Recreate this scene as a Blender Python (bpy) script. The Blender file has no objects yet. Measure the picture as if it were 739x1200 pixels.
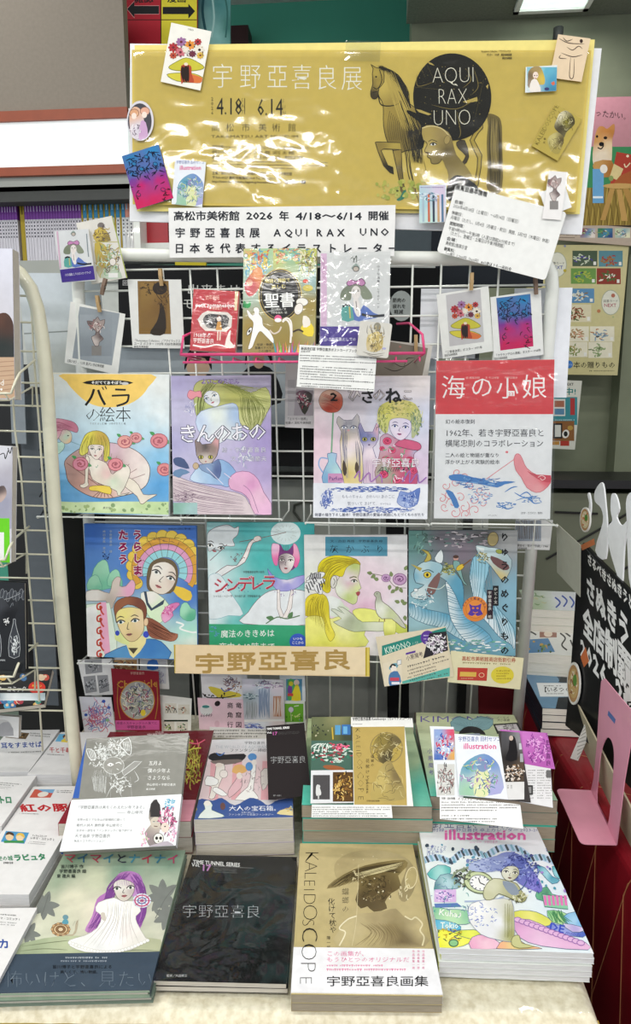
import bpy,math,random
import numpy as np
from mathutils import Vector,Matrix,geometry as G
SC = bpy.context.scene
C = SC.collection
PI = math.pi
# ---------------------------------------------------------------- camera
F,CX,CY = 780.0,369.5,600.0           # focal length and centre in pixels of the 739x1200 frame
CAMZ = 1.55
cd = bpy.data.cameras.new('camera'); cam = bpy.data.objects.new('camera',cd); C.objects.link(cam)
cd.sensor_width = 36; cd.sensor_fit = 'AUTO'; cd.lens = F*36/1200; cd.clip_start = .02
cam.location = (0,0,CAMZ); cam.rotation_euler = (math.radians(90-9.1),0,math.radians(4.6))
SC.camera = cam
# ---------------------------------------------------------------- world, lights, exposure
SC.view_settings.view_transform = 'Standard'; SC.view_settings.look = 'None'
SC.view_settings.exposure = 0.09; SC.view_settings.gamma = 1; SC.view_settings.use_curve_mapping = False
wd = bpy.data.worlds.new('world'); SC.world = wd; wd.use_nodes = True
wd.node_tree.nodes['Background'].inputs[0].default_value = (.86,.93,1.0,1)
wd.node_tree.nodes['Background'].inputs[1].default_value = .66
def area(name,loc,sx,sy,power,rot=(0,0,0),col=(1,.98,.94)):
    l = bpy.data.lights.new(name,'AREA'); l.shape = 'RECTANGLE'; l.size = sx; l.size_y = sy; l.energy = power; l.color = col
    o = bpy.data.objects.new(name,l); C.objects.link(o); o.location = loc; o.rotation_euler = rot
for i,(x,y,p) in enumerate(((-1.5,-2.6,88),(1.5,-3.7,95),(-1.2,-.6,28),(1.2,-.6,28),(-1.2,.9,16),(1.4,.9,8),(-2.2,2.0,14))):
    area('tube_light',(x,y,3.36),2.3,.12,p)
# ---------------------------------------------------------------- projection helpers
CMW = Matrix.Translation(cam.location) @ cam.rotation_euler.to_matrix().to_4x4()
R3 = np.array(CMW.to_3x3()); C0 = np.array(cam.location)
def hits(P,plane):
    """where the sight lines through image points meet a world plane (used to place things at real depth)"""
    P = np.atleast_2d(np.asarray(P,float))
    d = np.stack([(P[:,0]-CX)/F,-(P[:,1]-CY)/F,-np.ones(len(P))],1) @ R3.T
    q,n = np.array(plane[0],float),np.array(plane[1],float)
    t = ((q-C0) @ n)/(d @ n)
    return C0+d*t[:,None]
def hit(x,y,plane): return Vector(hits([(x,y)],plane)[0])
def flat(z): return ((0,0,z),(0,0,1))
def VP(Y): return ((0,Y,0),(0,-1,0))
RT = .1405                                  # forward lean of the wire rack
def RK(off=0): return ((0,1.39-off,1.55),(0,-1,-RT))
def LB(Y,py,lean=4,px=370,yaw=0):       # leaning plane whose foot is seen at row py, at depth Y
    q = hit(px,py,VP(Y)); a = math.radians(lean); n = Vector((0,-math.cos(a),math.sin(a)))
    if yaw: n = Matrix.Rotation(math.radians(yaw),3,'Z') @ n
    return (q,n)
def TI(px,py,z,deg,yaw=0):              # plane through a point at height z, sloping up to the back by deg
    q = hit(px,py,flat(z)); a = math.radians(deg); n = Vector((0,-math.sin(a),math.cos(a)))
    if yaw: n = Matrix.Rotation(math.radians(yaw),3,'Z') @ n
    return (q,n)
class Rect:
    """a real rectangle best fitting four image corners TL TR BR BL on a plane"""
    def __init__(s,quad,plane,lift=0):
        p = hits(quad,plane); tl,tr,br,bl = [Vector(a) for a in p]
        x = ((tr-tl)+(br-bl))/2; y = ((tl-bl)+(tr-br))/2
        s.w,s.h = x.length,y.length
        n = x.cross(y).normalized(); xu,yu = x.normalized(),y.normalized()
        b = (xu+yu).normalized(); c = (xu-yu).normalized()
        xu = (b+c).normalized(); yu = n.cross(xu)
        s.n = n; s.o = (tl+tr+br+bl)/4+n*lift
        s.M = Matrix((xu,yu,n)).transposed().to_4x4(); s.M.translation = s.o
    def loc(s,P,z=0):
        p = hits(P,(s.o,s.n))
        Mi = np.array(s.M.inverted()); q = np.c_[p,np.ones(len(p))] @ Mi.T
        e = 2e-4
        return np.c_[np.clip(q[:,0],-s.w/2+e,s.w/2-e),np.clip(q[:,1],-s.h/2+e,s.h/2-e)]
    def sub(s,dz,dx=0,dy=0,rot=0):
        r = Rect.__new__(Rect); r.w,r.h,r.n = s.w,s.h,s.n
        r.M = s.M @ Matrix.Translation((dx,dy,dz)) @ Matrix.Rotation(rot,4,'Z'); r.o = r.M.translation.copy(); return r
# ---------------------------------------------------------------- colours and materials
def lin(c): return c/12.92 if c <= .04045 else ((c+.055)/1.055)**2.4
HX = {}
def hx(c):
    if isinstance(c,tuple): return c
    if c not in HX:
        k = c.lstrip('#')
        if len(k) == 3: k = ''.join(a*2 for a in k)
        HX[c] = tuple(lin(int(k[i:i+2],16)/255) for i in (0,2,4))+(1.0,)
    return HX[c]
def nodes(name):
    m = bpy.data.materials.new(name); m.use_nodes = True; t = m.node_tree
    return m,t,t.nodes['Principled BSDF'],t.nodes.new,t.links.new
def print_mat(name,rough,coat=0,bump=0,mott=.05,scale=60,crinkle=0):
    m,t,b,N,L = nodes(name)
    at = N('ShaderNodeAttribute'); at.attribute_name = 'Col'
    nz = N('ShaderNodeTexNoise'); nz.inputs['Scale'].default_value = scale; nz.inputs['Detail'].default_value = 4
    tc = N('ShaderNodeTexCoord'); L(tc.outputs['Object'],nz.inputs['Vector'])
    mr = N('ShaderNodeMapRange'); mr.inputs[1].default_value = .3; mr.inputs[2].default_value = .7
    mr.inputs[3].default_value = 1-mott; mr.inputs[4].default_value = 1+mott*.4; L(nz.outputs[0],mr.inputs[0])
    mx = N('ShaderNodeVectorMath'); mx.operation = 'SCALE'; L(at.outputs['Color'],mx.inputs[0]); L(mr.outputs[0],mx.inputs['Scale'])
    L(mx.outputs[0],b.inputs['Base Color']); b.inputs['Roughness'].default_value = rough
    b.inputs['Specular IOR Level'].default_value = .22
    if coat: b.inputs['Coat Weight'].default_value = coat; b.inputs['Coat Roughness'].default_value = .06
    if crinkle:
        mp = N('ShaderNodeMapping'); L(tc.outputs['Object'],mp.inputs[0]); mp.inputs['Scale'].default_value = (6,22,6); mp.inputs['Rotation'].default_value = (0,0,.25)
        n2 = N('ShaderNodeTexNoise'); n2.inputs['Scale'].default_value = 1.6; n2.inputs['Detail'].default_value = 3; n2.inputs['Distortion'].default_value = 1.2
        L(mp.outputs[0],n2.inputs['Vector'])
        bp = N('ShaderNodeBump'); bp.inputs['Strength'].default_value = crinkle; bp.inputs['Distance'].default_value = .004
        L(n2.outputs[0],bp.inputs['Height']); L(bp.outputs[0],b.inputs['Coat Normal'])
    return m
def plain(name,col,rough=.5,metal=0,mott=.06,scale=30,bump=0,col2=None,stretch=None,emit=0,coat=0):
    m,t,b,N,L = nodes(name); c = hx(col); c2 = hx(col2) if col2 else tuple(v*(1-mott*2) for v in c[:3])+(1,)
    tc = N('ShaderNodeTexCoord'); nz = N('ShaderNodeTexNoise'); nz.inputs['Scale'].default_value = scale; nz.inputs['Detail'].default_value = 5
    mp = N('ShaderNodeMapping'); L(tc.outputs['Object'],mp.inputs[0]); L(mp.outputs[0],nz.inputs['Vector'])
    if stretch: mp.inputs['Scale'].default_value = stretch
    cr = N('ShaderNodeValToRGB'); cr.color_ramp.elements[0].color = c2; cr.color_ramp.elements[1].color = c
    cr.color_ramp.elements[0].position = .3; cr.color_ramp.elements[1].position = .65
    L(nz.outputs[0],cr.inputs[0]); L(cr.outputs[0],b.inputs['Base Color'])
    b.inputs['Roughness'].default_value = rough; b.inputs['Metallic'].default_value = metal
    if coat: b.inputs['Coat Weight'].default_value = coat
    if bump:
        bp = N('ShaderNodeBump'); bp.inputs['Strength'].default_value = bump; bp.inputs['Distance'].default_value = .002
        L(nz.outputs[0],bp.inputs['Height']); L(bp.outputs[0],b.inputs['Normal'])
    if emit: b.inputs['Emission Color'].default_value = c; b.inputs['Emission Strength'].default_value = emit
    return m
def film_mat(bs=.6):
    m = bpy.data.materials.new('cellophane'); m.use_nodes = True; t = m.node_tree; t.nodes.clear(); N,L = t.nodes.new,t.links.new
    o = N('ShaderNodeOutputMaterial'); mx = N('ShaderNodeMixShader'); tr = N('ShaderNodeBsdfTransparent'); gl = N('ShaderNodeBsdfGlossy')
    gl.inputs['Roughness'].default_value = .08; tr.inputs[0].default_value = (.97,.98,.98,1)
    fr = N('ShaderNodeLayerWeight'); fr.inputs[0].default_value = .22; mr = N('ShaderNodeMapRange'); mr.inputs[3].default_value = .05; mr.inputs[4].default_value = .6
    L(fr.outputs['Fresnel'],mr.inputs[0]); L(mr.outputs[0],mx.inputs[0]); L(tr.outputs[0],mx.inputs[1]); L(gl.outputs[0],mx.inputs[2]); L(mx.outputs[0],o.inputs[0])
    tc = N('ShaderNodeTexCoord'); nz = N('ShaderNodeTexNoise'); nz.inputs['Scale'].default_value = 14; nz.inputs['Distortion'].default_value = 1.5; nz.inputs['Detail'].default_value = 1
    L(tc.outputs['Object'],nz.inputs['Vector']); bp = N('ShaderNodeBump'); bp.inputs['Strength'].default_value = bs; bp.inputs['Distance'].default_value = .006
    L(nz.outputs[0],bp.inputs['Height']); L(bp.outputs[0],gl.inputs['Normal'])
    return m
PM = {'matte': print_mat('printed_paper',.65),'gloss': print_mat('laminated_print',.4,.25,crinkle=.15),'wrap': print_mat('shrink_wrapped_print',.35,.6,crinkle=.9),
      'soft': print_mat('watercolour_print',.4,.25,mott=.11,scale=45,crinkle=.15)}
FILM = film_mat(); FILMS = film_mat(.12)
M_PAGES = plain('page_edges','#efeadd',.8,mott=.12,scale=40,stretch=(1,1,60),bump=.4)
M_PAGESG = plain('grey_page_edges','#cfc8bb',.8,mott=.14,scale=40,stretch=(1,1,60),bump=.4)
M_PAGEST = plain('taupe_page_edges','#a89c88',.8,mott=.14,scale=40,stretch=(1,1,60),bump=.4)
M_WHITE = plain('white_enamel','#eceee8',.35,mott=.03,coat=.3)
M_CREAM = plain('cream_enamel','#d9d6bf',.35,mott=.05,coat=.3)
M_PINKW = plain('pink_enamel','#e0457f',.35,mott=.04,coat=.3)
M_WOOD = plain('clothespin_wood','#c9a878',.7,mott=.15,scale=60,stretch=(1,.1,1),bump=.3)
M_STEEL = plain('spring_steel','#b8b8b4',.3,1)
# ---------------------------------------------------------------- mesh helpers
MOF = {}
def mk(name,v,f,mat,parent=None,cols=None,smooth=False,world=True):
    """links one mesh object; v in world space when a parent has a recorded matrix and world=True"""
    if parent is not None and world and parent.name in MOF:
        Mi = MOF[parent.name].inverted(); v = [Mi @ Vector(p) for p in v]
    me = bpy.data.meshes.new(name); me.from_pydata([tuple(p) for p in v],[],f); me.materials.append(mat)
    if cols is not None:
        a = me.color_attributes.new('Col','FLOAT_COLOR','POINT'); a.data.foreach_set('color',np.asarray(cols,np.float32).ravel())
    if smooth: me.polygons.foreach_set('use_smooth',[True]*len(me.polygons))
    me.update(); o = bpy.data.objects.new(name,me); C.objects.link(o)
    if parent is not None: o.parent = parent
    return o
def tag(o,label,cat,group=None):
    o['label'] = label; o['category'] = cat
    if group: o['group'] = group
    return o
def empty(name,label,cat,M,group=None):
    o = bpy.data.objects.new(name,None); o.empty_display_size = .02; C.objects.link(o); o.matrix_world = M
    MOF[o.name] = M.copy(); tag(o,label,cat,group); return o
def struct(o): o['kind'] = 'structure'; return o
class MB:
    def __init__(s): s.v = []; s.f = []
    def box(s,x0,y0,z0,x1,y1,z1,M=None):
        n = len(s.v); p = [Vector((x,y,z)) for z in (z0,z1) for y in (y0,y1) for x in (x0,x1)]
        s.v += [M @ q for q in p] if M else p
        s.f += [tuple(n+i for i in q) for q in ((0,2,3,1),(4,5,7,6),(0,1,5,4),(2,6,7,3),(0,4,6,2),(1,3,7,5))]; return s
    def tube(s,path,r,n=8,caps=True):
        path = [Vector(p) for p in path]; k0 = len(s.v); up = None
        for i,p in enumerate(path):
            d = (path[min(i+1,len(path)-1)]-path[max(i-1,0)]).normalized()
            if up is None: up = d.orthogonal().normalized()
            up = (up-d*up.dot(d)).normalized(); sd = d.cross(up)
            for j in range(n):
                a = 2*PI*j/n; s.v.append(p+up*(r*math.cos(a))+sd*(r*math.sin(a)))
        for i in range(len(path)-1):
            for j in range(n):
                a,b = k0+i*n+j,k0+i*n+(j+1) % n; s.f.append((a,b,b+n,a+n))
        if caps: s.f.append(tuple(k0+j for j in reversed(range(n)))); s.f.append(tuple(k0+(len(path)-1)*n+j for j in range(n)))
        return s
    def prism(s,pts,z0,z1,M=None):
        n = len(pts); k = len(s.v)
        q = [Vector((x,y,z)) for z in (z0,z1) for x,y in pts]; s.v += [M @ a for a in q] if M else q
        s.f.append(tuple(k+n+i for i in range(n))); s.f.append(tuple(k+i for i in reversed(range(n))))
        for i in range(n): j = (i+1) % n; s.f.append((k+i,k+j,k+n+j,k+n+i))
        return s
    def build(s,name,mat,parent=None,smooth=False,world=True): return mk(name,s.v,s.f,mat,parent,None,smooth,world)
def cat_rom(pts,closed,k=5):
    n = len(pts)
    if n < 3: return [tuple(p) for p in pts]
    out = []; P = np.asarray(pts,float)
    for i in range(n if closed else n-1):
        a,b,c,d = (P[(i-1) % n],P[i],P[(i+1) % n],P[(i+2) % n]) if closed else (P[max(i-1,0)],P[i],P[i+1],P[min(i+2,n-1)])
        for j in range(k):
            t = j/k; out.append(tuple(.5*(2*b+(c-a)*t+(2*a-5*b+4*c-d)*t*t+(3*b-a-3*c+d)*t**3)))
    if not closed: out.append(tuple(P[-1]))
    return out
# ---------------------------------------------------------------- printed artwork as layered flat geometry
TXT = {}
def glyphs(s,off,res):
    key = (s,off,res)
    if key not in TXT:
        c = bpy.data.curves.new('t','FONT'); c.body = s; c.size = 1; c.resolution_u = res; c.offset = off
        o = bpy.data.objects.new('t',c); m = o.to_mesh()
        v = np.zeros(len(m.vertices)*3); m.vertices.foreach_get('co',v); v = v.reshape(-1,3)[:,:2]
        f = [tuple(p.vertices) for p in m.polygons]; o.to_mesh_clear(); bpy.data.objects.remove(o); bpy.data.curves.remove(c)
        TXT[key] = (v,f)
    return TXT[key]
class Art:
    DZ = 6e-6
    def __init__(s,x0=0,y0=0,W=739,seed=1):
        s.v = []; s.f = []; s.c = []; s.z = []; s.k = 0; s.j = s.u = 0; s.n = 0; s.crop(x0,y0,W); s.r = random.Random(seed)
    def nl(s): s.k += 3.4 if s.u else 1; s.j = s.u = 0
    def crop(s,x0,y0,W): s.ox,s.oy,s.s = x0,y0,739/W; return s
    def cropv(s,x0,y0,H): s.ox,s.oy,s.s = x0,y0,1200/H; return s
    def add(s,P,f,c,same=False):
        P = np.asarray(P,float)
        if len(P) == 0: return s
        if same: s.j = (s.j+1) % 12; s.u = 1
        else: s.nl()
        n = s.n; s.v.append(P/s.s+np.array([s.ox,s.oy])); s.f += [tuple(n+i for i in q) for q in f]
        c = np.asarray(c,float); s.c.append(np.tile(c,(len(P),1)) if c.ndim == 1 else c); s.z.append(np.full(len(P),s.k+s.j*.2)); s.n += len(P); return s
    def poly(s,pts,c,sm=0,out=None,ow=1.5,same=False):
        if sm: pts = cat_rom(pts,True,sm)
        t = G.tessellate_polygon([[Vector((x,y,0)) for x,y in pts]])
        s.add(pts,t,hx(c),same)
        if out: s.line(list(pts)+[pts[0]],ow,out,0)
        return s
    def rect(s,x0,y0,x1,y1,c,same=False): return s.add([(x0,y0),(x1,y0),(x1,y1),(x0,y1)],[(0,1,2,3)],hx(c),same)
    def wash(s,x0,y0,x1,y1,ctrl,n=14,m=None,jit=.0,p=2.5):
        m = m or n; X,Y = np.meshgrid(np.linspace(x0,x1,n+1),np.linspace(y0,y1,m+1)); P = np.c_[X.ravel(),Y.ravel()]
        f = [(j*(n+1)+i,j*(n+1)+i+1,(j+1)*(n+1)+i+1,(j+1)*(n+1)+i) for j in range(m) for i in range(n)]
        return s.add(P,f,s.idw(P,ctrl,p,jit))
    def idw(s,P,ctrl,p=2.5,jit=0):
        K = np.array([(a[0],a[1]) for a in ctrl],float); Q = np.array([hx(a[2]) for a in ctrl])
        d = ((P[:,None]-K[None])**2).sum(2)**(p/2)+1e-3; w = 1/d; c = (w[:,:,None]*Q[None]).sum(1)/w.sum(1)[:,None]
        if jit:
            rs = np.random.RandomState(3); c[:,:3] *= 1+(rs.rand(len(P),1)-.5)*jit
        return c
    def shade(s,pts,ctrl,sm=0,grid=10,out=None,ow=1.5,p=2.5):
        if sm: pts = cat_rom(pts,True,sm)
        A = np.array(pts); x0,y0 = A.min(0); x1,y1 = A.max(0); st = max(x1-x0,y1-y0)/grid
        ins = [(x+s.r.uniform(-.2,.2)*st,y) for x in np.arange(x0+st/2,x1,st) for y in np.arange(y0+st/2,y1,st)]
        n = len(pts); V = [Vector(q) for q in pts]+[Vector(q) for q in ins]
        r = G.delaunay_2d_cdt(V,[(i,(i+1) % n) for i in range(n)],[],1,1e-4)
        P = np.array([tuple(q) for q in r[0]]); s.add(P,r[2],s.idw(P,ctrl,p))
        if out: s.line(list(pts)+[pts[0]],ow,out,0)
        return s
    def ell(s,cx,cy,rx,ry,c,rot=0,n=20,out=None,ow=1.5,same=False):
        a = math.radians(rot); ca,sa = math.cos(a),math.sin(a)
        p = [(cx+rx*math.cos(t)*ca-ry*math.sin(t)*sa,cy+rx*math.cos(t)*sa+ry*math.sin(t)*ca) for t in np.arange(n)*2*PI/n]
        s.add(p,[tuple(range(n))],hx(c),same)
        if out: s.line(p+[p[0]],ow,out,0)
        return s
    def line(s,pts,w,c,sm=5,taper=0,same=False):
        if sm and len(pts) > 2: pts = cat_rom(pts,False,sm)
        P = np.asarray(pts,float); n = len(P); w *= 1.3 if w < 6 else 1
        if n < 2: return s
        d = np.gradient(P,axis=0); L = np.hypot(d[:,0],d[:,1])+1e-9; nn = np.c_[-d[:,1]/L,d[:,0]/L]
        t = np.linspace(0,1,n); ww = (w/2)*(1-taper*np.abs(2*t-1)**2) if taper else np.full(n,w/2)
        V = np.concatenate([P+nn*ww[:,None],P-nn*ww[:,None]]); return s.add(V,[(i,i+1,n+i+1,n+i) for i in range(n-1)],hx(c),same)
    def lines(s,ls,w,c,sm=4,taper=.8):
        s.nl()
        for l in ls: s.line(l,w,c,sm,taper,True)
        return s
    def strands(s,a,b,n,w,c,jit=0,sm=4):
        """n strokes blended between polylines a and b (same point count)"""
        a,b = np.array(a,float),np.array(b,float); s.nl()
        for i in range(n):
            t = (i+.5)/n; q = a*(1-t)+b*t+np.array([[s.r.uniform(-jit,jit),s.r.uniform(-jit,jit)] for _ in range(len(a))])
            s.line(q,w*s.r.uniform(.6,1.3),c,sm,.8,True)
        return s
    def scrib(s,cx,cy,rx,ry,n,c,w=1,L=.5,curl=1.6):
        s.nl()
        for _ in range(n):
            t,q = s.r.uniform(0,2*PI),math.sqrt(s.r.random()); x,y = cx+rx*q*math.cos(t),cy+ry*q*math.sin(t); a = s.r.uniform(0,2*PI); p = [(x,y)]
            for _k in range(3):
                a += s.r.uniform(-curl,curl); x += math.cos(a)*rx*L*.4; y += math.sin(a)*ry*L*.4; p.append((x,y))
            s.line(p,w,c if isinstance(c,str) else s.r.choice(c),3,.7,True)
        return s
    def dots(s,x0,y0,x1,y1,n,cs,r0,r1):
        s.nl()
        for _ in range(n): r = s.r.uniform(r0,r1); s.ell(s.r.uniform(x0,x1),s.r.uniform(y0,y1),r,r*s.r.uniform(.6,1),s.r.choice(cs),s.r.uniform(0,180),7,same=True)
        return s
    def rose(s,x,y,r,c='#e8a8b0',d='#b0606c'):
        s.ell(x,y,r,r*.85,c,0,14,d,r*.07)
        for i in range(6):
            a = i*1.05+x; q = r*(.62-.07*i); s.line([(x+q*math.cos(a+t)*1.1,y+q*.85*math.sin(a+t)) for t in (0,.6,1.2,1.8)],r*.09,d,3)
        return s.ell(x,y,r*.2,r*.17,d,0,8)
    def leaf(s,x,y,L,a,c='#4f7a52',w=.3):
        a = math.radians(a); d = np.array([math.cos(a),math.sin(a)])*L; n = np.array([-d[1],d[0]])*w; p = np.array([x,y])
        return s.poly([p,p+d*.4+n,p+d,p+d*.4-n],c,3)
    def eye(s,x,y,w,h,c='#6a7a70',dk='#2a2424',a=0):
        e = math.radians(a); R = lambda u,v: (x+u*math.cos(e)-v*math.sin(e),y+u*math.sin(e)+v*math.cos(e))
        s.poly([R(-w,h*.15),R(-w*.3,-h),R(w*.5,-h*.8),R(w,0),R(w*.3,h*.8),R(-w*.4,h*.8)],'#f4f2ec',3)
        s.ell(x,y,h*.85,h*.85,c,0,10).ell(x,y,h*.45,h*.45,'#181414',0,8)
        return s.line([R(-w*1.1,h*.2),R(-w*.3,-h*1.05),R(w*.5,-h*.9),R(w*1.15,0)],h*.45,dk,4)
    def face(s,x,y,d,h,a=0,eye='#6a7a70',lip='#c06a70',dk='#3a3030',brow=1):
        """eyes d apart centred at x,y; mouth h below"""
        e = math.radians(a); R = lambda u,v: (x+u*math.cos(e)-v*math.sin(e),y+u*math.sin(e)+v*math.cos(e))
        for q in (-1,1):
            s.eye(*R(q*d/2,0),d*.27,d*.13,eye,dk,a)
            if brow: s.line([R(q*d*.22,-d*.3),R(q*d*.5,-d*.4),R(q*d*.78,-d*.25)],d*.05,dk,4,.7)
        s.line([R(d*.04,d*.05),R(-d*.1,h*.55),R(d*.05,h*.6)],d*.04,dk,4,.6)
        s.poly([R(-d*.22,h),R(-d*.06,h-d*.08),R(0,h-d*.05),R(d*.06,h-d*.08),R(d*.22,h),R(0,h+d*.12)],lip,2)
        return s.line([R(-d*.22,h),R(0,h+d*.01),R(d*.22,h)],d*.03,dk,3)
    def text(s,t,x,y,h,c,w=None,ang=0,off=0,skew=0,res=1,same=False,sy=1):
        if off > .008:                          # heavier weight: overlaid shifted copies keep the counters open
            d = off*h*.62
            for i,(u,q) in enumerate(((-d,-d),(d,d)) if off < .022 else ((-d,-d),(d,-d),(-d,d),(d,d),(0,0))): s.text(t,x+u,y+q,h,c,w,ang,0,skew,res,same or i > 0,sy)
            return s
        v,f = glyphs(t,off,res)
        if len(v) == 0: return s
        v = v.copy()
        if w: v[:,0] *= w/(v[:,0].max()*h)
        v[:,0] += skew*v[:,1]; v *= h; v[:,1] *= -sy; a = math.radians(ang)
        P = np.c_[x+v[:,0]*math.cos(a)-v[:,1]*math.sin(a),y+v[:,0]*math.sin(a)+v[:,1]*math.cos(a)]
        return s.add(P,f,hx(c),same)
    def otext(s,t,x,y,h,c,o,w=None,ang=0,t_off=.0,o_off=.05,skew=0):
        for i,ch in enumerate(t):
            st = (w or h*len(t))/len(t); a = math.radians(ang); xx,yy = x+i*st*math.cos(a),y+i*st*math.sin(a)
            s.text(ch,xx,yy,h,o,None,ang,o_off,skew,same=i > 0)
        for i,ch in enumerate(t):
            st = (w or h*len(t))/len(t); a = math.radians(ang); xx,yy = x+i*st*math.cos(a),y+i*st*math.sin(a)
            s.text(ch,xx,yy,h,c,None,ang,t_off,skew,same=i > 0)
        return s
    def vtext(s,t,x,y,h,c,step=None,off=0,dx=0,o=None,ooff=.05):
        st = step or h*1.05
        for q in ([(o,ooff)] if o else [])+[(c,off)]:
            for i,ch in enumerate(t):
                if ch != ' ': s.text(ch,x-h/2+dx*i,y+h*.88+i*st,h,q[0],off=q[1],same=i > 0)
        return s
    def fill(s,x0,y0,x1,y1,rows,c,th=.5,ang=0,fill=.92):
        """rows of marks too small to read in the photograph"""
        s.nl(); dh = (y1-y0)/rows; a = math.tan(math.radians(ang))
        for r in range(rows):
            x = x0; yc = y0+(r+.5)*dh; e = x1-(x1-x0)*s.r.choice((0,0,.05,.3))
            while x < e:
                w = dh*th*s.r.uniform(.5,1.3); h = dh*th*s.r.uniform(.5,1)
                if s.r.random() < fill:
                    u = a*(x-x0); s.add([(x,yc-h/2+u),(x+w*.9,yc-h/2+u),(x+w*.9,yc-h*.1+u),(x,yc-h*.1+u)],[(0,1,2,3)],hx(c),True)
                    s.add([(x+w*.3,yc-h*.1+u),(x+w*.55,yc-h*.1+u),(x+w*.55,yc+h/2+u),(x+w*.3,yc+h/2+u)],[(0,1,2,3)],hx(c),True)
                x += w*1.15
        return s
    def mesh(s,name,R,parent,mat='gloss',z0=.0002,world=False):
        if not s.v: return None
        L = R.loc(np.concatenate(s.v)); k = np.concatenate(s.z)
        # faces wound towards the viewer
        V = np.c_[L,z0+k*s.DZ]; f2 = []
        for q in s.f:
            a = 0
            for i in range(len(q)): p,r = L[q[i]],L[q[(i+1) % len(q)]]; a += p[0]*r[1]-p[1]*r[0]
            f2.append(q if a > 0 else q[::-1])
        return mk(name,V.tolist(),f2,PM[mat],parent,np.concatenate(s.c),world=False)
def colmesh(name,mb,cols,parent=None,mat='matte',world=False):
    return mk(name,mb.v,mb.f,PM[mat],parent,cols,world=world)
def flatcol(mb,c): return [hx(c)]*len(mb.v)
# ---------------------------------------------------------------- things made of paper
def card(name,label,cat,R,art=None,col='#f2f2ee',T=.0006,mat='matte',group=None,rnd_c=0,part='printed_picture',curl=0):
    w,h = R.w/2,R.h/2; mb = MB()
    if rnd_c:
        p = []
        for cx,cy,a0 in ((w-rnd_c,h-rnd_c,0),(-w+rnd_c,h-rnd_c,90),(-w+rnd_c,-h+rnd_c,180),(w-rnd_c,-h+rnd_c,270)):
            p += [(cx+rnd_c*math.cos(math.radians(a0+a)),cy+rnd_c*math.sin(math.radians(a0+a))) for a in (0,30,60,90)]
        mb.prism(p,-T,0)
    else: mb.box(-w,-h,-T,w,h,0)
    o = colmesh(name,mb,flatcol(mb,col),None,mat); o.matrix_world = R.M; tag(o,label,cat,group)
    if art is not None: art.mesh(part,R,o,mat)
    return o
def book(name,label,cat,R,T,art=None,cover='#f0f0ec',pages=None,spine=None,mat='gloss',group=None,hard=0,side=-1,wrap=0,band=None,part='cover_print'):
    """R is the front face; the book reaches T behind it.  side: -1 spine at the left, 1 at the right"""
    pages = pages or M_PAGES; w,h = R.w/2,R.h/2; ct = .0022 if hard else .0005; ins = .003 if hard else .0004
    e = empty(name,label,cat,R.M @ Matrix.Translation((0,0,-T)),group); e0 = T
    mb = MB(); mb.box(-w,-h,e0-ct,w,h,e0).box(-w,-h,0,w,h,ct)
    xs = (-w,-w+ct) if side < 0 else (w-ct,w); mb.box(xs[0],-h,ct,xs[1],h,e0-ct)
    cc = [hx(cover)]*16+[hx(spine or cover)]*8
    colmesh('cover',mb,cc,e,mat)
    pb = MB(); a,b = (-w+ct,w-ins) if side < 0 else (-w+ins,w-ct); pb.box(a,-h+ins,ct,b,h-ins,e0-ct); pb.build('page_block',pages,e,world=False)
    if art is not None:
        o = art.mesh(part,R,e,mat); o.location = (0,0,T)
    if band:                                     # paper belly band: (y0, y1, colour, art)
        y0,y1,c,ba = band; q = R.loc([(CX,y0),(CX,y1)]) if not isinstance(y0,tuple) else R.loc([y0,y1])
        top,bot = q[0][1],q[1][1]; bm = MB(); g = .0003
        bm.box(-w-g,bot,T,w+g,top,T+.0016).box(-w-g,bot,-g,w+g,top,0).box(-w-g,bot,0,-w,top,T).box(w,bot,0,w+g,top,T)
        bo = colmesh('paper_band',bm,flatcol(bm,c),e,mat)
        if ba is not None:
            x = ba.mesh('band_print',R,bo,mat); x.location = (0,0,T+.0016)
    if wrap:
        n = 26; V = []; rr = random.Random(int(R.w*1e5)); ph = [rr.uniform(0,6) for _ in range(6)]
        ex = .004*wrap
        for j in range(n+1):
            for i in range(n+1):
                u,v = i/n*2-1,j/n*2-1; x,y = u*(w+ex),v*(h+ex)
                z = .0024+.0012*math.sin(u*3+v*6+ph[0])*math.sin(v*3-u*5+ph[1])+.0009*abs(math.sin(u*4+ph[2]+v*5))+.0004*math.sin(u*15-v*11)
                V.append((x,y,T+max(z,.0026 if band else .0018)))
        mk('plastic_wrap',V,[(j*(n+1)+i,j*(n+1)+i+1,(j+1)*(n+1)+i+1,(j+1)*(n+1)+i) for j in range(n) for i in range(n)],FILM,e,world=False,smooth=True)
    return e
ORD = ['top','second','third','fourth','fifth','sixth','seventh','eighth','ninth','tenth','eleventh','twelfth','thirteenth','fourteenth','fifteenth','sixteenth','seventeenth','eighteenth','nineteenth','twentieth']
ORD += ['twenty-'+o for o in ['first']+ORD[1:9]]+['thirtieth']+['thirty-'+o for o in ['first']+ORD[1:9]]
def pile(n,name,what,cat,R,T,group,where,**kw):
    """the copies lying under the top one"""
    r = random.Random(len(what)); kw.setdefault('art',None); z = 0
    for k in range(1,n):
        z -= T+.0007; Rk = R.sub(z,r.uniform(-.003,.003),r.uniform(-.002,.002),r.uniform(-.008,.008))
        kk = dict(kw)
        book(name,f'{what}, {ORD[k]} one down {where}',cat,Rk,T,group=group,**kk)
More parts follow.
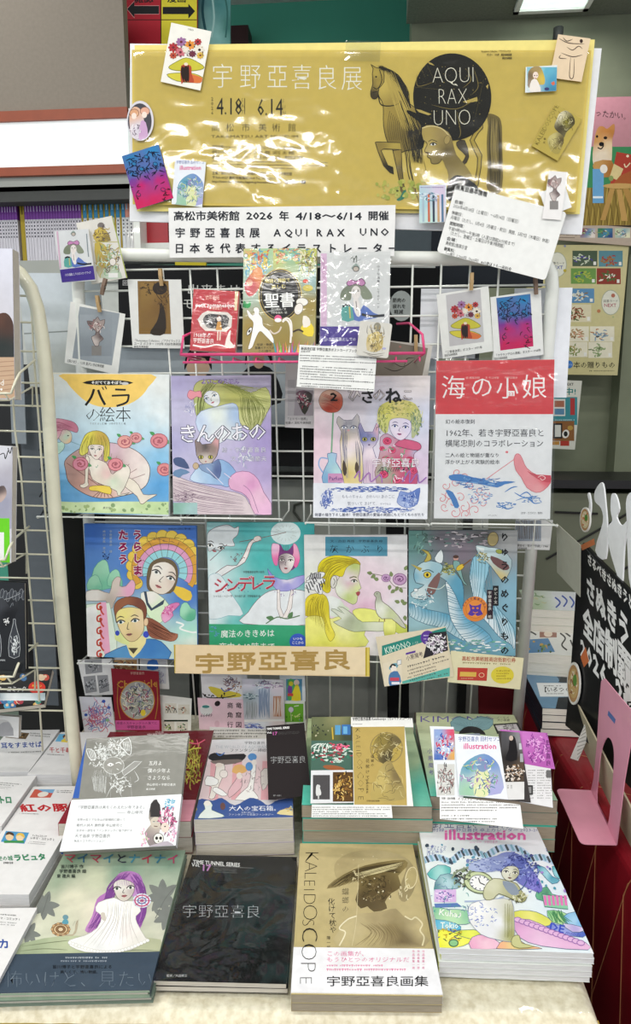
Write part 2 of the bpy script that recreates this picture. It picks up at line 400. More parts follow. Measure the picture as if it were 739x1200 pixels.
def peg(x,y,plane,ang=0,L=.032,label='',dark=False):
    q = hit(x,y,plane); n = Vector(plane[1]).normalized(); xu = Vector((1,0,0)); yu = n.cross(xu).normalized(); xu = yu.cross(n)
    M = Matrix((xu,yu,n)).transposed().to_4x4(); M.translation = q; M = M @ Matrix.Rotation(math.radians(ang),4,'Z')
    e = empty('clothespin',label,'clothespin',M,'small wooden clothespins holding cards to the rack'); w = .0032; m = M_WOODD if dark else M_WOOD
    for sgn in (1,-1):
        p = [(0,-L/2),(.0012,-L/2),(.0035,-L*.1),(.0042,L*.1),(.0028,L/2),(.0005,L/2),(.001,L*.05)]
        mb = MB(); k = len(p)
        v = [Vector((xx,py,sgn*(px)+.001*sgn+.003)) for xx in (-w,w) for px,py in p]; mb.v = v
        mb.f = [tuple(range(k)),tuple(reversed(range(k,2*k)))]+[(i,(i+1) % k,k+(i+1) % k,k+i) for i in range(k)]
        mb.build('jaw',m,e,world=False)
    MB().tube([(-w-.001,0,.003),(w+.001,0,.003)],.0026,8).build('spring',M_STEEL,e,world=False)
    return e
M_WOODD = plain('dark_clothespin_wood','#8a7262',.7,mott=.15,scale=60,stretch=(1,.1,1),bump=.3)
def panel(name,x0,y0,x1,y1,Y,th,mat,parent=None,front=0):
    a,b = hit(x0,y0,VP(Y)),hit(x1,y1,VP(Y)); mb = MB(); mb.box(a.x,Y-front,b.z,b.x,Y+th,a.z)
    return mb.build(name,mat,parent)
# ================================================================ THE SETTING
M_TEAL = plain('teal_wall_paint','#56b49a',.6,scale=3,mott=.05)
M_SAGE = plain('grey_green_wall_paint','#80866f',.75,scale=14,mott=.05,bump=.1)
M_SAGE2 = plain('grey_green_laminate','#6f7561',.6,scale=8,mott=.06)
M_CEIL = plain('grey_green_ceiling_board','#7f8577',.85,scale=120,mott=.1,bump=.3)
M_BLACK = plain('black_board','#121214',.45,mott=.1)
M_DARK = plain('dark_gap','#1c1e1c',.7)
M_GREYP = plain('light_grey_panel','#a9aca6',.5,scale=6,mott=.04)
M_TAUPE = plain('taupe_header_board','#8d8377',.7,scale=90,mott=.05)
M_RUST = plain('rust_brown_trim','#9c4a2c',.45)
M_FLOOR = plain('grey_floor_tile','#8a8a80',.5,scale=5,mott=.08)
struct(MB().box(-4,-4,-.02,4,4.2,0).build('floor',M_FLOOR))
struct(MB().box(-4,-4,3.45,4,4.2,3.5).build('ceiling',plain('white_ceiling_board','#c9ccc4',.9)))
struct(MB().box(-4,3.5,0,4,3.6,3.45).build('wall_back',M_TEAL))
# grey-green wall section at the right with its soffit
xr = hit(482,34,VP(2.75)).x
struct(MB().box(xr,2.75,0,3.6,2.9,3.45).build('wall_right',M_SAGE))
so = struct(MB().box(xr-.02,1.6,2.95,3.6,2.748,3.449).build('trim_1',M_CEIL))
p1_,p2_ = hit(722,445,VP(2.7)),hit(712,560,VP(2.7))
struct(MB().box(p1_.x,2.66,0,3.6,2.749,2.1).build('trim_2',M_SAGE))
# pipe stub on the wall above the poster board
tag(MB().tube([hit(654,33,VP(2.70)),hit(653,52,VP(2.70))],.018,10).build('pipe_stub',M_DARK,smooth=True),'short dark pipe stub high on the grey-green wall above the banner','pipe')
# the ceiling lamp at the top right
def ceiling_lamp():
    z = 2.949; q = [hit(x,y,flat(z)) for x,y in ((616,-2),(682,-1),(702,-24),(622,-26))]
    cx = sum(p.x for p in q)/4; cy = sum(p.y for p in q)/4
    e = empty('ceiling_lamp','square recessed ceiling lamp with two bulbs at the top right of the room','lamp',Matrix.Translation((cx,cy,z)))
    fr = MB(); w,h = .13,.12
    fr.box(cx-w,cy-h,z-.012,cx+w,cy-h+.018,z+.0).box(cx-w,cy+h-.018,z-.012,cx+w,cy+h,z).box(cx-w,cy-h,z-.012,cx-w+.018,cy+h,z).box(cx+w-.018,cy-h,z-.012,cx+w,cy+h,z)
    fr.build('frame',M_WHITE,e)
    MB().box(cx-w+.018,cy-h+.018,z-.004,cx+w-.018,cy+h-.018,z-.001).build('reflector',plain('lit_reflector','#e8fff4',.3,emit=.8),e)
    for s in (-1,1):
        MB().tube([(cx+s*.05,cy,z-.006),(cx+s*.05,cy,z-.03)],.028,14).build('bulb',plain('lit_bulb','#ffffff',.3,emit=5),e)
ceiling_lamp()
area('bulb_light',(hit(655,5,flat(2.93)).x,2.45,2.9),.2,.2,3)
# ---------------------------------------------------------------- background bookcase at the left
YB = 2.3
def bookcase():
    o = hit(70,320,VP(YB)); e = empty('bookcase','tall grey bookcase with a lit white header panel and brown trims at the back left','bookcase',Matrix.Translation((o.x,YB,0)))
    panel('header_board',-60,-40,149,135,YB,.04,M_TAUPE,e)
    panel('trim_strip',-60,135,151,139.5,YB,.04,M_RUST,e,.015)
    panel('light_panel',-60,139.5,152,200,YB,.04,plain('white_lit_panel','#eef4f4',.35,emit=.35),e,.005)
    panel('trim_strip',-60,200,153,204,YB,.04,M_RUST,e,.015)
    panel('top_rail',-60,204,153,221,YB,.25,M_GREYP,e,.0)
    panel('shelf_shadow_board',-60,221,157,233,YB,.05,plain('painted_shelf_shadow','#3c3e3c',.6),e,0)  # dark board painted as the shadow between top rail and spines
    panel('back_panel',-60,233,157,640,YB+.24,.05,M_DARK,e)
    panel('shelf',-60,307,158,330,YB,.28,M_GREYP,e,.0)
    panel('shelf',-60,440,158,452,YB,.28,M_GREYP,e,.0)
    a = hit(153,130,VP(YB)); MB().box(a.x,YB-.02,0,a.x+.022,YB+.28,a.z).build('side_post',M_WHITE,e)
    panel('cupboard_door',-60,330,158,640,YB+.01,.03,plain('pale_grey_door','#c4c7c2',.5),e)
bookcase()
zsh = hit(70,307,VP(YB)).z
def spines():
    r = random.Random(4); x = -14.0; i = 0; cnt = {}
    grp = 'thin magazine spines in the background bookcase'
    while x < 152:
        if 24.5 < x < 29: kind,w = 'y',5.2
        elif x > 146: kind,w = 'p',4.5
        elif x > 94: kind,w = ('b' if i % 2 else 'm'),(4.2 if i % 2 else 2.2)
        else: kind,w = 'v',r.choice((3.0,3.4,3.8))
        if x < 24.5 and x+w > 24.5: x = 24.6; continue
        a,b = hit(x,270,VP(YB+.06)),hit(x+w-.35,270,VP(YB+.06)); H = .232 if kind != 'y' else .236
        if kind == 'y': H = .238
        mb = MB(); cols = []
        def seg(z0,z1,c,dy=0,ins=0):
            mb.box(a.x+ins,YB+.06-dy,zsh+z0,b.x-ins,YB+.2,zsh+z1); cols.extend([hx(c)]*8)
        top = {'v': '#7a3f9c','b': '#2f86b4','m': '#b09a2c','y': '#a8922a','p': '#d89080'}[kind]; body = {'v': '#d6d3dc','b': '#d8dce0','m': '#a8902a','y': '#a8922a','p': '#dcdcdc'}[kind]
        seg(0,H*.67,body); seg(H*.67,H,top)
        if kind in 'vbp':
            for k in range(5): z = H*(.64-.05*k); seg(z-.006,z,'#3c3c48',.0006,(b.x-a.x)*.3)
            seg(H*.78,H*.93,'#c9b8dc' if kind == 'v' else '#a8cce0',.0006,(b.x-a.x)*.33)
            seg(.008,.018,'#8a8a92',.0006,(b.x-a.x)*.25)
        if kind in 'ym': seg(H*.72,H*.92,'#6c5c18',.0006,(b.x-a.x)*.33)
        o = colmesh('magazine',mb,cols,None,'gloss')
        cnt[kind] = cnt.get(kind,0)+1
        nm = {'v': 'purple-topped white magazine spine','b': 'blue-topped white magazine spine','m': 'narrow mustard magazine spine',
              'y': 'wide mustard yellow magazine spine among purple-topped ones','p': 'salmon-topped white magazine spine at the row end'}[kind]
        g = {'v': 'purple-topped magazines in the bookcase','b': 'blue-topped magazines in the bookcase','m': 'mustard magazines in the bookcase'}.get(kind)
        o2 = tag(o,nm+(f', the {("first" if cnt[kind] == 1 else ORD[cnt[kind]-1])} such counted from the left' if kind in 'vbmp' else ''),'magazine',g)
        x += w; i += 1
spines()
# red boxed set on the next shelf, seen through the gap
rb = panel('red_box',158.5,257,197,285,2.35,.12,plain('red_card','#b01c2a',.4)); tag(rb,'red box on the shelf behind the lower left edge of the banner','box')
ws = panel('white_shelf',162,285,215,300,2.33,.25,M_WHITE); tag(ws,'white shelf board holding the red box behind the rack','shelf')
# ---------------------------------------------------------------- red and yellow arrow sign
def arrow_sign():
    Y = 2.45; R = Rect([(147,-30),(231,-30),(231,78),(149,78)],VP(Y)); a = Art().crop(140,0,150)
    a.rect(35,-150,240,380,'#b02030').rect(240,-150,446,380,'#e0d23a').rect(236,-150,242,380,'#4a1010').rect(35,112,446,117,'#3a1010')
    a.poly([(42,52),(86,6),(86,33),(228,33),(228,82),(86,82),(86,104)],'#16181c',out='#e8a0a0',ow=2)
    a.poly([(436,65),(397,22),(397,40),(249,40),(249,82),(397,82),(397,108)],'#16181c')
    a.text('雑誌',84,12,56,'#16181c',off=.03).text('漫画',274,10,56,'#16181c',off=.03)
    o = card('direction_sign','red and yellow hanging sign with black arrows pointing left and right','sign',R,a,'#a03030',.01,part='sign_print')
    R2 = Rect([(230,-30),(271,-30),(269,60),(232,60)],VP(2.5)); b = Art().crop(200,0,250)  # flat card added in place of the glass pillar, streaks painted on
    b.wash(88,-90,212,180,[(95,0,'#5c8c94'),(120,60,'#7fb0b0'),(170,20,'#4c8a8a'),(205,90,'#3c7870'),(150,120,'#8cc0bc')],10)
    b.line([(118,-40),(110,40),(125,130)],9,'#2c5c64').line([(180,-40),(196,40),(190,130)],6,'#356a66').line([(140,-40),(150,60),(140,130)],5,'#a8d0cc')
    card('glass_pillar_card','narrow blue-green card standing in for the glass pillar behind the banner','poster',R2,b,'#6f9a98',.006)
    q = panel('wall_box',270,30,291,60,3.4,.1,plain('maroon_box','#3a1418',.5)); tag(q,'small dark maroon box on the teal wall above the banner','box')
arrow_sign()
# ---------------------------------------------------------------- posters on the right wall
def posters():
    Y = 2.6
    board = Rect([(640,60),(800,60),(790,281),(630,281)],VP(2.62))
    R = Rect([(668,113),(820,113),(812,264),(655,264)],VP(Y)); a = Art().cropv(640,60,240)
    a.wash(90,250,900,1030,[(200,300,'#c88c98'),(450,300,'#c88c98'),(300,540,'#b8848c'),(480,560,'#c08890')],8)
    a.rect(100,560,900,1030,'#3c8a58').rect(90,800,900,1040,'#8a7434')
    for i in range(26): a.line([(90+i*34,1030),(120+i*34,800)],5,'#b49a4c',0); a.line([(90+i*34,800),(120+i*34,1030)],4,'#6c5824',0)
    a.text('あったかい。',240,372,46,'#2c2428',w=225,ang=7)
    a.shade([(300,450),(330,440),(355,455),(395,425),(398,470),(385,520),(384,600),(372,660),(300,700),(270,640),(280,520)],[(340,460,'#c08040'),(380,480,'#b87838'),(330,600,'#ecdcc4'),(360,560,'#e8d0a8'),(300,520,'#c89048'),(300,680,'#e8dccc')],3,9)
    a.ell(345,508,11,9,'#1c1410').ell(322,545,15,13,'#141010').line([(300,565),(320,572),(335,552)],7,'#181010').ell(296,500,7,8,'#1c1410')
    a.shade([(280,650),(380,640),(400,720),(330,740),(280,700)],[(300,680,'#c89858'),(390,700,'#a86c30')],2)
    a.rect(270,690,335,890,'#6aa4d0').rect(272,850,330,862,'#e8f0f4').ell(335,690,22,26,'#f0e8dc')
    a.poly([(410,590),(520,610),(520,740),(370,790)],'#b04030').line([(455,660),(465,680),(490,655)],7,'#e8d8b0').ell(475,615,8,8,'#f0e0c0')
    a.poly([(395,660),(450,690),(420,760),(370,735)],'#dcc890').ell(378,745,14,16,'#8a9c5c').poly([(430,730),(520,690),(560,790),(380,790)],'#a85c30')
    a.ell(430,790,100,16,'#c8a060').poly([(370,805),(400,808),(345,990),(315,990)],'#b89050').poly([(410,810),(440,810),(475,995),(440,995)],'#c09858').poly([(445,808),(480,805),(560,980),(520,995)],'#b08848')
    card('dog_poster','pink and green poster of a shiba dog sitting behind a wooden stool','poster',R,a,'#b88890',.004)
    RS = Rect([(640,265),(800,265),(795,286),(635,286)],VP(2.6)); b = Art().cropv(620,260,280)
    b.rect(0,20,900,110,'#b8a898').text('大切な人に',138,47,20,'#54483c').text('本の世界を',142,68,20,'#54483c').line([(140,78),(228,80)],2,'#54483c',0)
    for x0,c1,c2 in ((255,'#8c3848','#e8dcd0'),(343,'#3c7c4c','#2c4880'),(430,'#c8d0a8','#e8e4c0')): b.wash(x0,32,x0+75,80,[(x0+20,45,c1),(x0+60,70,c2),(x0+40,55,'#4c8cb0')],5).scrib(x0+35,55,30,18,14,['#e8e0d0','#684c4c','#7a9c54'],3)
    card('shelf_strip','beige strip with a row of picture cards just under the dog poster','strip',RS,b,'#b8a898',.006)
    R = Rect([(620,288),(738,286),(722,440),(610,438)],VP(2.61)); a = Art().cropv(620,260,280)
    a.wash(-40,90,520,780,[(100,200,'#c8c08c'),(450,200,'#ccc494'),(200,740,'#c4bc88'),(440,740,'#c8c090')],8)
    for x,y,c in ((118,215,'#3c4c9c'),(386,405,'#a43c54')): a.ell(x+22,y,46,62,'#dcdccc',0,20,'#a8ac94',3).text('図書カード',x-15,y-2,15,'#444').text('NEXT',x-12,y+22,24,c,off=.02)
    cs = [(216,145,125,78,'#4c5c48','#c8d0b8','#54488c'),(348,145,120,80,'#5c8c98','#a0703c','#a43c38'),(208,233,126,78,'#6c944c','#a8b44c','#2c4c8c'),(338,233,120,80,'#8c3c30','#4c6c3c','#e8e0d0'),
          (190,335,135,72,'#5c8cb4','#d8d8c8','#8c6c3c'),(180,415,130,88,'#d8d0b0','#8c4c34','#54683c'),(180,525,118,76,'#e4dfc8','#a8885c','#c88c6c'),(304,525,122,76,'#e4dfc8','#88a0b0','#b8845c'),(176,603,116,76,'#e4dfc8','#7c8c4c','#a89c64'),(296,603,120,80,'#e4dfc8','#94a878','#6c7c54')]
    for x,y,w,h,c,d,e in cs:
        a.rect(x,y,x+w,y+h,c); a.scrib(x+w*.42,y+h*.55,w*.3,h*.33,26,[d,e,d],5,.5); a.rect(x+w*.84,y+h*.7,x+w*.95,y+h*.92,'#e8e8e0')
    a.ell(198,716,20,20,'#3c78c0').text('ギフト',184,722,11,'#e8f0f8').text('本の贈りもの',220,732,36,'#26281c',w=208,off=.01).fill(300,742,430,756,1,'#5c5c44')
    a.ell(420,370,10,10,'#b06c58').ell(348,448,9,9,'#b87c54').ell(178,245,8,8,'#b8a83c').ell(420,478,5,5,'#a8b484').ell(178,122,6,6,'#8c90a8')
    card('gift_card_poster','cream poster with two columns of small pictured gift cards on the wall','poster',R,a,'#c8c090',.004)
    R = Rect([(640,445),(682,446),(673,527),(632,525)],VP(2.6)); a = Art().cropv(620,260,280)
    a.rect(100,790,300,1200,'#d4d4c8').text('NEXT',175,822,18,'#222',off=.03).text('売中!',130,866,38,'#1c7c78',w=102,off=.03).rect(100,880,240,1020,'#3c8c94')
    a.rect(120,890,180,975,'#e0e0d8').rect(126,898,175,930,'#a86c54').rect(126,938,175,968,'#5c88a8').rect(205,885,228,970,'#b03c3c').fill(128,990,225,1012,2,'#d8ece8')
    a.rect(100,1000,225,1100,'#8a5c34').rect(120,1012,165,1088,'#1c1c1c').rect(128,1020,158,1080,'#d8d8d0').ell(182,1065,17,22,'#e8e4dc',20).ell(182,1065,10,13,'#222').ell(205,1035,14,12,'#b89448').rect(155,1100,200,1125,'#b03c30').rect(110,1102,150,1120,'#b8843c')
    card('small_poster','small white poster with teal and brown pictures below the cream poster','poster',R,a,'#d0d0c4',.003)
posters()
# counter behind the right-hand table: black gap under the wall and slanted green-grey box tops
def counter():
    Y = 2.3; e = empty('counter','long grey-green counter with a dark recess painted along its top below the wall posters','counter',Matrix.Translation((hit(690,640,VP(Y)).x,Y,0)))
    panel('recess_strip',645,562,1100,576,Y,.3,M_BLACK,e,.01)  # black strip paints the dark recess under the wall
    panel('front_panel',480,576,1100,1000,Y+.02,.2,M_SAGE2,e)
    for q in (((640,655),(760,588)),((650,600),(700,602)),((640,720),(760,650))):
        a,b = hit(*q[0],VP(Y+.015)),hit(*q[1],VP(Y+.015)); MB().tube([a,b],.004,6).build('dark_seam',M_DARK,e)
counter()
# ---------------------------------------------------------------- what stands behind the wire rack
def back_things():
    Y = 1.86
    e = empty('rear_display_stand','dark steel display stand behind the wire rack that carries the black posters','display stand',Matrix.Translation((0,1.9,0)))
    for x in (215,556): q = hit(x,400,VP(1.9)); MB().box(q.x-.012,1.892,0,q.x+.012,1.916,2.15).build('post',M_DARK,e)
    for z in (1.35,1.55,1.75,1.95): MB().box(hit(150,400,VP(1.9)).x,1.893,z-.01,hit(575,400,VP(1.9)).x,1.91,z+.01).build('cross_bar',M_DARK,e)
    def P(name,lab,cat,q,Y,m,th=.01,a=None): R = Rect(q,VP(Y)); return card(name,lab,cat,R,a,m,th)
    # grey steel cabinet behind the lower half
    e = empty('steel_cabinet','light grey steel cabinet standing behind the wire rack','cabinet',Matrix.Translation((hit(350,700,VP(Y)).x,Y+.15,0))); Y = 1.93
    a,b = hit(112,535,VP(Y)),hit(560,900,VP(Y)); MB().box(a.x,Y,0,b.x,Y+.3,a.z).build('body',M_GREYP,e)
    for x0,x1 in ((120,250),(258,430),(500,556)):
        panel('door',x0,545,x1,900,Y-.006,.006,plain('grey_door','#b2b5ae',.45),e)
    p = [hit(x,y,VP(Y-.012)) for x,y in ((352,610),(344,600),(345,592),(356,588),(420,590),(424,600),(424,610))]
    MB().tube(p,.004,6).build('handle',plain('handle_grey','#55584f',.4),e)
    # black posters and cushions of the other display, taped above the cabinet
    t = Art(); t.rect(0,0,739,600,'#101114')
    t.crop(140,280,200).text('出来ません',290,235,46,'#d8d8d4',w=290).text('モリモリ 先生',270,300,52,'#d8d8d4',w=330).text('回',12,200,26,'#c8c8c8')
    t.crop(420,300,120); t.ell(308,360,84,110,'#c4cac8').text('筋肉の',245,332,34,'#222',w=92,off=.03).text('疲れを',245,376,34,'#222',w=92,off=.03).text('軽減',255,416,34,'#222',w=66,off=.03)
    P('black_poster','black poster with white lettering and a pale round badge, behind the upper grid','poster',[(138,312),(520,312),(512,408),(140,408)],1.80,'#101114',.006,t)
    t = Art(); t.wash(90,400,540,560,[(100,420,'#9aa4ac'),(300,420,'#b0b8be'),(500,430,'#a0a8b0'),(300,540,'#7c848c')],10)
    for x,y,hair in ((232,428,1),(303,422,0),(365,424,0),(440,424,1)):
        t.poly([(x-24,y+50),(x-18,y+14),(x,y+6),(x+18,y+14),(x+26,y+50)],'#18181c',3); t.ell(x,y,14 if hair else 7,16 if hair else 10,'#c8a890'); t.poly([(x-16,y+6),(x-13,y-14),(x,y-20),(x+13,y-14),(x+16,y+6),(x+8,y-8),(x-8,y-8)],'#181618',3)
    P('portrait_poster','pale blue-grey poster with dark-haired people in black shirts, behind the middle grid','poster',[(120,402),(515,402),(508,500),(124,500)],1.82,'#a0a8b0',.004,t)
    P('black_strip','black board between the portrait poster and the steel cabinet behind the grid','board',[(118,499),(505,499),(502,546),(120,546)],1.84,'#0e0f11',.01)
    P('black_column','narrow black upright board behind the lower grid beside the cabinet doors','board',[(452,596),(480,596),(478,880),(454,880)],1.83,'#101113',.012)
    P('dark_board','dark grey board behind the lower left of the rack','board',[(62,590),(128,590),(128,900),(74,900)],1.83,'#26282a',.02)
    P('backing_sheet','grey card sheet standing behind the blue storybook','sheet',[(98,604),(240,604),(238,700),(100,700)],1.84,'#8f928c',.002)
    P('red_curtain_board','dark red board low behind the right rack post','board',[(560,800),(640,800),(640,900),(562,900)],1.70,'#5a0f18',.01)
    # blue-white paper sheets
    R = Rect([(24,322),(118,318),(124,452),(32,456)],RK(-.03)); t = Art(); t.wash(20,310,140,460,[(60,330,'#d4dce4'),(100,350,'#cfd8de'),(60,384,'#c8cfd2'),(60,430,'#b9bdb8'),(110,430,'#c0c4be')],8); t.line([(28,391),(120,386)],1.2,'#8c9290',0)
    card('white_carton','folded white carton sheet behind the cream rack post at the left','carton',R,t,'#ccd2d4',.004)
    P('white_sheet','tall blank white sheet behind the right post of the rack','sheet',[(600,338),(673,337),(661,466),(600,466)],1.38,'#e9ebf2',.001)
    P('blank_sheet','blank white sheet behind the grid beside the flower card','sheet',[(493,338),(560,338),(556,420),(491,420)],1.385,'#e6e8ee',.001)
    P('grey_shelf_edge','pale shelf edge behind the upper grid just under the rack bar','shelf',[(455,300),(510,300),(510,318),(455,318)],1.86,'#b8bcb8',.02)
    P('dark_window_board','dark blue-black board behind the banner info card','board',[(505,255),(640,255),(636,336),(505,336)],1.87,'#1a2028',.02)
    P('grey_back_board','mid-grey board behind the rack between lettering sign and info card','board',[(440,225),(520,225),(520,330),(440,330)],1.872,'#4c565c',.02)
    P('magazine','yellow magazine lying on a shelf behind the lettering sign','magazine',[(205,304),(242,304),(240,318),(205,318)],1.85,'#c8b830',.01)
back_things()
def left_backdrop():
    def P(name,lab,cat,q,Y,m,th=.01,a=None): return card(name,lab,cat,Rect(q,VP(Y)),a,m,th)
    e = empty('shade_boards','added black boards painted for the deep shade behind the cream rack','shelf unit',Matrix.Translation((hit(20,700,VP(1.45)).x,1.5,0)))  # black boards added to paint the deep shade behind the cream rack
    a,b = hit(-60,335,VP(1.45)),hit(100,900,VP(1.45)); MB().box(a.x,1.6,0,b.x-.02,1.63,a.z-.16).build('back_panel',M_BLACK,e)
    MB().box(b.x-.05,1.45,0,b.x-.03,1.6,a.z-.3).build('side_panel',M_BLACK,e); MB().box(a.x,1.45,.9,b.x-.05,1.6,.915).build('shelf',M_BLACK,e)
    t = Art(); K = '#22262a'
    for y in (530,556,582,606): t.text('れのん電'[(y-530)//26 % 4],44,y,20,K,ang=4)
    P('hanging_banner','grey-blue hanging banner with brushed characters behind the cream rack','banner',[(24,462),(56,462),(62,826),(40,826)],1.43,'#5c6268',.003,t)
    P('grey_sheet','blue-grey sheet with a small framed mark behind the uppermost left book','sheet',[(10,378),(27,378),(29,520),(12,520)],1.40,'#8c949c',.002)
left_backdrop()
# ================================================================ TABLES
ZT = .755
M_FUR = plain('cream_fleece','#efe8d2',.95,scale=95,mott=.16,bump=.8,col2='#d2c8ac')
def fleece_table():
    YF = hit(370,1190,flat(ZT)).y; xr = hit(694,1160,flat(ZT)).x; xl = hit(-120,1100,flat(ZT)).x
    e = empty('display_table','low display table edged with a mustard strip at the very bottom','table',Matrix.Translation((0,YF+.3,0)))
    p0,p1 = hit(0,1185,flat(ZT)),hit(694,1190,flat(ZT)); sl = (p1.y-p0.y)/(p1.x-p0.x); FE = lambda x: p1.y+(x-p1.x)*sl
    MB().prism([(xl,FE(xl)+.013),(xr,FE(xr)+.013),(xr,1.62),(xl,1.62)],0,ZT-.032).build('table_body',plain('dark_table','#3a342c',.7),e)
    MB().prism([(xl,FE(xl)-.010),(xr,FE(xr)-.010),(xr,FE(xr)+.012),(xl,FE(xl)+.012)],ZT-.05,ZT-.02).build('edge_strip',plain('mustard_edge','#b09242',.5),e)
    nx,ny = 300,170; X = np.linspace(xl,xr,nx); Yv = np.linspace(YF,1.6,ny)**1.0; rs = np.random.RandomState(5)
    z = np.zeros((ny,nx))
    for k,amp in ((3,.0008),(7,.0011),(17,.0012)):
        g = rs.rand(ny//k+3,nx//k+3); yi = np.arange(ny)/k; xi = np.arange(nx)/k; y0 = yi.astype(int); x0 = xi.astype(int); fy = (yi-y0)[:,None]; fx = (xi-x0)[None]
        z += 1.6*amp*((g[y0][:,x0]*(1-fx)+g[y0][:,x0+1]*fx)*(1-fy)+(g[y0+1][:,x0]*(1-fx)+g[y0+1][:,x0+1]*fx)*fy)
    z -= z.max(); z += ZT-.0005
    d = np.minimum(np.minimum(Yv[:,None]-YF,xr-X[None]),.02)/.02; z -= (1-np.clip(d,0,1))**2*.02
    FY = FE(X); T_ = (Yv-YF)/(1.6-YF); YY = FY[None]+(1.6-FY[None])*T_[:,None]
    V = [(X[i],YY[j,i],z[j,i]) for j in range(ny) for i in range(nx)]; k = len(V)
    f = [(j*nx+i,j*nx+i+1,(j+1)*nx+i+1,(j+1)*nx+i) for j in range(ny-1) for i in range(nx-1)]
    V += [(X[i],FY[i],ZT-.03) for i in range(nx)]; f += [(k+i,k+i+1,i+1,i) for i in range(nx-1)]
    V += [(xr,Yv[j],ZT-.03) for j in range(ny)]; k2 = k+nx; f += [(j*nx+nx-1,k2+j,k2+j+1,(j+1)*nx+nx-1) for j in range(ny-1)]
    o = mk('fleece_cover',V,f,M_FUR,None,smooth=True); tag(o,'cream fluffy fleece cloth covering the display table under the books','cloth')
    n = 30; x0,x1 = hit(190,1195,flat(ZT)).x,xr-.01; V = []
    for j in range(9):
        for i in range(n+1): V.append((x0+(x1-x0)*i/n,FE(x0+(x1-x0)*i/n)+.002+j*.012,ZT+.002+.0012*math.sin(i*1.7+j)))
    o = mk('plastic_sheet',V,[(j*(n+1)+i,j*(n+1)+i+1,(j+1)*(n+1)+i+1,(j+1)*(n+1)+i) for j in range(8) for i in range(n)],FILM,None,smooth=True); tag(o,'clear crinkled plastic sheet over the front edge of the fleece','plastic sheet')
fleece_table()
ZR = .80
M_RED = plain('red_satin_cloth','#8c1020',.45,scale=10,mott=.1,coat=.1)
M_GOLD = plain('gold_print','#b87c54',.5)
def red_table():
    a,b = hit(655,880,flat(ZR)),hit(745,1022,flat(ZR)); d = (b-a).normalized(); a = a-d*.75; b = b+d*.4; r = Vector((1,0,0)); h = .022
    sec = [(0,-ZR),(0,-h)]+[(h-h*math.cos(t),-h+h*math.sin(t)) for t in (.4,.8,1.2,1.57)]+[(1.2,0),(1.2,-ZR)]
    V = []; 
    for p in (a,b): V += [(p.x+u,p.y,ZR+w) for u,w in sec]
    k = len(sec); o = mk('red_tablecloth',V,[(i,i+1,k+i+1,k+i) for i in range(k-1)]+[tuple(range(k)),tuple(range(2*k-1,k-1,-1))],M_RED); tag(o,'dark red tablecloth with thin gold lines over the right-hand table','tablecloth')
    L = (b-a).length
    def on(u,v):                                # u along the edge, v distance down from the top edge (negative = on top)
        q = a+d*u
        if v > h: return (q.x-.001,q.y,ZR-v)
        if v > 0: t = v/h*PI/2; return (q.x+h-(h+.001)*math.sin(t),q.y,ZR-h+(h+.001)*math.cos(t))
        return (q.x+h-v,q.y,ZR+.001)
    for i in range(15):
        u = .05+i*.125
        MB().tube([on(min(u+.05+.09*(1-t),L),v) for t,v in [(k*.1,-.12+k*.019) for k in range(11)]]+[on(min(u+.05-.0+.01*k,L),.07+.09*k) for k in range(7)],.0008,4).build('gold_line',M_GOLD,o)
        MB().tube([on(max(0,min(u+.2-v*.33,L)),v) for v in [.0+.04*k for k in range(16)]],.0007,4).build('gold_line',M_GOLD,o)
red_table()
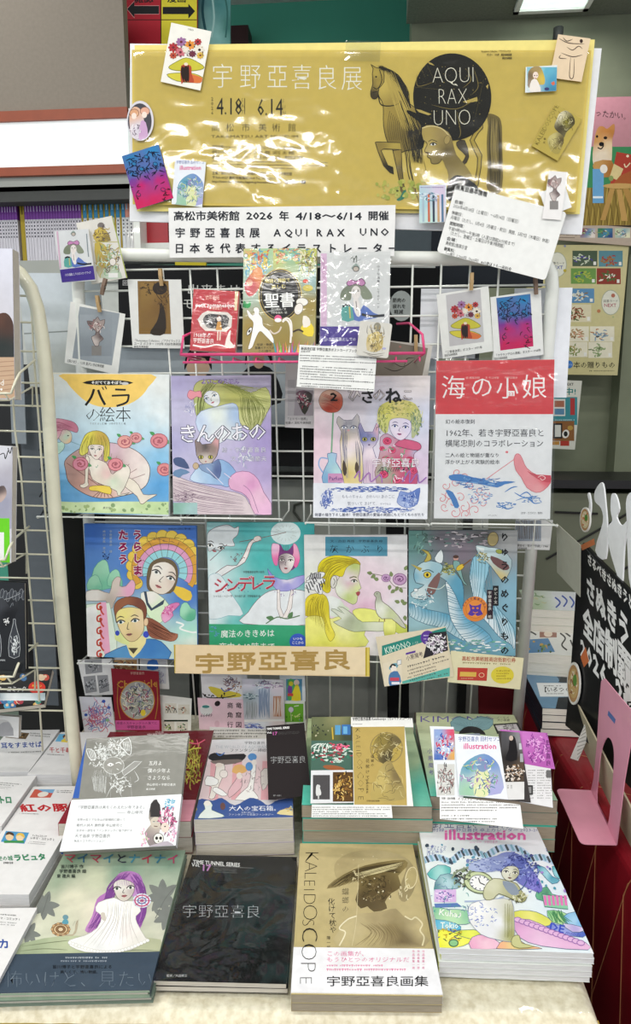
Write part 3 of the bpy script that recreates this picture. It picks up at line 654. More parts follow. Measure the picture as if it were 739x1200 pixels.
# ================================================================ THE WIRE RACK
def grid_rack():
    o = hit(370,900,RK()); e = empty('wire_rack','white wire grid display rack leaning over the book table, with a rounded tube frame','display rack',Matrix.Translation((o.x,o.y,ZT)))
    zb = ZT+.002; yb = 1.39-(zb-1.55)*RT
    def dn(p): return p
    tl,tr = hit(90,299,RK()),hit(650,303,RK()); bl,br = hit(112,790,RK()),hit(603,880,RK())
    zt = tr.z; dl,dr = (bl-tl).normalized(),(br-tr).normalized()
    fl,fr = tl+dl*((tl.z-zb)/-dl.z),tr+dr*((tr.z-zb)/-dr.z)
    c = .035; path = [fl,tl+dl*.2,tl+dl*c*1.6,tl+dl*c*.8+Vector((c*.12,0,0)),tl+dl*c*.25+Vector((c*.45,0,0)),tl+Vector((c*1.2,0,0)),tl+Vector((c*2,0,0)),tr-Vector((c*2,0,0)),tr-Vector((c*1.2,0,0)),tr+dr*c*.25-Vector((c*.45,0,0)),tr+dr*c*.8-Vector((c*.12,0,0)),tr+dr*c*1.6,tr+dr*.2,fr]
    MB().tube(path,.0125,14).build('frame_tube',M_WHITE,e,smooth=True)
    # wires: rows and columns traced by spacing 5.43 cm on the grid plane
    S = .0545; zu = Vector((0,-RT,1)).normalized(); n0 = hit(482.5,336,RK()); k0 = -16; x_l = fl.x; y = 0
    zr = n0.z
    k = -9
    while zr-(-k)*0 and True:
        break
    j = 0; p = n0-zu*0
    rows = [n0+zu*(S*t) for t in range(-14,1)]+[n0+zu*(S*.72)]
    for q in rows:
        if q.z < zb+.02: continue
        t = (tl.z-q.z); xl,xr = (tl+dl*(t/-dl.z)).x,(tr+dr*(t/-dr.z)).x
        MB().tube([(xl+.008,q.y,q.z),(xr-.008,q.y,q.z)],.0021,6).build('wire',M_WHITE,e,smooth=True)
    for i in range(-9,4):
        x = n0.x+i*S
        top = rows[-1]; a = Vector((x,0,0)); zt_ = top.z; lo = zb+.03
        xl_ = (tl+dl*((tl.z-1.2)/-dl.z)).x
        if x < fl.x-.03 or x > fr.x+.06: continue
        zl = lo if x < fr.x-.01 and x > fl.x+.01 else 1.3
        MB().tube([(x,1.39-(zt_-1.55)*RT-.0042,zt_),(x,1.39-(zl-1.55)*RT-.0042,zl)],.0021,6).build('wire',M_WHITE,e,smooth=True)
    return e
grid_rack()
def ledge(x0,x1,y,Y,name='wire_ledge',label='',m=None,lip=.002,drop=0,up=.02,n=2):
    """an open wire shelf: front rail, little lip, side arms and cross wires reaching back to the grid"""
    m = m or M_WHITE; a,b = hit(x0,y,VP(Y)),hit(x1,y,VP(Y)); z = min(a.z,b.z)-.0035; yk = 1.39-(z-1.55)*RT-.003
    e = empty(name,label,'wire shelf',Matrix.Translation((a.x,Y,z)))
    MB().tube([(a.x,Y-.006,z+lip),(b.x,Y-.006,z+lip)],.0018,6).build('front_rail',m,e,smooth=True)
    for xx in (a.x,b.x): MB().tube([(xx,Y-.006,z+lip),(xx,Y-.004,z-.001),(xx,yk,z-.001),(xx,yk,z+up)],.0018,6).build('side_arm',m,e,smooth=True)
    for i in range(n):
        xx = a.x+(b.x-a.x)*(i+.5)/n; MB().tube([(xx,Y-.006,z+lip),(xx,Y-.004,z),(xx,yk,z)],.0014,6).build('cross_wire',m,e,smooth=True)
    return e
# ---------------------------------------------------------------- the cream rack at the left
def cream_rack():
    Yp = 1.22
    pts = [(-60,300),(-20,303),(8,309),(24,321),(36,338),(44,362),(50,400),(54,440),(58,500),(63,580),(72,700),(80,800),(88,880)]
    p = []
    for i,(x,y) in enumerate(pts): p.append(hit(x,y,VP(Yp)))
    last,prev = p[-1],p[-2]; d = (last-prev).normalized(); p.append(last+d*((last.z-ZT-.003)/-d.z))
    e = empty('cream_wire_rack','cream tube and wire rack at the left edge beside the main rack','display rack',Matrix.Translation((p[-1].x,Yp,ZT)))
    MB().tube([Vector(q) for q in cat_rom([tuple(a) for a in p],False,3)] if False else p,.0125,14).build('frame_tube',M_CREAM,e,smooth=True)
    W = lambda x,y: hit(x,y,VP(Yp+.004))
    MB().tube([W(36,349),W(40,425),W(46,500),W(52,590),W(62,690),W(72,795),W(78,868)],.002,6).build('wire',M_CREAM,e,smooth=True)
    MB().tube([W(13,425),W(17,500),W(25,560),W(31,640),W(36,700),W(43,775),W(50,880)],.002,6).build('wire',M_CREAM,e,smooth=True)
    for x1,y in ((37,347),(39,378),(42,412),(46,449),(48,476),(50,506),(52,536),(53,565),(54,593),(57,622),(60,650),(63,678),(66,704),(68,731),(70,757),(73,783),(76,809),(78,833)):
        MB().tube([W(-40,y-2),W(x1,y)],.0019,6).build('wire',M_CREAM,e,smooth=True)
    return e
cream_rack()
def cream_basket(y,x,label,Y=1.10):
    """bent wire bookholder: front bar rising to the grid at its right end"""
    a = hit(x,y,VP(Y)); g = hit(x+19,y-27,VP(1.2)); e = empty('wire_basket',label,'wire basket',Matrix.Translation(tuple(a)))
    L = hit(-60,y+2,VP(Y)); m1 = hit(x+5,y-14,VP(Y)); MB().tube([L,hit(x-6,y,VP(Y)),a,m1,hit(x+10,y-24,VP(1.14)),hit(x+28,y-39,VP(1.212))],.0023,6).build('front_bar',M_CREAM,e,smooth=True)
    MB().tube([hit(-60,y+9,VP(Y+.01)),hit(x-2,y+8,VP(Y+.01)),hit(x+25,y-8,VP(1.212)),hit(x+25,y+16,VP(1.212))],.0017,6).build('lower_bar',M_CREAM,e,smooth=True)
    for k in range(3): MB().tube([hit(x-8-k*14,y,VP(Y)),hit(x-2-k*14,y+8,VP(Y+.01)),hit(x-1-k*14,y+6,VP(1.212))],.0015,6).build('cross_wire',M_CREAM,e,smooth=True)
cream_basket(461,13,'cream wire basket holding the top left book with a brown-haired head on it')
cream_basket(656,6,'cream wire basket holding the green-edged book at the left')
cream_basket(793,16,'cream wire basket under the black book of bottle drawings',1.08)
def left_books():
    a = Art().cropv(0,280,200); a.wash(-80,20,110,1120,[(0,100,'#e0e0ee'),(80,300,'#d8d8e4'),(0,480,'#cfccd4')],6)
    a.shade([(-80,560),(-20,530),(40,520),(80,560),(100,640),(108,830),(-80,830)],[(0,560,'#5c3c30'),(60,600,'#4c342c'),(20,760,'#28302f'),(90,800,'#303434')],3,8).rect(-80,832,115,1120,'#c8a88c')
    for i in range(7): a.line([(-80,870+i*34),(110,860+i*32)],4,'#a8846c',0)
    a.text('d',0,1030,60,'#f4f0ea').ell(10,1058,8,8,'#f4f0ea')
    R = Rect([(-50,290),(13,292),(19,467),(-50,467)],LB(1.13,467,3)); book('hardcover_book','white book with the top of a brown-haired head, uppermost at the left edge','book',R,.022,a,'#dcdcec',M_PAGESG)
    a = Art().crop(0,430,110).cropv(0,430,190); a.wash(-300,580,130,1200,[(0,600,'#dcdce4'),(60,800,'#b8b4c0'),(20,1000,'#a0a0b4')],6).line([(0,650),(30,640),(40,680),(60,620)],5,'#222').line([(60,600),(75,640),(90,590),(95,660)],5,'#222').rect(-300,1120,70,1700,'#6cd024').shade([(-20,900),(30,880),(50,940),(10,1000),(-30,980)],[(0,900,'#5c5050'),(30,980,'#c8b0a8')],3)
    a.cropv(0,600,260).rect(-200,110,22,260,'#eeeeee')
    R = Rect([(-45,520),(19,523),(9,657),(-50,657)],LB(1.12,657,3)); book('paperback_book','grey-toned book with a bright green lower band at the left edge','book',R,.016,a,'#d4d4dc',M_PAGESG)
    a = Art().cropv(0,600,260); a.rect(-200,370,180,860,'#23252a')
    for i in range(11): a.ell(-40+i*17,440+(i % 3)*10,10,26,'#3c3f46',10,12,'#8c9096',1.5)
    a.line([(-40,480),(40,470),(110,440)],2,'#a0a4a8').line([(0,490),(30,560),(70,490),(60,600)],2,'#7c8088').shade([(-60,480),(20,470),(60,520),(100,470),(70,600),(-60,640)],[(0,500,'#3c3e44'),(50,560,'#14151a')],2)
    for x,s in ((78,1),(-20,.9)): a.poly([(x-28*s,780),(x-28*s,690),(x-18*s,650),(x-6,600),(x-6,580),(x+6,580),(x+6,600),(x+18*s,650),(x+28*s,690),(x+26*s,780)],'#3a3d44',2,'#c8ccd0',1.5); a.scrib(x,715,22,50,50,'#e0e4e6',2,.4)
    a.scrib(36,590,14,18,20,'#f0f0f0',2.5); a.text('WIN',0,806,14,'#c8ccd0',off=.02)
    R = Rect([(-45,682),(34,681),(24,785),(-45,785)],LB(1.09,788,3)); book('hardcover_book','black book with fine white bottle drawings at the left edge','book',R,.012,a,'#1c1e22',M_PAGESG,hard=1)
    a = Art().cropv(0,600,260); a.rect(-200,870,280,1100,'#101014')
    rr = random.Random(2)
    for i in range(16):
        x,y = rr.uniform(-60,260),rr.choice((895,1020,1050)); c = rr.choice(['#c84c3c','#4c9cc0','#d8b060','#3c6c9c','#e0c8a8','#48887c','#a03040']); a.ell(x,y,22,18,c,rr.uniform(0,90),9).ell(x,y-6,8,8,'#e8c8a8')
    a.rect(-200,930,250,985,'#101014').text('ネ・コミック',-18,970,32,'#f4f4f4',w=155,skew=.2).ell(200,950,46,34,'#d83020').text('キャーン',172,946,16,'#f0d840',w=54,off=.02).text('フィルム',178,965,14,'#f0d840',off=.02)
    a.wash(0,980,245,1020,[(60,1000,'#f4f8fa'),(150,1000,'#e8f0f4'),(10,1010,'#a0b0b8'),(240,990,'#c0d0d8')],6)
    R = Rect([(-40,790),(60,791),(50,829),(-40,829)],TI(10,829,.80,35)); R = Rect([(-40,790),(59,791),(50,831),(-40,830)],((0,1.02,.84),(0,-.5,.87)))
    e = book('comic_book','glossy black comic with colourful little figures, lying under the lowest cream basket','book',R,.012,a,'#141418',M_PAGESG,mat='gloss'); e['label'] = 'glossy black comic with colourful little figures below the lowest cream basket'
left_books()
# ================================================================ BANNER AND SIGNS
YBN = 1.325
def banner():
    R = Rect([(150,46),(706,62),(680,272),(154,262)],VP(YBN+.014))
    card('white_board','large white board behind the mustard exhibition banner','board',R,None,'#ecedf2',.004)
    R = Rect([(158,40),(690,60),(684,252),(160,246)],VP(YBN+.007))
    card('yellow_sheet','pale yellow sheet showing above the mustard exhibition banner','sheet',R,None,'#f0e08a',.002)
    R = Rect([(155,46),(686,72),(679,251),(155,237)],VP(YBN)); a = Art(seed=3)
    G0,K = '#d6bd62','#1d1a14'
    a.crop(200,0,250); W = '#fbf8ea'
    for ch,x,y in zip('宇野亞喜良展',(140,236,330,415,500,588),(298,300,300,302,304,306)): a.text(ch,x,y,78,W,off=-.012,sy=1.2,res=2)
    a.text('4.18',158,397,88,K,w=88,off=.0,sy=.95).text('6.14',298,400,88,K,w=90,off=.0,sy=.95).vtext('2026',148,334,17,K,16).vtext('SAT',252,337,17,K,21,off=-.02).vtext('SUN',394,340,17,K,21,off=-.02).line([(256,340),(256,395)],1.5,K,0)
    for ch,x in zip('高松市美術館',(140,190,245,303,350,405)): a.text(ch,x,453,30,K,off=-.01)
    a.text('TAKAMATSU ART MUSEUM',140,478,14,K,w=300,off=-.01)
    a.crop(140,130,300); k = dict(off=.0)
    a.text('開館時間＝9:30〜17:00（金曜日、土曜日は19:00まで／入室は閉館30分前まで）',267,109,12,K,w=280,ang=.7,**k).text('休館日＝月曜日（ただし、5月4日（月・祝）開館、5月7日（木）休館）',267,123,12,K,w=238,ang=.7,**k).text('観覧料＝一般 1,200円（960円）、大学生 600円（480円）、高校生以下無料',267,137,12,K,w=265,ang=.7,**k)
    a.fill(267,141,600,168,3,'#4c4024',.45,.8).text('主催／高松市美術館、朝日新聞社　特別協力：刈谷市美術館',267,183,11,K,w=230,ang=.8,**k).text('〒760-0027 高松市紺屋町10-4 Tel. 087-823-1711',267,196,10,K,w=195,ang=.8,off=.01).text('https://www.city.takamatsu.kagawa.jp/museum/takamatsu/',267,207,10,K,w=200,ang=.8,off=.01)
    a.ell(482,205,6,6,K).text('f',480,209,11,G0,off=.03).line([(492,199),(503,199),(503,210),(492,210),(492,199)],1.5,K,0).ell(497.5,204.5,3,3,G0,out=K).text('X',509,210,12,K,off=.02).rect(524,201,537,210,K).poly([(529,203),(529,208),(533,205.5)],G0)
    # the drawing: horse, black disc and woman's head
    a.crop(420,50,180); D = '#2a241a'; H = '#b8a04a'
    a.poly([(620,345),(660,350),(685,380),(690,480),(688,710),(618,705),(620,600),(616,480),(622,400)],'#7a6a3c',3).strands([(630,350),(625,500),(630,700)],[(675,370),(684,520),(680,708)],22,3,'#4c4228',3).strands([(640,360),(632,500),(640,620)],[(670,370),(670,520),(672,620)],8,3,'#a49158',3)
    a.poly([(470,480),(510,470),(530,550),(505,590),(495,580),(515,545),(480,510)],'#4a4030',2,D,2).poly([(585,400),(597,410),(555,470),(592,540),(578,660),(572,690),(556,690),(562,650),(572,555),(535,470)],H,2,D,3)
    a.shade([(100,120),(140,150),(180,220),(240,290),(290,330),(310,400),(300,500),(230,520),(180,530),(140,480),(120,400),(118,300),(95,250),(100,180)],[(110,200,G0),(130,350,'#b39a48'),(150,470,'#8a7638'),(280,420,'#6c5c30'),(200,300,'#a8914a')],3,9,D,2.5)
    a.shade([(70,125),(58,105),(78,118),(90,122),(118,130),(122,190),(98,220),(92,262),(75,272),(60,262),(58,235),(68,200),(66,150)],[(80,150,'#c0a84e'),(75,250,'#3a3022'),(100,200,'#b09848'),(65,190,'#8c783c')],2,8,D,2.5)
    a.ell(84,165,5,4,'#14100c').line([(70,215),(92,222),(112,180),(100,130)],3,'#14100c',3).line([(66,240),(92,235)],2.5,'#14100c').line([(95,250),(110,300),(180,300),(232,262),(250,315)],4,'#14100c',5)
    a.strands([(95,120),(150,150),(200,220),(205,300),(230,400),(245,480),(262,580)],[(110,118),(190,160),(232,240),(240,320),(290,410),(300,500),(310,575)],60,2.2,D,9).strands([(120,140),(150,220),(180,330),(210,420)],[(160,140),(200,220),(250,330),(290,420)],24,2,'#c4ac58',8)
    a.strands([(205,400),(200,460),(225,540),(240,640),(280,740)],[(230,420),(240,480),(250,540),(255,620),(290,770)],7,1.6,D,5).line([(312,570),(322,610),(316,660),(325,700)],1.5,'#5c4c28')
    a.shade([(80,480),(90,478),(200,482),(205,515),(120,512),(108,520),(140,590),(165,600),(168,634),(150,625),(120,592),(92,520)],[(100,500,'#9a8440'),(180,500,'#c0a850'),(150,600,'#1c1812')],1,8,D,2.5)
    a.shade([(165,520),(205,515),(208,600),(218,690),(228,715),(205,725),(200,690),(182,600)],[(180,560,'#a89048'),(210,600,'#6c5c30'),(212,700,'#7c6a38')],1,8,D,2.5).poly([(214,715),(228,712),(224,745),(195,762),(182,755),(200,742)],'#2c7c60',2)
    for L in range(7): a.line([(150+L*8,330+L*9),(140+L*9,400),(150+L*9,470)],1.8,'#5c4c28')
    a.ell(450,262,188,210,'#17140f',-3,48); a.poly([(235,325),(290,350),(320,410),(310,505),(280,500),(300,400),(240,345)],'#17140f',3)
    for p in ([(275,320),(300,325),(350,345),(335,350),(290,335)],[(330,92),(352,100),(366,112),(340,104)],[(500,285),(570,262),(572,282),(520,292)],[(612,210),(625,200),(620,225)]): a.poly(p,'#c8b060')
    a.lines([[(280,150),(285,210),(360,190)],[(300,120),(320,170)],[(270,215),(380,225)],[(470,330),(490,430),(480,460)],[(520,130),(540,180),(500,220)],[(560,360),(600,180)],[(350,300),(470,320),(570,265)],[(400,330),(395,400)],[(330,110),(370,200)],[(555,130),(575,210),(545,250)]],2,'#9a8644')
    a.dots(290,110,610,430,90,['#9a8644','#c8b060','#6c5c34'],.8,2.4)
    Wt = '#f6f0dc'
    a.text('AQUI',352,196,112,Wt,w=200,off=-.028,res=3,ang=-1).text('RAX',378,298,112,Wt,w=144,off=-.028,res=3,ang=-1).text('UNO',355,400,112,Wt,w=182,off=-.028,res=3,ang=-1)
    a.line([(462,198),(475,208)],3,Wt)
    # the head
    a.shade([(305,410),(360,398),(430,430),(452,478),(470,540),(520,600),(556,670),(556,760),(430,760),(432,640),(418,600),(400,560),(385,580),(352,582),(345,560),(330,548),(338,530),(322,528),(318,518),(330,488),(312,470)],[(330,440,'#b9a25a'),(400,450,'#a8925a'),(380,560,'#8c7a4a'),(340,500,'#c6b06a'),(450,560,'#8a7848'),(500,640,'#a39058'),(430,520,'#6c5e3a')],2,11)
    a.line([(305,412),(350,402),(400,415),(440,455)],4,'#e0cf94').line([(312,470),(330,488),(318,518),(322,528),(338,530),(330,548),(345,560),(352,582),(385,580),(400,560)],2.2,'#4c4028',3).ell(425,468,14,22,'#b09a60',15,out='#5c4e30').eye(358,490,15,7,'#3a3c34','#2a2418').line([(335,478),(352,468),(378,478)],2.5,'#4c4028').line([(322,530),(345,536)],2.5,'#5c4430')
    a.poly([(428,760),(430,680),(455,645),(490,640),(560,680),(600,760)],'#14110d',2)
    a.text('Renaissance Collection／アクイラックス',590,47,13,K,w=140,off=.01).text('ポスター　1993年　高松市美術館蔵',616,64,13,K,w=120,off=.02).text('高松市美術館',690,80,12,K,w=46,off=.02)
    a.crop(0,0,739); a.dots(440,212,500,232,60,['#bdbb58','#c8c468','#a8b04c'],1,4)
    # slip of tape at the top
    o = card('exhibition_banner','large mustard gold exhibition banner with a horse, a black disc and white kanji','banner',R,a,G0,.002,mat='matte')
    n = 60; m = 26; V = []; w,h = R.w/2-.004,R.h/2-.004
    for j in range(m+1):
        for i in range(n+1):
            u,v = i/n*2-1,j/m*2-1; V.append((u*w,v*h,.0024+.00036*math.sin(u*9+math.sin(v*5)*2)*math.sin(v*26+u*3)+.0002*math.sin(u*31+v*17)))
    f = mk('plastic_film',V,[(j*(n+1)+i,j*(n+1)+i+1,(j+1)*(n+1)+i+1,(j+1)*(n+1)+i) for j in range(m) for i in range(n)],FILMS,o,world=False,smooth=True)
    tp = Rect([(405,47),(446,49),(445,73),(404,71)],VP(YBN-.0036)); mb = MB(); mb.box(-tp.w/2,-tp.h/2,0,tp.w/2,tp.h/2,.0002)
    t = mb.build('tape',FILM,None); t.matrix_world = tp.M; tag(t,'clear tape strip at the top edge of the mustard banner','tape')
    # three-line lettering sheet below
    R = Rect([(198,244),(463,240),(462,298),(198,304)],VP(YBN-.008)); b = Art(); b.crop(140,130,300); q = '#22252e'
    for t,x,y,h,w in (('高松市美術館',155,314,29,190),('2026',365,313,29,76),('年',460,314,29,None),('4/18〜6/14',508,314,29,190),('開催',716,313,28,60),('AQUIRAX',445,362,30,0),('UNO',692,360,30,0)):
        if w == 0:
            for i,ch in enumerate(t): b.text(ch,x+i*30.5,y,h,q,off=.025)
        else: b.text(t,x,y,h,q,w=w,off=.035)
    for i,ch in enumerate('宇野亞喜良展'): b.text(ch,160+i*43,363,30,q,off=.03)
    for i,ch in enumerate('日本を代表するイラストレーター'): b.text(ch,158+i*44,408,30,q,off=.03)
    card('lettering_sheet','white sheet with three lines of black lettering hanging under the banner','sign',R,b,'#ecebea',.0012)
banner()
# small art shared by several cards -----------------------------------------------------
def flowerhead(a,x,y,s):
    """woman in a yellow flower-laden hat, unit s"""
    f = lambda u,v: (x+u*s,y+v*s)
    rs = random.Random(5)
    a.poly([f(-1.1,.1),f(-.6,-.25),f(0,-.5),f(.6,-.3),f(1.15,.1),f(.6,.3),f(-.6,.3)],'#c8c03c',3,'#7c7c28',s*.03).poly([f(-1.2,.55),f(-.4,.45),f(.5,.5),f(1.2,.85),f(.6,1.05),f(-.6,.95)],'#d4c840',3,'#7c7c28',s*.03).poly([f(.1,.5),f(1.15,.8),f(.9,1.08),f(.2,1.0)],'#d8743c',3)
    a.poly([f(-.3,0),f(.3,0),f(.35,.5),f(.5,1.05),f(-.1,1),f(-.3,1.1)],'#b4482c',3).strands([f(-.25,0),f(-.3,.5),f(-.15,1.05)],[f(.2,0),f(.15,.5),f(.2,1.0)],9,s*.09,'#241410',s*.03).ell(*f(0,-.1),s*.13,s*.1,'#e8d8c0')
    cs = ['#b03038','#e0903c','#c86c78','#e8e0d0','#9c6c9c','#b84c34','#6c2c44','#d8b04c','#e4dcd0']
    for i,(u,v) in enumerate(((-.8,-1.15),(.25,-1.3),(-.35,-.85),(.85,-1.0),(-.3,-1.5),(-.8,-.65),(.4,-.75),(.9,-.65),(0,-1.0),(.75,-1.5))):
        r = s*(.33 if i < 5 else .24); c = cs[i % 9]
        for k in range(8): t = k*PI/4; a.ell(*(lambda p: (p[0]+math.cos(t)*r*.6,p[1]+math.sin(t)*r*.55))(f(u,v)),r*.42,r*.28,c,k*45,7,same=k > 0)
        a.ell(*f(u,v),r*.28,r*.25,rs.choice(['#f0e8d0','#3a1c20','#6c2030']),0,8)
    a.dots(x-1.1*s,y-1.7*s,x+1.1*s,y-.5*s,26,['#3c4c30','#7c5c3c','#4c3038'],s*.03,s*.06)
def bluepink(a,q):
    (x0,y0),(x1,y1),(x2,y2),(x3,y3) = q
    L = lambda u,v: ((x0*(1-u)+x1*u)*(1-v)+(x3*(1-u)+x2*u)*v,(y0*(1-u)+y1*u)*(1-v)+(y3*(1-u)+y2*u)*v)
    a.shade([L(0,0),L(.5,0),L(1,0),L(1,.5),L(1,1),L(.5,1),L(0,1),L(0,.5)],[(*L(.2,.1),'#1878b0'),(*L(.8,.1),'#1c84be'),(*L(.5,.38),'#1c74b0'),(*L(.15,.38),'#1c74b0'),(*L(.85,.38),'#1c74b0'),(*L(.5,.5),'#782890'),(*L(.1,.5),'#782890'),(*L(.9,.5),'#782890'),(*L(.3,.6),'#c41866'),(*L(.8,.6),'#c0186c'),(*L(.5,.95),'#cc1c58'),(*L(.1,.9),'#cc1c58'),(*L(.9,.9),'#cc1c58')],0,12)
    r = a.r; W = math.hypot(x1-x0,y1-y0)
    for i in range(80):
        u,v = r.uniform(.06,.94),r.choice((r.uniform(.04,.5),r.uniform(.04,.42),r.uniform(.55,.96))); p = L(u,v)
        if v > .55 and .3 < u < .7: continue
        a.line([p,(p[0]+W*r.uniform(-.1,.1),p[1]+W*r.uniform(-.04,.1)),(p[0]+W*r.uniform(-.12,.12),p[1]+W*r.uniform(0,.16))],W*.02,'#0e1638' if v < .5 else '#4c0428',4,.6)
    for u,v in ((.25,.2),(.6,.15),(.78,.32),(.4,.33),(.15,.75),(.8,.8)): a.ell(*L(u,v),W*.06,W*.045,'#2878ac' if v < .5 else '#c0246c',20,10,'#142450',W*.012)
def kcover(a,x0,y0,x1,y1,rot=0):
    """gold sketch cover with vertical lettering, drawn in box x0..y1"""
    w,h = x1-x0,y1-y0; f = lambda u,v: (x0+u*w,y0+v*h)
    a.ell(*f(.6,.28),w*.3,h*.2,'#b39c50',0,24,'#8a7a50',w*.012).shade([f(.32,.3),f(.45,.12),f(.7,.1),f(.88,.2),f(.72,.3),f(.7,.42),f(.6,.5),f(.45,.44),f(.42,.34)],[(*f(.5,.2),'#8c7c40'),(*f(.6,.4),'#4c4430'),(*f(.8,.2),'#6c6040'),(*f(.4,.3),'#a08c50')],3,8)
    a.shade([f(.32,.95),f(.4,.7),f(.5,.52),f(.66,.44),(f(.75,.55)),f(.9,.75),f(.93,.95)],[(*f(.5,.7),'#c4b06c'),(*f(.8,.65),'#7c6c48'),(*f(.45,.9),'#b39f5c'),(*f(.85,.9),'#a8965c')],3,8)
    a.scrib(*f(.6,.26),w*.26,h*.16,60,['#3c3424','#d8cc98','#6c6040'],w*.006,.4).scrib(*f(.62,.75),w*.3,h*.2,30,['#5c5238','#d4c890'],w*.006,.5)
def statue(a,x,y,s):
    f = lambda u,v: (x+u*s,y+v*s)
    a.rect(*f(-.35,1.0),*f(.35,1.7),'#8c8886').shade([f(-.12,1),f(-.3,.6),f(-.35,.35),f(-.05,.2),(f(-.1,-.1)),f(-.5,-.4),f(-.7,-.8),f(-.3,-.75),f(-.1,-.9),f(.1,-1.1),f(.25,-.8),f(.6,-.9),f(.5,-.4),f(.2,-.1),f(.25,.2),f(.5,.5),f(.2,.75),f(.15,1)],[(*f(0,-.5),'#b8a8a4'),(*f(.2,.3),'#6c5c5c'),(*f(-.2,.6),'#d8ccc8'),(*f(-.4,-.6),'#7c6c6c')],2,8,'#5c5050',s*.03).scrib(*f(0,-.4),s*.45,s*.5,30,['#5c4c4c','#e8dcd8','#a06c6c'],s*.04,.5)
def tiny(a,seed,x0,y0,x1,y1,bg,cs,n=30,w=3):
    a.rect(x0,y0,x1,y1,bg); r0 = a.r; a.r = random.Random(seed)
    a.scrib((x0+x1)/2,(y0+y1)/2,(x1-x0)*.36,(y1-y0)*.36,n,cs,w,.6); a.r = r0; return a
def banner_cards():
    Z = YBN-.005
    R = Rect([(200,26),(247,37),(235,107),(189,95)],VP(Z)); a = Art().crop(0,0,250); a.text('UNO',650,104,9,'#444',ang=12); flowerhead(a,644,228,55); card('postcard','white postcard of a flower hat woman taped at the banner top left corner','postcard',R,a,'#efece4')
    R = Rect([(149,118),(180,118),(180,165),(148,165)],VP(Z)); a = Art().crop(0,0,250)
    mb = MB(); n = 28; mb.prism([(R.w/2*math.cos(t*2*PI/n),R.h/2*math.sin(t*2*PI/n)) for t in range(n)],-.0008,0); o = colmesh('oval_card',mb,flatcol(mb,'#d8d4dc'),None,'gloss'); o.matrix_world = R.M
    a.ell(484,420,41,62,'#3c3a44',0,28).shade([(448,400),(465,370),(490,385),(500,440),(480,480),(455,470)],[(460,390,'#e0b090'),(480,450,'#d8d0dc')],3).ell(465,392,16,14,'#d8a078',out='#7c4c3c').ell(502,385,16,14,'#e0a890',out='#7c4c3c').ell(464,402,9,11,'#f0dcd0').ell(500,398,9,11,'#f0dcd0').poly([(480,480),(488,420),(505,425),(512,470),(495,482)],'#c8a0c8',2).scrib(470,445,16,22,20,['#6c5c70','#f0ecf0'],2)
    a.mesh('printed_picture',R,o); tag(o,'small oval card of two girls at the left edge of the banner','card')
    R = Rect([(143,183),(186,169),(203,232),(160,246)],VP(Z-.001)); a = Art(); bluepink(a,[(143,183),(186,169),(203,232),(160,246)]); card('postcard','blue and magenta postcard tilted at the lower left corner of the banner','postcard',R,a,'#3078a8')
    R = Rect([(205,186),(241,190),(237,243),(201,239)],VP(Z-.001)); a = Art().crop(140,130,300); illus_mini(a,160,140,248,276); card('postcard','small magazine-cover card with pink lettering at the lower left of the banner','postcard',R,a,'#e8ecf0')
    R = Rect([(652,38),(690,47),(682,97),(646,90)],VP(Z)); a = Art().crop(400,0,339)
    a.lines([[(555,98),(580,110),(620,112)],[(560,135),(590,145),(615,140)],[(575,120),(590,128),(605,118),(615,125)],[(585,145),(582,195),(592,196),(594,150)],[(565,95),(575,105),(590,100)],[(560,140),(556,148),(575,150)]],1.6,'#4c3c34').ell(612,105,4,5,'#3c2c28'); card('postcard','peach card with a thin line drawing at the top right corner of the banner','postcard',R,a,'#e8d0b0')
    R = Rect([(615,77),(652,78),(652,107),(616,108)],VP(Z-.001)); a = Art().cropv(600,60,190)
    a.wash(108,118,330,298,[(250,150,'#5cb0cc'),(300,220,'#4c9cc0'),(220,140,'#8cc8d4'),(130,280,'#d8e4e4'),(300,280,'#3c84a8')],8).shade([(120,150),(160,112),(210,120),(240,200),(235,245),(200,250),(120,270),(115,200)],[(130,180,'#7c6850'),(220,200,'#d8bc50'),(170,130,'#a89060'),(130,250,'#9c8c7c')],3).poly([(130,300),(140,220),(180,210),(210,300)],'#f0e8e0',3).ell(172,178,20,26,'#f0dcd0').ell(165,180,5,4,'#3c2c28').ell(182,180,4,4,'#3c2c28').ell(172,202,5,4,'#b04c4c').poly([(285,235),(310,222),(315,245),(298,255)],'#d86c50').ell(255,280,18,12,'#3c3c70'); card('postcard','small card of a fair-haired girl on bright blue at the banner right side','postcard',R,a,'#e4ecee')
    R = Rect([(651,122),(682,140),(653,188),(622,171)],VP(Z)); a = Art().cropv(600,60,190)
    a.shade([(330,500),(350,460),(400,440),(450,480),(460,540),(400,600),(380,640),(340,600),(310,560)],[(350,480,'#e0d8b8'),(400,520,'#8c8430'),(440,520,'#3c3420'),(350,580,'#4c4430')],3).shade([(260,650),(330,600),(380,640),(370,700),(340,760),(290,740)],[(300,640,'#c4b878'),(360,660,'#5c5034'),(330,740,'#a89850')],3).scrib(390,520,60,70,40,['#2c2418','#d8d0a0'],2).scrib(320,690,50,50,30,['#4c4430','#d0c488'],2)
    a.text('KALEIDOSCOPE',190,700,48,'#4c4420',w=330,ang=-62,off=-.02); a.vtext('歌',240,640,18,'#3c3420').vtext('花',236,668,18,'#3c3420'); card('postcard','gold sketch card tilted on the right of the banner','postcard',R,a,'#b8a450')
    R = Rect([(631,226),(660,215),(671,244),(642,252)],VP(Z-.008)); card('blank_card','blank white card slanting behind the statue card beside the info card','card',R,None,'#f0f0f0')
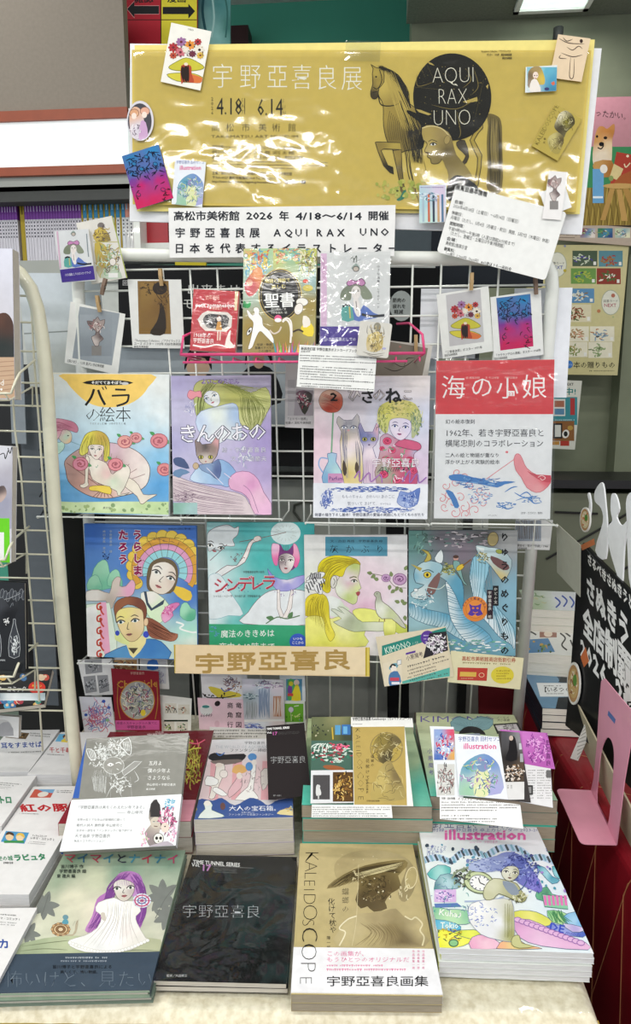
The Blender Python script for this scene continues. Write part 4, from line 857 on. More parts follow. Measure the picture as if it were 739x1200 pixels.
    R = Rect([(643,200),(664,202),(658,258),(635,256)],VP(Z-.0105)); a = Art().crop(420,150,319); statue(a,530,165,33); card('statue_card','narrow white card of a horned statue over the right end of the info card','card',R,a,'#f2efee')
    R = Rect([(491,217),(523,216),(522,260),(491,262)],VP(Z-.001)); a = Art().crop(420,150,319); a.wash(165,155,235,262,[(180,200,'#a8d0d8'),(220,180,'#d8c8e0'),(200,250,'#c0e0d8'),(230,240,'#e8d8e0')],6).fill(168,158,232,166,1,'#7c6c9c')
    for x,c in ((175,'#a8bcc8'),(190,'#c86c50'),(203,'#404858'),(216,'#c8a078'),(227,'#5c7c9c')): a.line([(x,180),(x+1,255)],6,c,0)
    a.scrib(195,185,26,14,30,['#3c7c8c','#7c90b0','#e0e8f0'],2); card('postcard','pale blue and lilac card under the banner edge, left of the info card','postcard',R,a,'#dce4ec')
    R = Rect([(533,213),(664,251),(638,328),(513,296)],VP(Z-.007)); a = Art().crop(420,150,319); K = '#2c2c2c'; g = 13
    for t,x,y,h,w,o in (('展覧会基本情報',262,165,19,88,.03),('会期：',259,203,11,28,.02),('2026年4月18日（土曜日）〜6月14日（日曜日）',256,215,12,182,0),('休館日：',252,233,11,30,.02),('月曜日（ただし、5月4日（月曜日・祝日）開館、5月7日（木曜日）休館）',249,246,12,275,0),('開館時間：',246,262,11,40,.02),('午前9時30分〜午後5時（入室は閉館30分前まで）',243,276,12,185,0),('（ただし、金曜日・土曜日は午後7時閉館）',243,288,12,155,0),('会場：',238,303,11,28,.02),('美術館2階展示室',235,316,12,60,0),('観覧料：',231,331,11,30,.02),('［一般］1,200円（960円）※65歳以上も一般料金',229,343,12,190,0)): a.text(t,x,y,h,K,w=w,ang=14,off=o)
    card('info_card','rounded white exhibition information card tilted below the banner','card',R,a,'#f1f1ef',.001,rnd_c=.006)
def illus_mini(a,x0,y0,x1,y1):
    w,h = x1-x0,y1-y0; f = lambda u,v: (x0+u*w,y0+v*h)
    a.rect(*f(0,0),*f(1,1),'#e8ecf4').text('宇野亞喜良 田村セツコ',*f(.04,.09),h*.085,'#4c5c9c',w=w*.9,off=.01).text('illustration',*f(.15,.22),h*.13,'#d8508c',w=w*.7,off=.03)
    a.shade([f(.05,.9),f(.1,.55),f(.3,.38),(f(.6,.3)),f(.85,.42),f(.95,.6),f(.95,.95),f(.05,.98)],[(*f(.3,.5),'#5c9cb8'),(*f(.7,.45),'#6c8cc8'),(*f(.3,.9),'#9cc8a8'),(*f(.8,.9),'#a8a8d8'),(*f(.5,.7),'#d8e0d8')],3,9).poly([f(.38,.98),f(.42,.6),f(.55,.5),f(.7,.62),f(.68,.98)],'#dce0b0',3).ell(*f(.56,.5),w*.12,h*.1,'#7c94b8')
    a.scrib(*f(.5,.65),w*.36,h*.26,70,['#3c5c9c','#e8f0f0','#7cb078','#a878b8','#3c7c8c','#d8d87c'],w*.015,.35)
banner_cards()
# ================================================================ CARDS CLIPPED TO THE GRID
def grid_cards():
    # book and postcard-book spread at the upper left, in front of the bookcase
    R = Rect([(88,263),(129,252),(150,328),(108,330)],RK(.03)); a = Art().crop(0,190,200)
    a.ell(437,275,15,14,'#7c7470').shade([(405,310),(425,285),(455,290),(480,340),(415,345)],[(430,310,'#dcc060'),(460,330,'#8c7c50')],2).scrib(438,310,32,30,50,['#54484c','#a89030','#c0a850'],2.5).line([(404,345),(528,342)],2,'#b8b04c',0)
    a.shade([(410,350),(450,355),(480,400),(500,450),(530,500),(430,500),(415,430)],[(430,370,'#c8b050'),(460,440,'#a0783c'),(500,430,'#9cc0a0'),(480,490,'#c8d8c8')],2).scrib(470,430,50,60,80,['#5c5450','#8cb890','#b49c40','#d8e8dc'],2.5).ell(488,432,14,16,'#ece4dc',out='#6c6460').rect(470,480,510,500,'#ecebe8')
    book('postcard_book','open-sided cream postcard book with yellow-green edges tilted at the upper left','book',R,.006,a,'#e2ded6',spine='#c8d83c',side=1)
    R = Rect([(65,271),(104,268),(111,327),(71,333)],RK(.04)); a = Art().crop(0,190,200); dancer(a,318,390,52); a.line([(375,310),(380,380),(384,410)],3,'#7c8890',0).line([(248,300),(262,460)],5,'#d8b0c8',0); a.poly([(259,466),(408,448),(414,508),(268,532)],'#43308c').text('小さな画集としてのポストカードブック',282,494,13,'#f0f0f8',w=112,ang=-6)
    book('postcard_book','small grey book of a dancer with a violet band, tilted at the upper left','book',R,.005,a,'#dcdee0',mat='wrap')
    # statue photo card
    R = Rect([(84,355),(148,367),(137,438),(74,426)],RK(.012)); a = Art().crop(0,190,200); a.poly([(345,625),(518,655),(484,880),(313,848)],'#9ca4ac'); a.wash(345,660,485,840,[(360,680,'#a8b0b8'),(450,700,'#98a0a8'),(400,830,'#8c949c')],5); statue(a,418,735,60); a.text('《鳥少女》 2012年 金沢21世紀美術館',286,864,15,'#333',w=165,ang=9)
    card('photo_card','white-bordered photo card of a pale statue on grey-blue, clipped at the left','card',R,a,'#eeeeea',mat='wrap')
    peg(116,356,RK(-.002+.018),4,label='light wooden clothespin above the pale statue photo card'); peg(122,336,RK(.038),-20,label='brown wooden clothespin under the tilted postcard book',dark=True)
    R = Rect([(152,328),(212,327),(216,407),(153,409)],RK(.012)); a = Art().crop(140,280,200); a.poly([(78,182),(212,182),(224,412),(84,412)],'#8a6a38'); a.wash(92,190,205,400,[(120,230,'#94743c'),(190,300,'#7c5c30'),(120,390,'#866634')],5)
    a.ell(175,214,32,28,'#33281e').poly([(178,275),(198,320),(196,410),(132,410),(160,360),(172,320)],'#33281e',3).scrib(120,215,22,26,26,'#2c2018',2).scrib(185,255,30,40,24,'#4c3820',2).line([(150,190),(160,240),(185,270)],2,'#2c2018')
    a.text('「Renaissance Collection」／アクイラックス',62,444,14,'#333',w=200,ang=1).text('ユーズ ポスター 1993年 刈谷市美術館',62,458,14,'#333',w=205,ang=1).text('高松市美術館',62,471,12,'#333',w=62,ang=1); card('photo_card','white card with a brown poster picture clipped at the upper left of the grid','card',R,a,'#ecedea',mat='wrap'); peg(189,325,RK(.016),1,label='light wooden clothespin above the brown poster card')
    # right: flower hat card and blue pink card
    R = Rect([(512,345),(572,335),(578,411),(518,421)],RK(.012)); a = Art().crop(490,320,180); a.poly([(132,106),(298,78),(316,330),(150,352)],'#c4c2c4'); flowerhead(a,226,248,64); a.text('「二宮金次郎」ポスター 1971年',124,387,14,'#333',w=185,ang=-8).text('高松市美術館蔵',126,402,13,'#333',w=62,ang=-8); card('photo_card','white card with the flower hat woman picture clipped on the right of the grid','card',R,a,'#ecede9',mat='wrap'); peg(552,330,RK(.016),1,label='light wooden clothespin above the flower hat card')
    R = Rect([(575,348),(633,340),(637,415),(578,424)],RK(.014)); a = Art().crop(490,320,180); bluepink(a,[(374,120),(538,100),(553,352),(394,373)]); a.text('「ラヴランデロの遺産」ポスター 1968年',368,402,14,'#333',w=222,ang=-7).text('高松市美術館蔵',366,418,13,'#333',w=62,ang=-7); card('photo_card','white card with the blue and magenta picture clipped near the right post','card',R,a,'#ecedea',mat='wrap'); peg(627,335,RK(.018),8,label='brown wooden clothespin above the blue and magenta card',dark=True)
    # grey sketch card behind the red-lettered book
    R = Rect([(438,396),(508,406),(498,450),(436,444)],RK(.012)); a = Art().crop(420,300,120); a.poly([(100,590),(500,665),(460,862),(90,862)],'#8c8478').lines([[(240,760),(320,800),(410,740)],[(330,790),(350,740),(410,735)],[(180,800),(260,830),(340,800)],[(325,800),(335,770)]],4,'#28201c').ell(300,655,9,8,'#b88078'); card('sketch_card','taupe sketch card with a white border behind the pink basket end','card',R,a,'#d8d4cc'); peg(487,402,RK(.016),2,label='light wooden clothespin over the taupe sketch card')
    R = Rect([(336,428),(372,426),(371,503),(332,500)],RK(.012)); a = Art().cropv(330,410,210); a.rect(40,200,90,440,'#c8c4c8').poly([(95,260),(210,270),(210,440),(80,440)],'#b0a8b0').shade([(95,290),(150,270),(205,300),(190,360),(155,435),(120,380)],[(120,300,'#8c6c7c'),(180,320,'#4c4c48'),(150,420,'#44443c')],2).scrib(150,330,40,50,40,['#242420','#c84c6c','#e8e4e0'],3).text('「エドガー世界」',30,470,20,'#333',w=140).text('佐藤の 高松市美術館',24,496,20,'#333',w=170); card('photo_card','grey photo card half hidden behind the white info slip and the cat book','card',R,a,'#dcd8da')
    # two cards at the lower left of the grid
    R = Rect([(92,773),(133,772),(137,811),(99,818)],RK(.014)); a = Art().crop(80,750,180)
    for q,s in (([(78,96),(160,92),(164,155),(84,165)],1),([(72,176),(130,170),(138,248),(84,256)],2),([(138,170),(190,168),(198,245),(150,256)],3)): a.poly(q,'#9a9ca0'); a.scrib(sum(p[0] for p in q)/4,sum(p[1] for p in q)/4,20,22,30,['#5c6068','#c8ccd0','#3c4044'],3)
    card('photo_card','white card with three grey statue photos at the lower left of the grid','card',R,a,'#e9eaea')
    R = Rect([(134,772),(198,770),(196,806),(136,806)],RK(.010)); a = Art().crop(80,750,180); a.rect(210,95,330,150,'#b08c5c').scrib(265,120,50,22,40,['#7c4c3c','#d8c8a0','#4c5c6c','#b8785c'],4).line([(340,90),(342,140)],6,'#222').rect(350,95,470,210,'#c4c8cc').poly([(385,100),(425,96),(432,140),(380,140)],'#3c74c0',2).scrib(440,170,20,36,20,['#8c8cac'],2)
    card('photo_card','card with a brown and a blue picture half hidden above the red chronicle card','card',R,a,'#dcdcd8')
    R = Rect([(96,819),(133,815),(133,862),(97,864)],RK(.016)); a = Art().crop(80,750,180); tiny(a,3,66,275,215,470,'#e4e4ee',['#c86c8c','#8c7cbc','#5c84c0','#e0a8b8','#c84c5c'],90,3); a.ell(170,295,9,8,'#3c5cb8').ell(195,325,8,7,'#4c6cc0').ell(85,360,8,7,'#3c5cb8').ell(188,385,9,8,'#8cb48c'); card('photo_card','pink and lilac patterned card at the left of the red chronicle card','card',R,a,'#e8e8ee')
    R = Rect([(187,814),(226,819),(222,860),(187,858)],RK(.012)); a = Art().crop(80,750,180)
    for x,y,c in ((465,305,'#b44c3c'),(528,310,'#c87c5c'),(455,390,'#8cb04c'),(520,395,'#6c9c6c')): a.rect(x,y,x+55,y+48,'#e0dcd0').scrib(x+26,y+24,18,16,14,[c,'#2c2c2c','#c8b8a0'],4)
    a.text('Λ Λ',475,350,30,'#222').rect(460,384,575,392,'#1c2c1c'); card('photo_card','white card with four small coloured pictures at the right of the red chronicle card','card',R,a,'#f0f0ea')
    R = Rect([(133,785),(188,786),(187,857),(133,857)],RK(.024)); a = Art().crop(80,750,180); a.text('宇野亜喜良',298,165,14,'#d8b0a0',w=68).text('Chronicle',232,232,52,'#c8903c',w=196,off=.02,ang=-2)
    a.ell(332,290,82,92,'#a8a8a0',0,30,'#c8903c',3).scrib(330,290,62,72,110,['#3c3c44','#d8d8d8','#a83c5c','#5c7c5c','#e8e0c0','#5c5c8c'],3,.4).ell(360,350,12,16,'#e8d040').line([(240,200),(236,300),(250,380)],3,'#b07c38').line([(425,200),(430,300),(418,380)],3,'#b07c38').rect(219,386,438,432,'#d05c9c').text('幾重のスキャンダルの果てに',232,405,14,'#5c2050',w=195).text('宇野亜喜良',282,426,18,'#3c1838',w=90); card('picture_card','dark red card with gold lettering over a silver oval and a pink strip','card',R,a,'#8c2030',.0012)
    # collage in the middle over the black and fantasy books
    R = Rect([(235,790),(290,790),(290,822),(237,820)],RK(.02)); a = Art().crop(220,780,160); a.poly([(110,115),(150,118),(190,130),(280,150),(280,170),(160,170)],'#d8c84c',2).scrib(235,90,34,36,50,['#6c5c7c','#4c4454','#a88c8c'],3).line([(180,120),(200,140),(235,125)],6,'#5c6cb0').line([(80,150),(110,172),(200,172),(260,160)],4,'#3c3838').dots(90,150,200,180,16,['#2c2828'],3,6).dots(180,90,290,150,20,['#8c5c5c','#b0803c'],2,5); card('picture_card','white card of a figure on a yellow sweep, top left of the middle collage','card',R,a,'#e4e3e6')
    R = Rect([(232,819),(290,819),(290,857),(233,855)],RK(.024)); a = Art().crop(220,780,160); a.rect(55,180,300,345,'#ecccd8').ell(160,205,16,14,'#2c2428',-40).ell(100,240,34,30,'#e4e4e4').ell(97,222,20,8,'#4c8c8c').text('66449',66,278,26,'#3c3440',w=64,skew=.2).ell(158,315,14,18,'#dcb8c4')
    for x,t in ((212,'商角行'),(258,'竜窟図')):
        for i,c in enumerate(t): a.text(c,x,228+i*52,34,'#2c2428',off=.02)
    card('picture_card','pink card with black brush characters, lower left of the middle collage','card',R,a,'#ecccd8')
    R = Rect([(326,791),(358,792),(357,822),(330,821)],RK(.018)); a = Art().crop(220,780,160); a.rect(532,72,618,188,'#5c94b8').poly([(540,80),(575,78),(580,130),(560,185),(540,180)],'#58b068',2).ell(552,130,13,26,'#7c4ca0').ell(588,92,15,16,'#f0d8cc').poly([(580,110),(600,110),(612,188),(560,188)],'#f0dc3c',2).ell(558,98,12,13,'#e8d840').rect(540,150,570,165,'#d84c4c'); card('picture_card','small bright card of two figures on blue, upper right of the middle collage','card',R,a,'#e6eaf0')
    R = Rect([(330,822),(358,821),(357,856),(331,856)],RK(.022)); a = Art().crop(220,780,160); a.rect(524,206,625,305,'#74b838').ell(558,238,14,15,'#e0d8e8',out='#8c7c9c').line([(558,252),(560,300)],4,'#c8e0a0').dots(535,260,615,300,14,['#4c8c28','#d8e88c','#3c6cb0'],3,5).line([(575,220),(600,216)],4,'#e8f0d8').line([(580,280),(608,260)],5,'#d8e890'); card('picture_card','small green card with a lilac flower figure, lower right of the middle collage','card',R,a,'#eef2ea')
    R = Rect([(283,796),(334,796),(332,858),(287,857)],RK(.03)); a = Art().crop(220,780,160); a.wash(290,72,530,345,[(330,100,'#e4e0ee'),(330,170,'#a0b0b8'),(400,140,'#c4d4e4'),(480,110,'#e8dce8'),(340,260,'#c8c8d4'),(480,280,'#d8c8c8'),(400,300,'#dce0ea')],10).scrib(340,165,36,16,40,['#4c6470','#7c94a0','#c8d8dc'],4).rect(462,165,505,275,'#b87854').strands([(380,120),(384,200),(380,280)],[(440,120),(436,200),(446,280)],12,5,'#8c9cb8',5).strands([(310,190),(312,240),(310,285)],[(370,190),(372,240),(366,285)],10,5,'#9ca4a8',5).strands([(465,165),(466,220),(464,275)],[(520,165),(516,220),(516,275)],8,4,'#e0d0c8',4)
    a.scrib(440,100,80,22,60,['#5c5c6c','#a88cb0','#f0f0f4'],3).scrib(350,330,50,14,30,['#7c90d0','#a8b8e0','#5c5c9c'],4).text('人魚の生涯',380,98,16,'#5c5c7c',w=60,off=.02).rect(235,290,575,302,'#e8e6e6'); card('picture_card','pale lilac and blue fantasy card in the centre of the middle collage','card',R,a,'#dcdce6')
    R = Rect([(246,853),(325,854),(325,866),(246,866)],RK(.035)); a = Art(); a.fill(250,854.5,322,865,3,'#444',.55); card('caption_slip','white caption slip with small print under the middle collage','card',R,a,'#eceaea')
def dancer(a,x,y,s):
    f = lambda u,v: (x+u*s,y+v*s)
    a.poly([f(-.25,-1.5),f(0,-1.8),f(.2,-1.5)],'#98a8a0',3).ell(*f(0,-1.5),s*.16,s*.14,'#c8bcb0',0,10,'#4c4448',s*.03).shade([f(-.8,.1),f(-.75,-.35),f(-.3,-.7),f(.3,-.75),f(.75,-.3),f(.85,.05),f(.4,.1),f(.2,-.2),f(-.2,-.2),f(-.3,.15)],[(*f(-.5,-.2),'#78826c'),(*f(.5,-.3),'#8c9480'),(*f(0,-.6),'#8c8c80')],3,7).poly([f(-.5,-.75),f(-.3,-.95),f(0,-.85),f(.3,-1),f(.5,-.75),f(.3,-.6),f(0,-.72),f(-.35,-.6)],'#c888b8',2,'#5c3c54',s*.03)
    a.ell(*f(0,-.25),s*.25,s*.36,'#eee6e2',0,16).face(*f(0,-.32),s*.24,s*.26).poly([f(-.75,1.2),f(-.7,.4),f(-.2,.45),(f(-.1,1.2))],'#5ca8a0',2).poly([f(-.15,.2),f(.1,.9),f(.4,.4),f(.9,.8),f(1.3,1.0),f(.5,1.2),f(-.1,1.2)],'#5c78c0',2).poly([f(-.1,.0),f(.1,.0),f(.25,.9),f(.05,1.0),f(-.15,.5)],'#f0e8e4',2).line([f(.3,.9),f(.8,1.0),f(1.5,.95)],s*.14,'#1c1c24').line([f(-.7,.5),f(-.5,.4),f(-.3,.45)],s*.1,'#1c1c24').line([f(0,.2),f(.05,.7)],s*.03,'#6c5c60').line([f(-.35,.5),f(-.3,1.1)],s*.06,'#c8b868')
grid_cards()
# ================================================================ BOOKS ON THE RACK
def row_top():
    Y = 1.24; PL = lambda d=0: LB(Y-d,413,6)
    # red little book
    R = Rect([(227,338),(279,342),(277,414),(222,410)],PL(0)); a = Art().crop(140,280,200)
    a.rect(300,210,530,490,'#b42a34').poly([(500,222),(515,222),(508,310),(497,310)],'#d8c8a0').text('幼年画帖',372,262,24,'#e8c0b0',w=60).text('petit romanesque',328,296,26,'#f0e8e4',w=170,off=.03).text('宇野亜喜良',390,306,11,'#e8c0b0')
    a.poly([(358,322),(380,312),(468,318),(488,336),(484,382),(462,402),(372,398),(350,378),(338,348)],'#d8d0c8').poly([(372,330),(390,324),(462,330),(474,344),(468,378),(452,390),(384,386),(366,368),(360,348)],'#2c2a2c').scrib(390,355,26,26,40,['#a8a4a0','#6c6868'],2).scrib(455,355,18,26,26,['#a8a4a0','#6c6868'],2).ell(430,346,10,11,'#e8d8cc').poly([(424,358),(438,358),(444,395),(416,395)],'#c89048').line([(426,395),(424,440)],4,'#e8d0c0').line([(436,395),(434,440)],4,'#e8d0c0').line([(424,340),(430,330),(438,340)],4,'#5c3020')
    a.text('1968年の',318,424,24,'#f4ece8',w=76,ang=3,off=.01).text('宇野亜喜良',318,448,24,'#f4ece8',w=90,ang=3,off=.01).line([(318,460),(370,468),(420,458),(470,468),(500,460)],5,'#f4ece8').poly([(455,465),(475,400),(482,400),(478,440),(500,470)],'#f0e4dc',2)
    book('paperback_book','small red book with an octagonal picture in the pink basket','book',R,.012,a,'#a82430',M_PAGESG,mat='wrap')
    R = Rect([(285,291),(371,291),(369,414),(284,414)],PL(0)); a = Art().crop(140,280,200)
    a.wash(520,30,860,500,[(560,60,'#c8c070'),(590,110,'#7cb8c8'),(700,60,'#d8b880'),(570,250,'#a8b8a8'),(570,380,'#9c8440'),(700,430,'#947c3c'),(640,60,'#98c8a0')],12,16)
    a.crop(320,270,200); a.wash(0,70,192,540,[(20,100,'#c8c878'),(80,90,'#7cb8a8'),(150,100,'#b8b458'),(180,220,'#8ca8a8'),(160,330,'#9c8848'),(60,480,'#948040'),(20,330,'#98803c'),(180,420,'#a8a06c')],10,16)
    a.scrib(150,130,40,60,70,['#6c8c9c','#d8d4b8','#b8c060','#7c6c3c','#e0dcc0'],4).scrib(60,110,60,30,60,['#5ca0a8','#e0d0a0','#c87c5c','#8cb070'],4)
    a.crop(140,280,200).scrib(600,110,50,60,110,['#5c9cb8','#d8a878','#c85c4c','#7cb09c','#e8e0c8','#d8c050'],5).shade([(540,200),(570,150),(600,120),(620,150),(600,220),(560,250)],[(560,200,'#b83c4c'),(600,150,'#d88c4c')],3).ell(563,190,14,15,'#d89c84').leaf(545,300,34,-100,'#2c8c4c').leaf(550,300,34,-60,'#3c9c58').leaf(540,295,30,-140,'#2c7c4c').ell(547,72,8,8,'#f0f0e8',out='#444')
    a.crop(320,270,200)
    a.ell(30,280,92,112,'#16161a',0,40,'#b8a060',4).ell(30,280,82,102,'#16161a',0,40,'#8c7c48',2); g = '#e8d890'; a.text('物語と挿絵で',-35,228,20,g,w=108,off=.02,ang=-3).text('楽しむ',-8,253,20,g,w=62,off=.02,ang=-3).text('聖書',-40,330,68,'#f4f4f0',w=132,off=.02,ang=-2).text('古川順弘／文',-10,345,11,'#e0e0d8',w=66).text('宇野亜喜良／絵',-10,360,11,'#e0e0d8',w=70)
    # crop back to the left half: running white figure
    a.crop(140,280,200); Wc = '#f2f0ec'
    a.poly([(580,300),(596,296),(606,310),(604,325),(618,345),(622,375),(650,400),(668,436),(664,452),(632,420),(608,400),(590,430),(574,470),(556,476),(566,440),(576,390),(578,360),(560,340),(550,312),(556,308),(575,330),(584,322)],Wc,3,'#7c6c3c',1.2).ell(562,400,20,8,'#f0ece4',-60,12,'#222',2).ell(562,400,7,4,'#222',-60).text('伝説・物語',594,462,12,'#222',w=66).text('聖書のすべてが',586,476,12,'#222',w=84).text('この1冊で',600,490,12,'#222',w=56)
    a.ell(686,345,16,16,'#e05c8c').ell(686,352,15,9,'#f4f0f0').line([(650,395),(668,410),(690,400),(700,380)],5,'#d8c8b8').line([(705,360),(720,350),(735,365),(742,400),(740,450)],8,'#f0e8e0')
    a.crop(320,270,200); a.ell(125,310,26,18,'#ece8e0',0,14,'#7c7464',2).ell(110,340,18,26,'#ece4dc',20,14,'#7c7464',2).poly([(120,420),(150,395),(175,420),(170,460),(130,450)],'#e8d040',2).poly([(130,370),(155,380),(160,410),(130,420)],'#ece4d8',2).ell(150,250,22,14,'#c8b850').ell(140,220,12,8,'#d8503c').line([(85,440),(110,430),(130,440)],7,'#3c2c24').line([(40,390),(60,380),(78,400),(80,460)],7,'#f0e8e0')
    cols = ['#38a0b0','#e87c9c','#f0d050','#7cc06c','#e05c8c','#58b8d0','#f0a050','#e8e8e0','#d8407c','#8c7cc8']
    for i in range(22): a.poly([(8+i*8,535),(16+i*8,535),(8+i*9+((i % 3)-1)*9,470+(i*13 % 34))],cols[i % 10])
    book('picture_book','gold and green book with a black oval and white kanji in the pink basket','book',R,.018,a,'#a8a468',M_PAGESG,mat='gloss',side=1)
    R = Rect([(375,297),(458,294),(455,411),(375,411)],PL(0)); a = Art().crop(320,270,200)
    a.rect(200,80,520,420,'#dcdcdc').rect(206,100,232,415,'#dcb8d4').vtext('宇野亜喜良',218,118,13,'#b878a8',20); dancer(a,358,290,82)
    a.lines([[(330,130),(345,115),(350,140)],[(345,140),(360,110),(360,140)],[(350,140),(380,125)]],3,'#4c5448').vtext('小さな画集としてのカード',455,150,13,'#3c3c44',16).rect(198,416,520,500,'#4a3494').text('小さな画集としての',222,478,17,'#f0eef8',w=135,off=.02)
    book('postcard_book','white wrapped book of a big-hatted dancer with a violet band in the pink basket','book',R,.012,a,'#e4e4e6',M_PAGESG,mat='wrap',wrap=.4)
    # pink basket
    z = hit(370,416,VP(Y)); e = empty('pink_basket','bright pink wire basket holding three small books on the grid','wire basket',Matrix.Translation(tuple(z)))
    a_,b_ = hit(212,411,VP(Y-.01)),hit(497,414,VP(Y-.01)); zz = min(a_.z,b_.z)-.002; yk = 1.39-(zz-1.55)*RT-.004
    MB().tube([(a_.x,Y-.012,zz+.002),(b_.x,Y-.012,zz+.002)],.0028,8).build('front_rail',M_PINKW,e,smooth=True)
    MB().tube([(a_.x+.004,Y-.014,zz-.012),(b_.x-.03,Y-.014,zz-.012)],.0022,8).build('front_rail',M_PINKW,e,smooth=True)
    for s,x in ((1,a_.x),(-1,b_.x)):
        MB().tube([(x,Y-.012,zz+.002),(x+s*.004,Y-.006,zz+.035),(x+s*.02,yk-.01,zz+.07),(x+s*.045,yk,zz+.07)],.0024,8).build('side_arm',M_PINKW,e,smooth=True)
        MB().tube([(x,Y-.012,zz+.002),(x,yk,zz+.004)],.0022,8).build('side_arm',M_PINKW,e,smooth=True)
    for i in range(11):
        x = a_.x+.012+(b_.x-a_.x-.02)*i/10; MB().tube([(x,Y-.013,zz-.012),(x,Y-.008,zz-.0045),(x,yk,zz-.0045)],.0016,6).build('cross_wire',M_PINKW,e,smooth=True)
row_top()
def top_cards():
    R = Rect([(351,404),(442,409),(438,458),(347,454)],LB(1.215,455,6)); a = Art().crop(320,270,200); K = '#2c2c30'
    a.text('新装改訂版 宇野亞喜良ポストカードブック',120,517,15,K,w=242,ang=2.5,off=.02).text('定価:本体',120,528,9,K,w=40); a.crop(350,400,160).fill(6,70,425,112,3,K,.6,2).fill(6,128,420,210,6,K,.6,3).fill(6,222,400,262,3,K,.6,3)
    card('caption_slip','white slip of small print hanging under the violet-banded book','card',R,a,'#ebebe9',.0008)
    R = Rect([(421,376),(460,379),(454,421),(418,415)],LB(1.207,455,6)); a = Art().crop(420,300,120)
    a.ell(135,512,26,32,'#8c8878').shade([(60,590),(90,560),(140,545),(175,580),(170,660),(130,690),(60,680)],[(100,580,'#d8c484'),(150,640,'#b8a468'),(80,660,'#c8b890')],2).scrib(120,600,60,90,90,['#5c5444','#b49c60','#e0d8b8','#6c6458'],3,.4).lines([[(65,500),(60,550),(70,560)],[(175,510),(185,560),(170,570)],[(30,690),(100,710),(190,700)],[(60,710),(120,725),(180,715)]],3,'#5c5448').ell(185,668,14,8,'#a8a8cc')
    card('sketch_card','small rounded grey card with an ochre sketch at the basket right end','card',R,a,'#cfccc4',.0008,rnd_c=.004)
top_cards()
def row_one():
    Y = 1.30; PL = LB(Y,603,4)
    ledge(45,212,604,Y,label='white wire shelf under the rose picture book'); ledge(192,330,605,Y,label='white wire shelf under the pale lilac cat storybook'); ledge(358,502,611,Y,label='white wire shelf under the two cats book'); ledge(505,652,612,Y,label='white wire shelf under the red-headed white book')
    # rose picture book
    R = Rect([(58,437),(199,438),(197,603),(56,602)],PL); a = Art(seed=5).crop(50,430,160)
    a.wash(20,20,690,800,[(60,80,'#dfe3e0'),(350,100,'#e8eae4'),(650,100,'#e4e8e6'),(60,300,'#cfe0e8'),(640,260,'#e6eef0'),(100,460,'#a8cfe8'),(600,340,'#c0dcea'),(330,330,'#cbe4ee'),(650,640,'#5ca4dc'),(80,640,'#6cb0e0'),(350,720,'#4c96d4'),(640,500,'#8cc4e8'),(60,720,'#5ca0d8')],14)
    a.poly([(118,35),(585,35),(570,110),(520,170),(440,210),(330,218),(240,190),(170,130),(130,80)],'#f2cc6c',3); a.rect(20,20,690,38,'#e8e4d4')
    a.lines([[(70,200),(75,290),(120,300)],[(120,180),(125,260)],[(60,230),(62,290)]],3,'#c8d4dc')
    a.shade([(25,725),(180,732),(400,728),(690,730),(690,800),(25,800)],[(100,760,'#cfe4b0'),(600,750,'#c4dca4'),(350,790,'#d8e8bc')]).dots(40,740,680,790,26,['#a8be84','#8ca878'],5,14)
    a.poly([(215,85),(290,70),(420,72),(490,85),(430,98),(290,98)],'#1c1c1c',2).text('そだててあそぼう',262,93,20,'#f4f4f0',w=165,off=.03).ell(445,90,20,8,'#c8c8c8')
    K = '#1c1c1e'
    a.line([(278,120),(262,165),(232,208)],13,K).line([(300,124),(316,165),(338,205)],13,K).line([(322,108),(330,124)],6,K).line([(338,104),(346,120)],6,K)
    a.line([(392,122),(450,124)],10,K,0).line([(374,156),(468,152)],10,K,0).line([(466,150),(455,190),(400,212)],11,K)
    a.text('の',226,290,88,K,off=-.01,w=84).text('絵',306,290,88,K,off=-.01).text('本',392,290,88,K,off=-.01,w=84).text('うえだ よしえ 編　いわさき たく 絵',255,311,12,'#4c4c54',w=195).text('農文協',326,768,14,'#4c4c54')
    # shell
    sh = [(165,465),(120,510),(125,560),(140,620),(190,665),(260,700),(340,712),(420,700),(500,680),(560,640),(580,580),(575,530),(540,480),(480,440),(400,415),(340,410),(250,420)]
    a.shade(sh,[(160,560,'#b08c84'),(220,640,'#c89c90'),(340,690,'#e0b8a8'),(350,440,'#d8b8c8'),(500,500,'#ecdcd8'),(560,580,'#f0e8e0'),(480,640,'#ecdcd4'),(400,520,'#c0a0a8')],3,12,'#5c4c4c',2.5)
    for i in range(13): t = i/12; a.line([(330,660),(130+430*t+20*math.sin(t*6),520-90*math.sin(t*PI)+60*t)],3,'#84605c' if i < 6 else '#b09490')
    for i in range(6): a.line([(330,655),(270+i*22,705)],3,'#8c6458')
    # left figure with pink hair
    a.shade([(34,400),(90,410),(110,400),(120,430),(95,465),(40,484)],[(60,440,'#a8d4c8'),(100,430,'#c4e4d4')],2,out='#5c7c7c').shade([(92,330),(150,350),(158,385),(150,408),(125,416),(105,405),(85,380)],[(130,380,'#c8dcc8'),(150,400,'#f0c8a0'),(100,350,'#d8b8b8')],2,out='#7c6c6c').shade([(34,300),(70,280),(120,285),(170,300),(192,330),(185,355),(150,345),(110,340),(90,380),(60,410),(34,390)],[(60,330,'#dc9cb0'),(150,310,'#c87c94'),(60,390,'#e8bcc4')],3,out='#7c4c5c').strands([(40,300),(90,300),(180,330)],[(40,380),(70,350),(100,350)],12,2,'#a85c74',5).ell(138,372,5,3,'#3c3434').line([(155,405),(215,428)],1.5,'#6c9c9c')
    # figure sitting
    sk = '#eee4d4'; o = '#6c5c54'
    a.poly([(470,600),(520,640),(545,690),(600,690),(618,692),(570,720),(545,740),(528,738),(510,700),(460,660),(430,630)],sk,2,o,2)
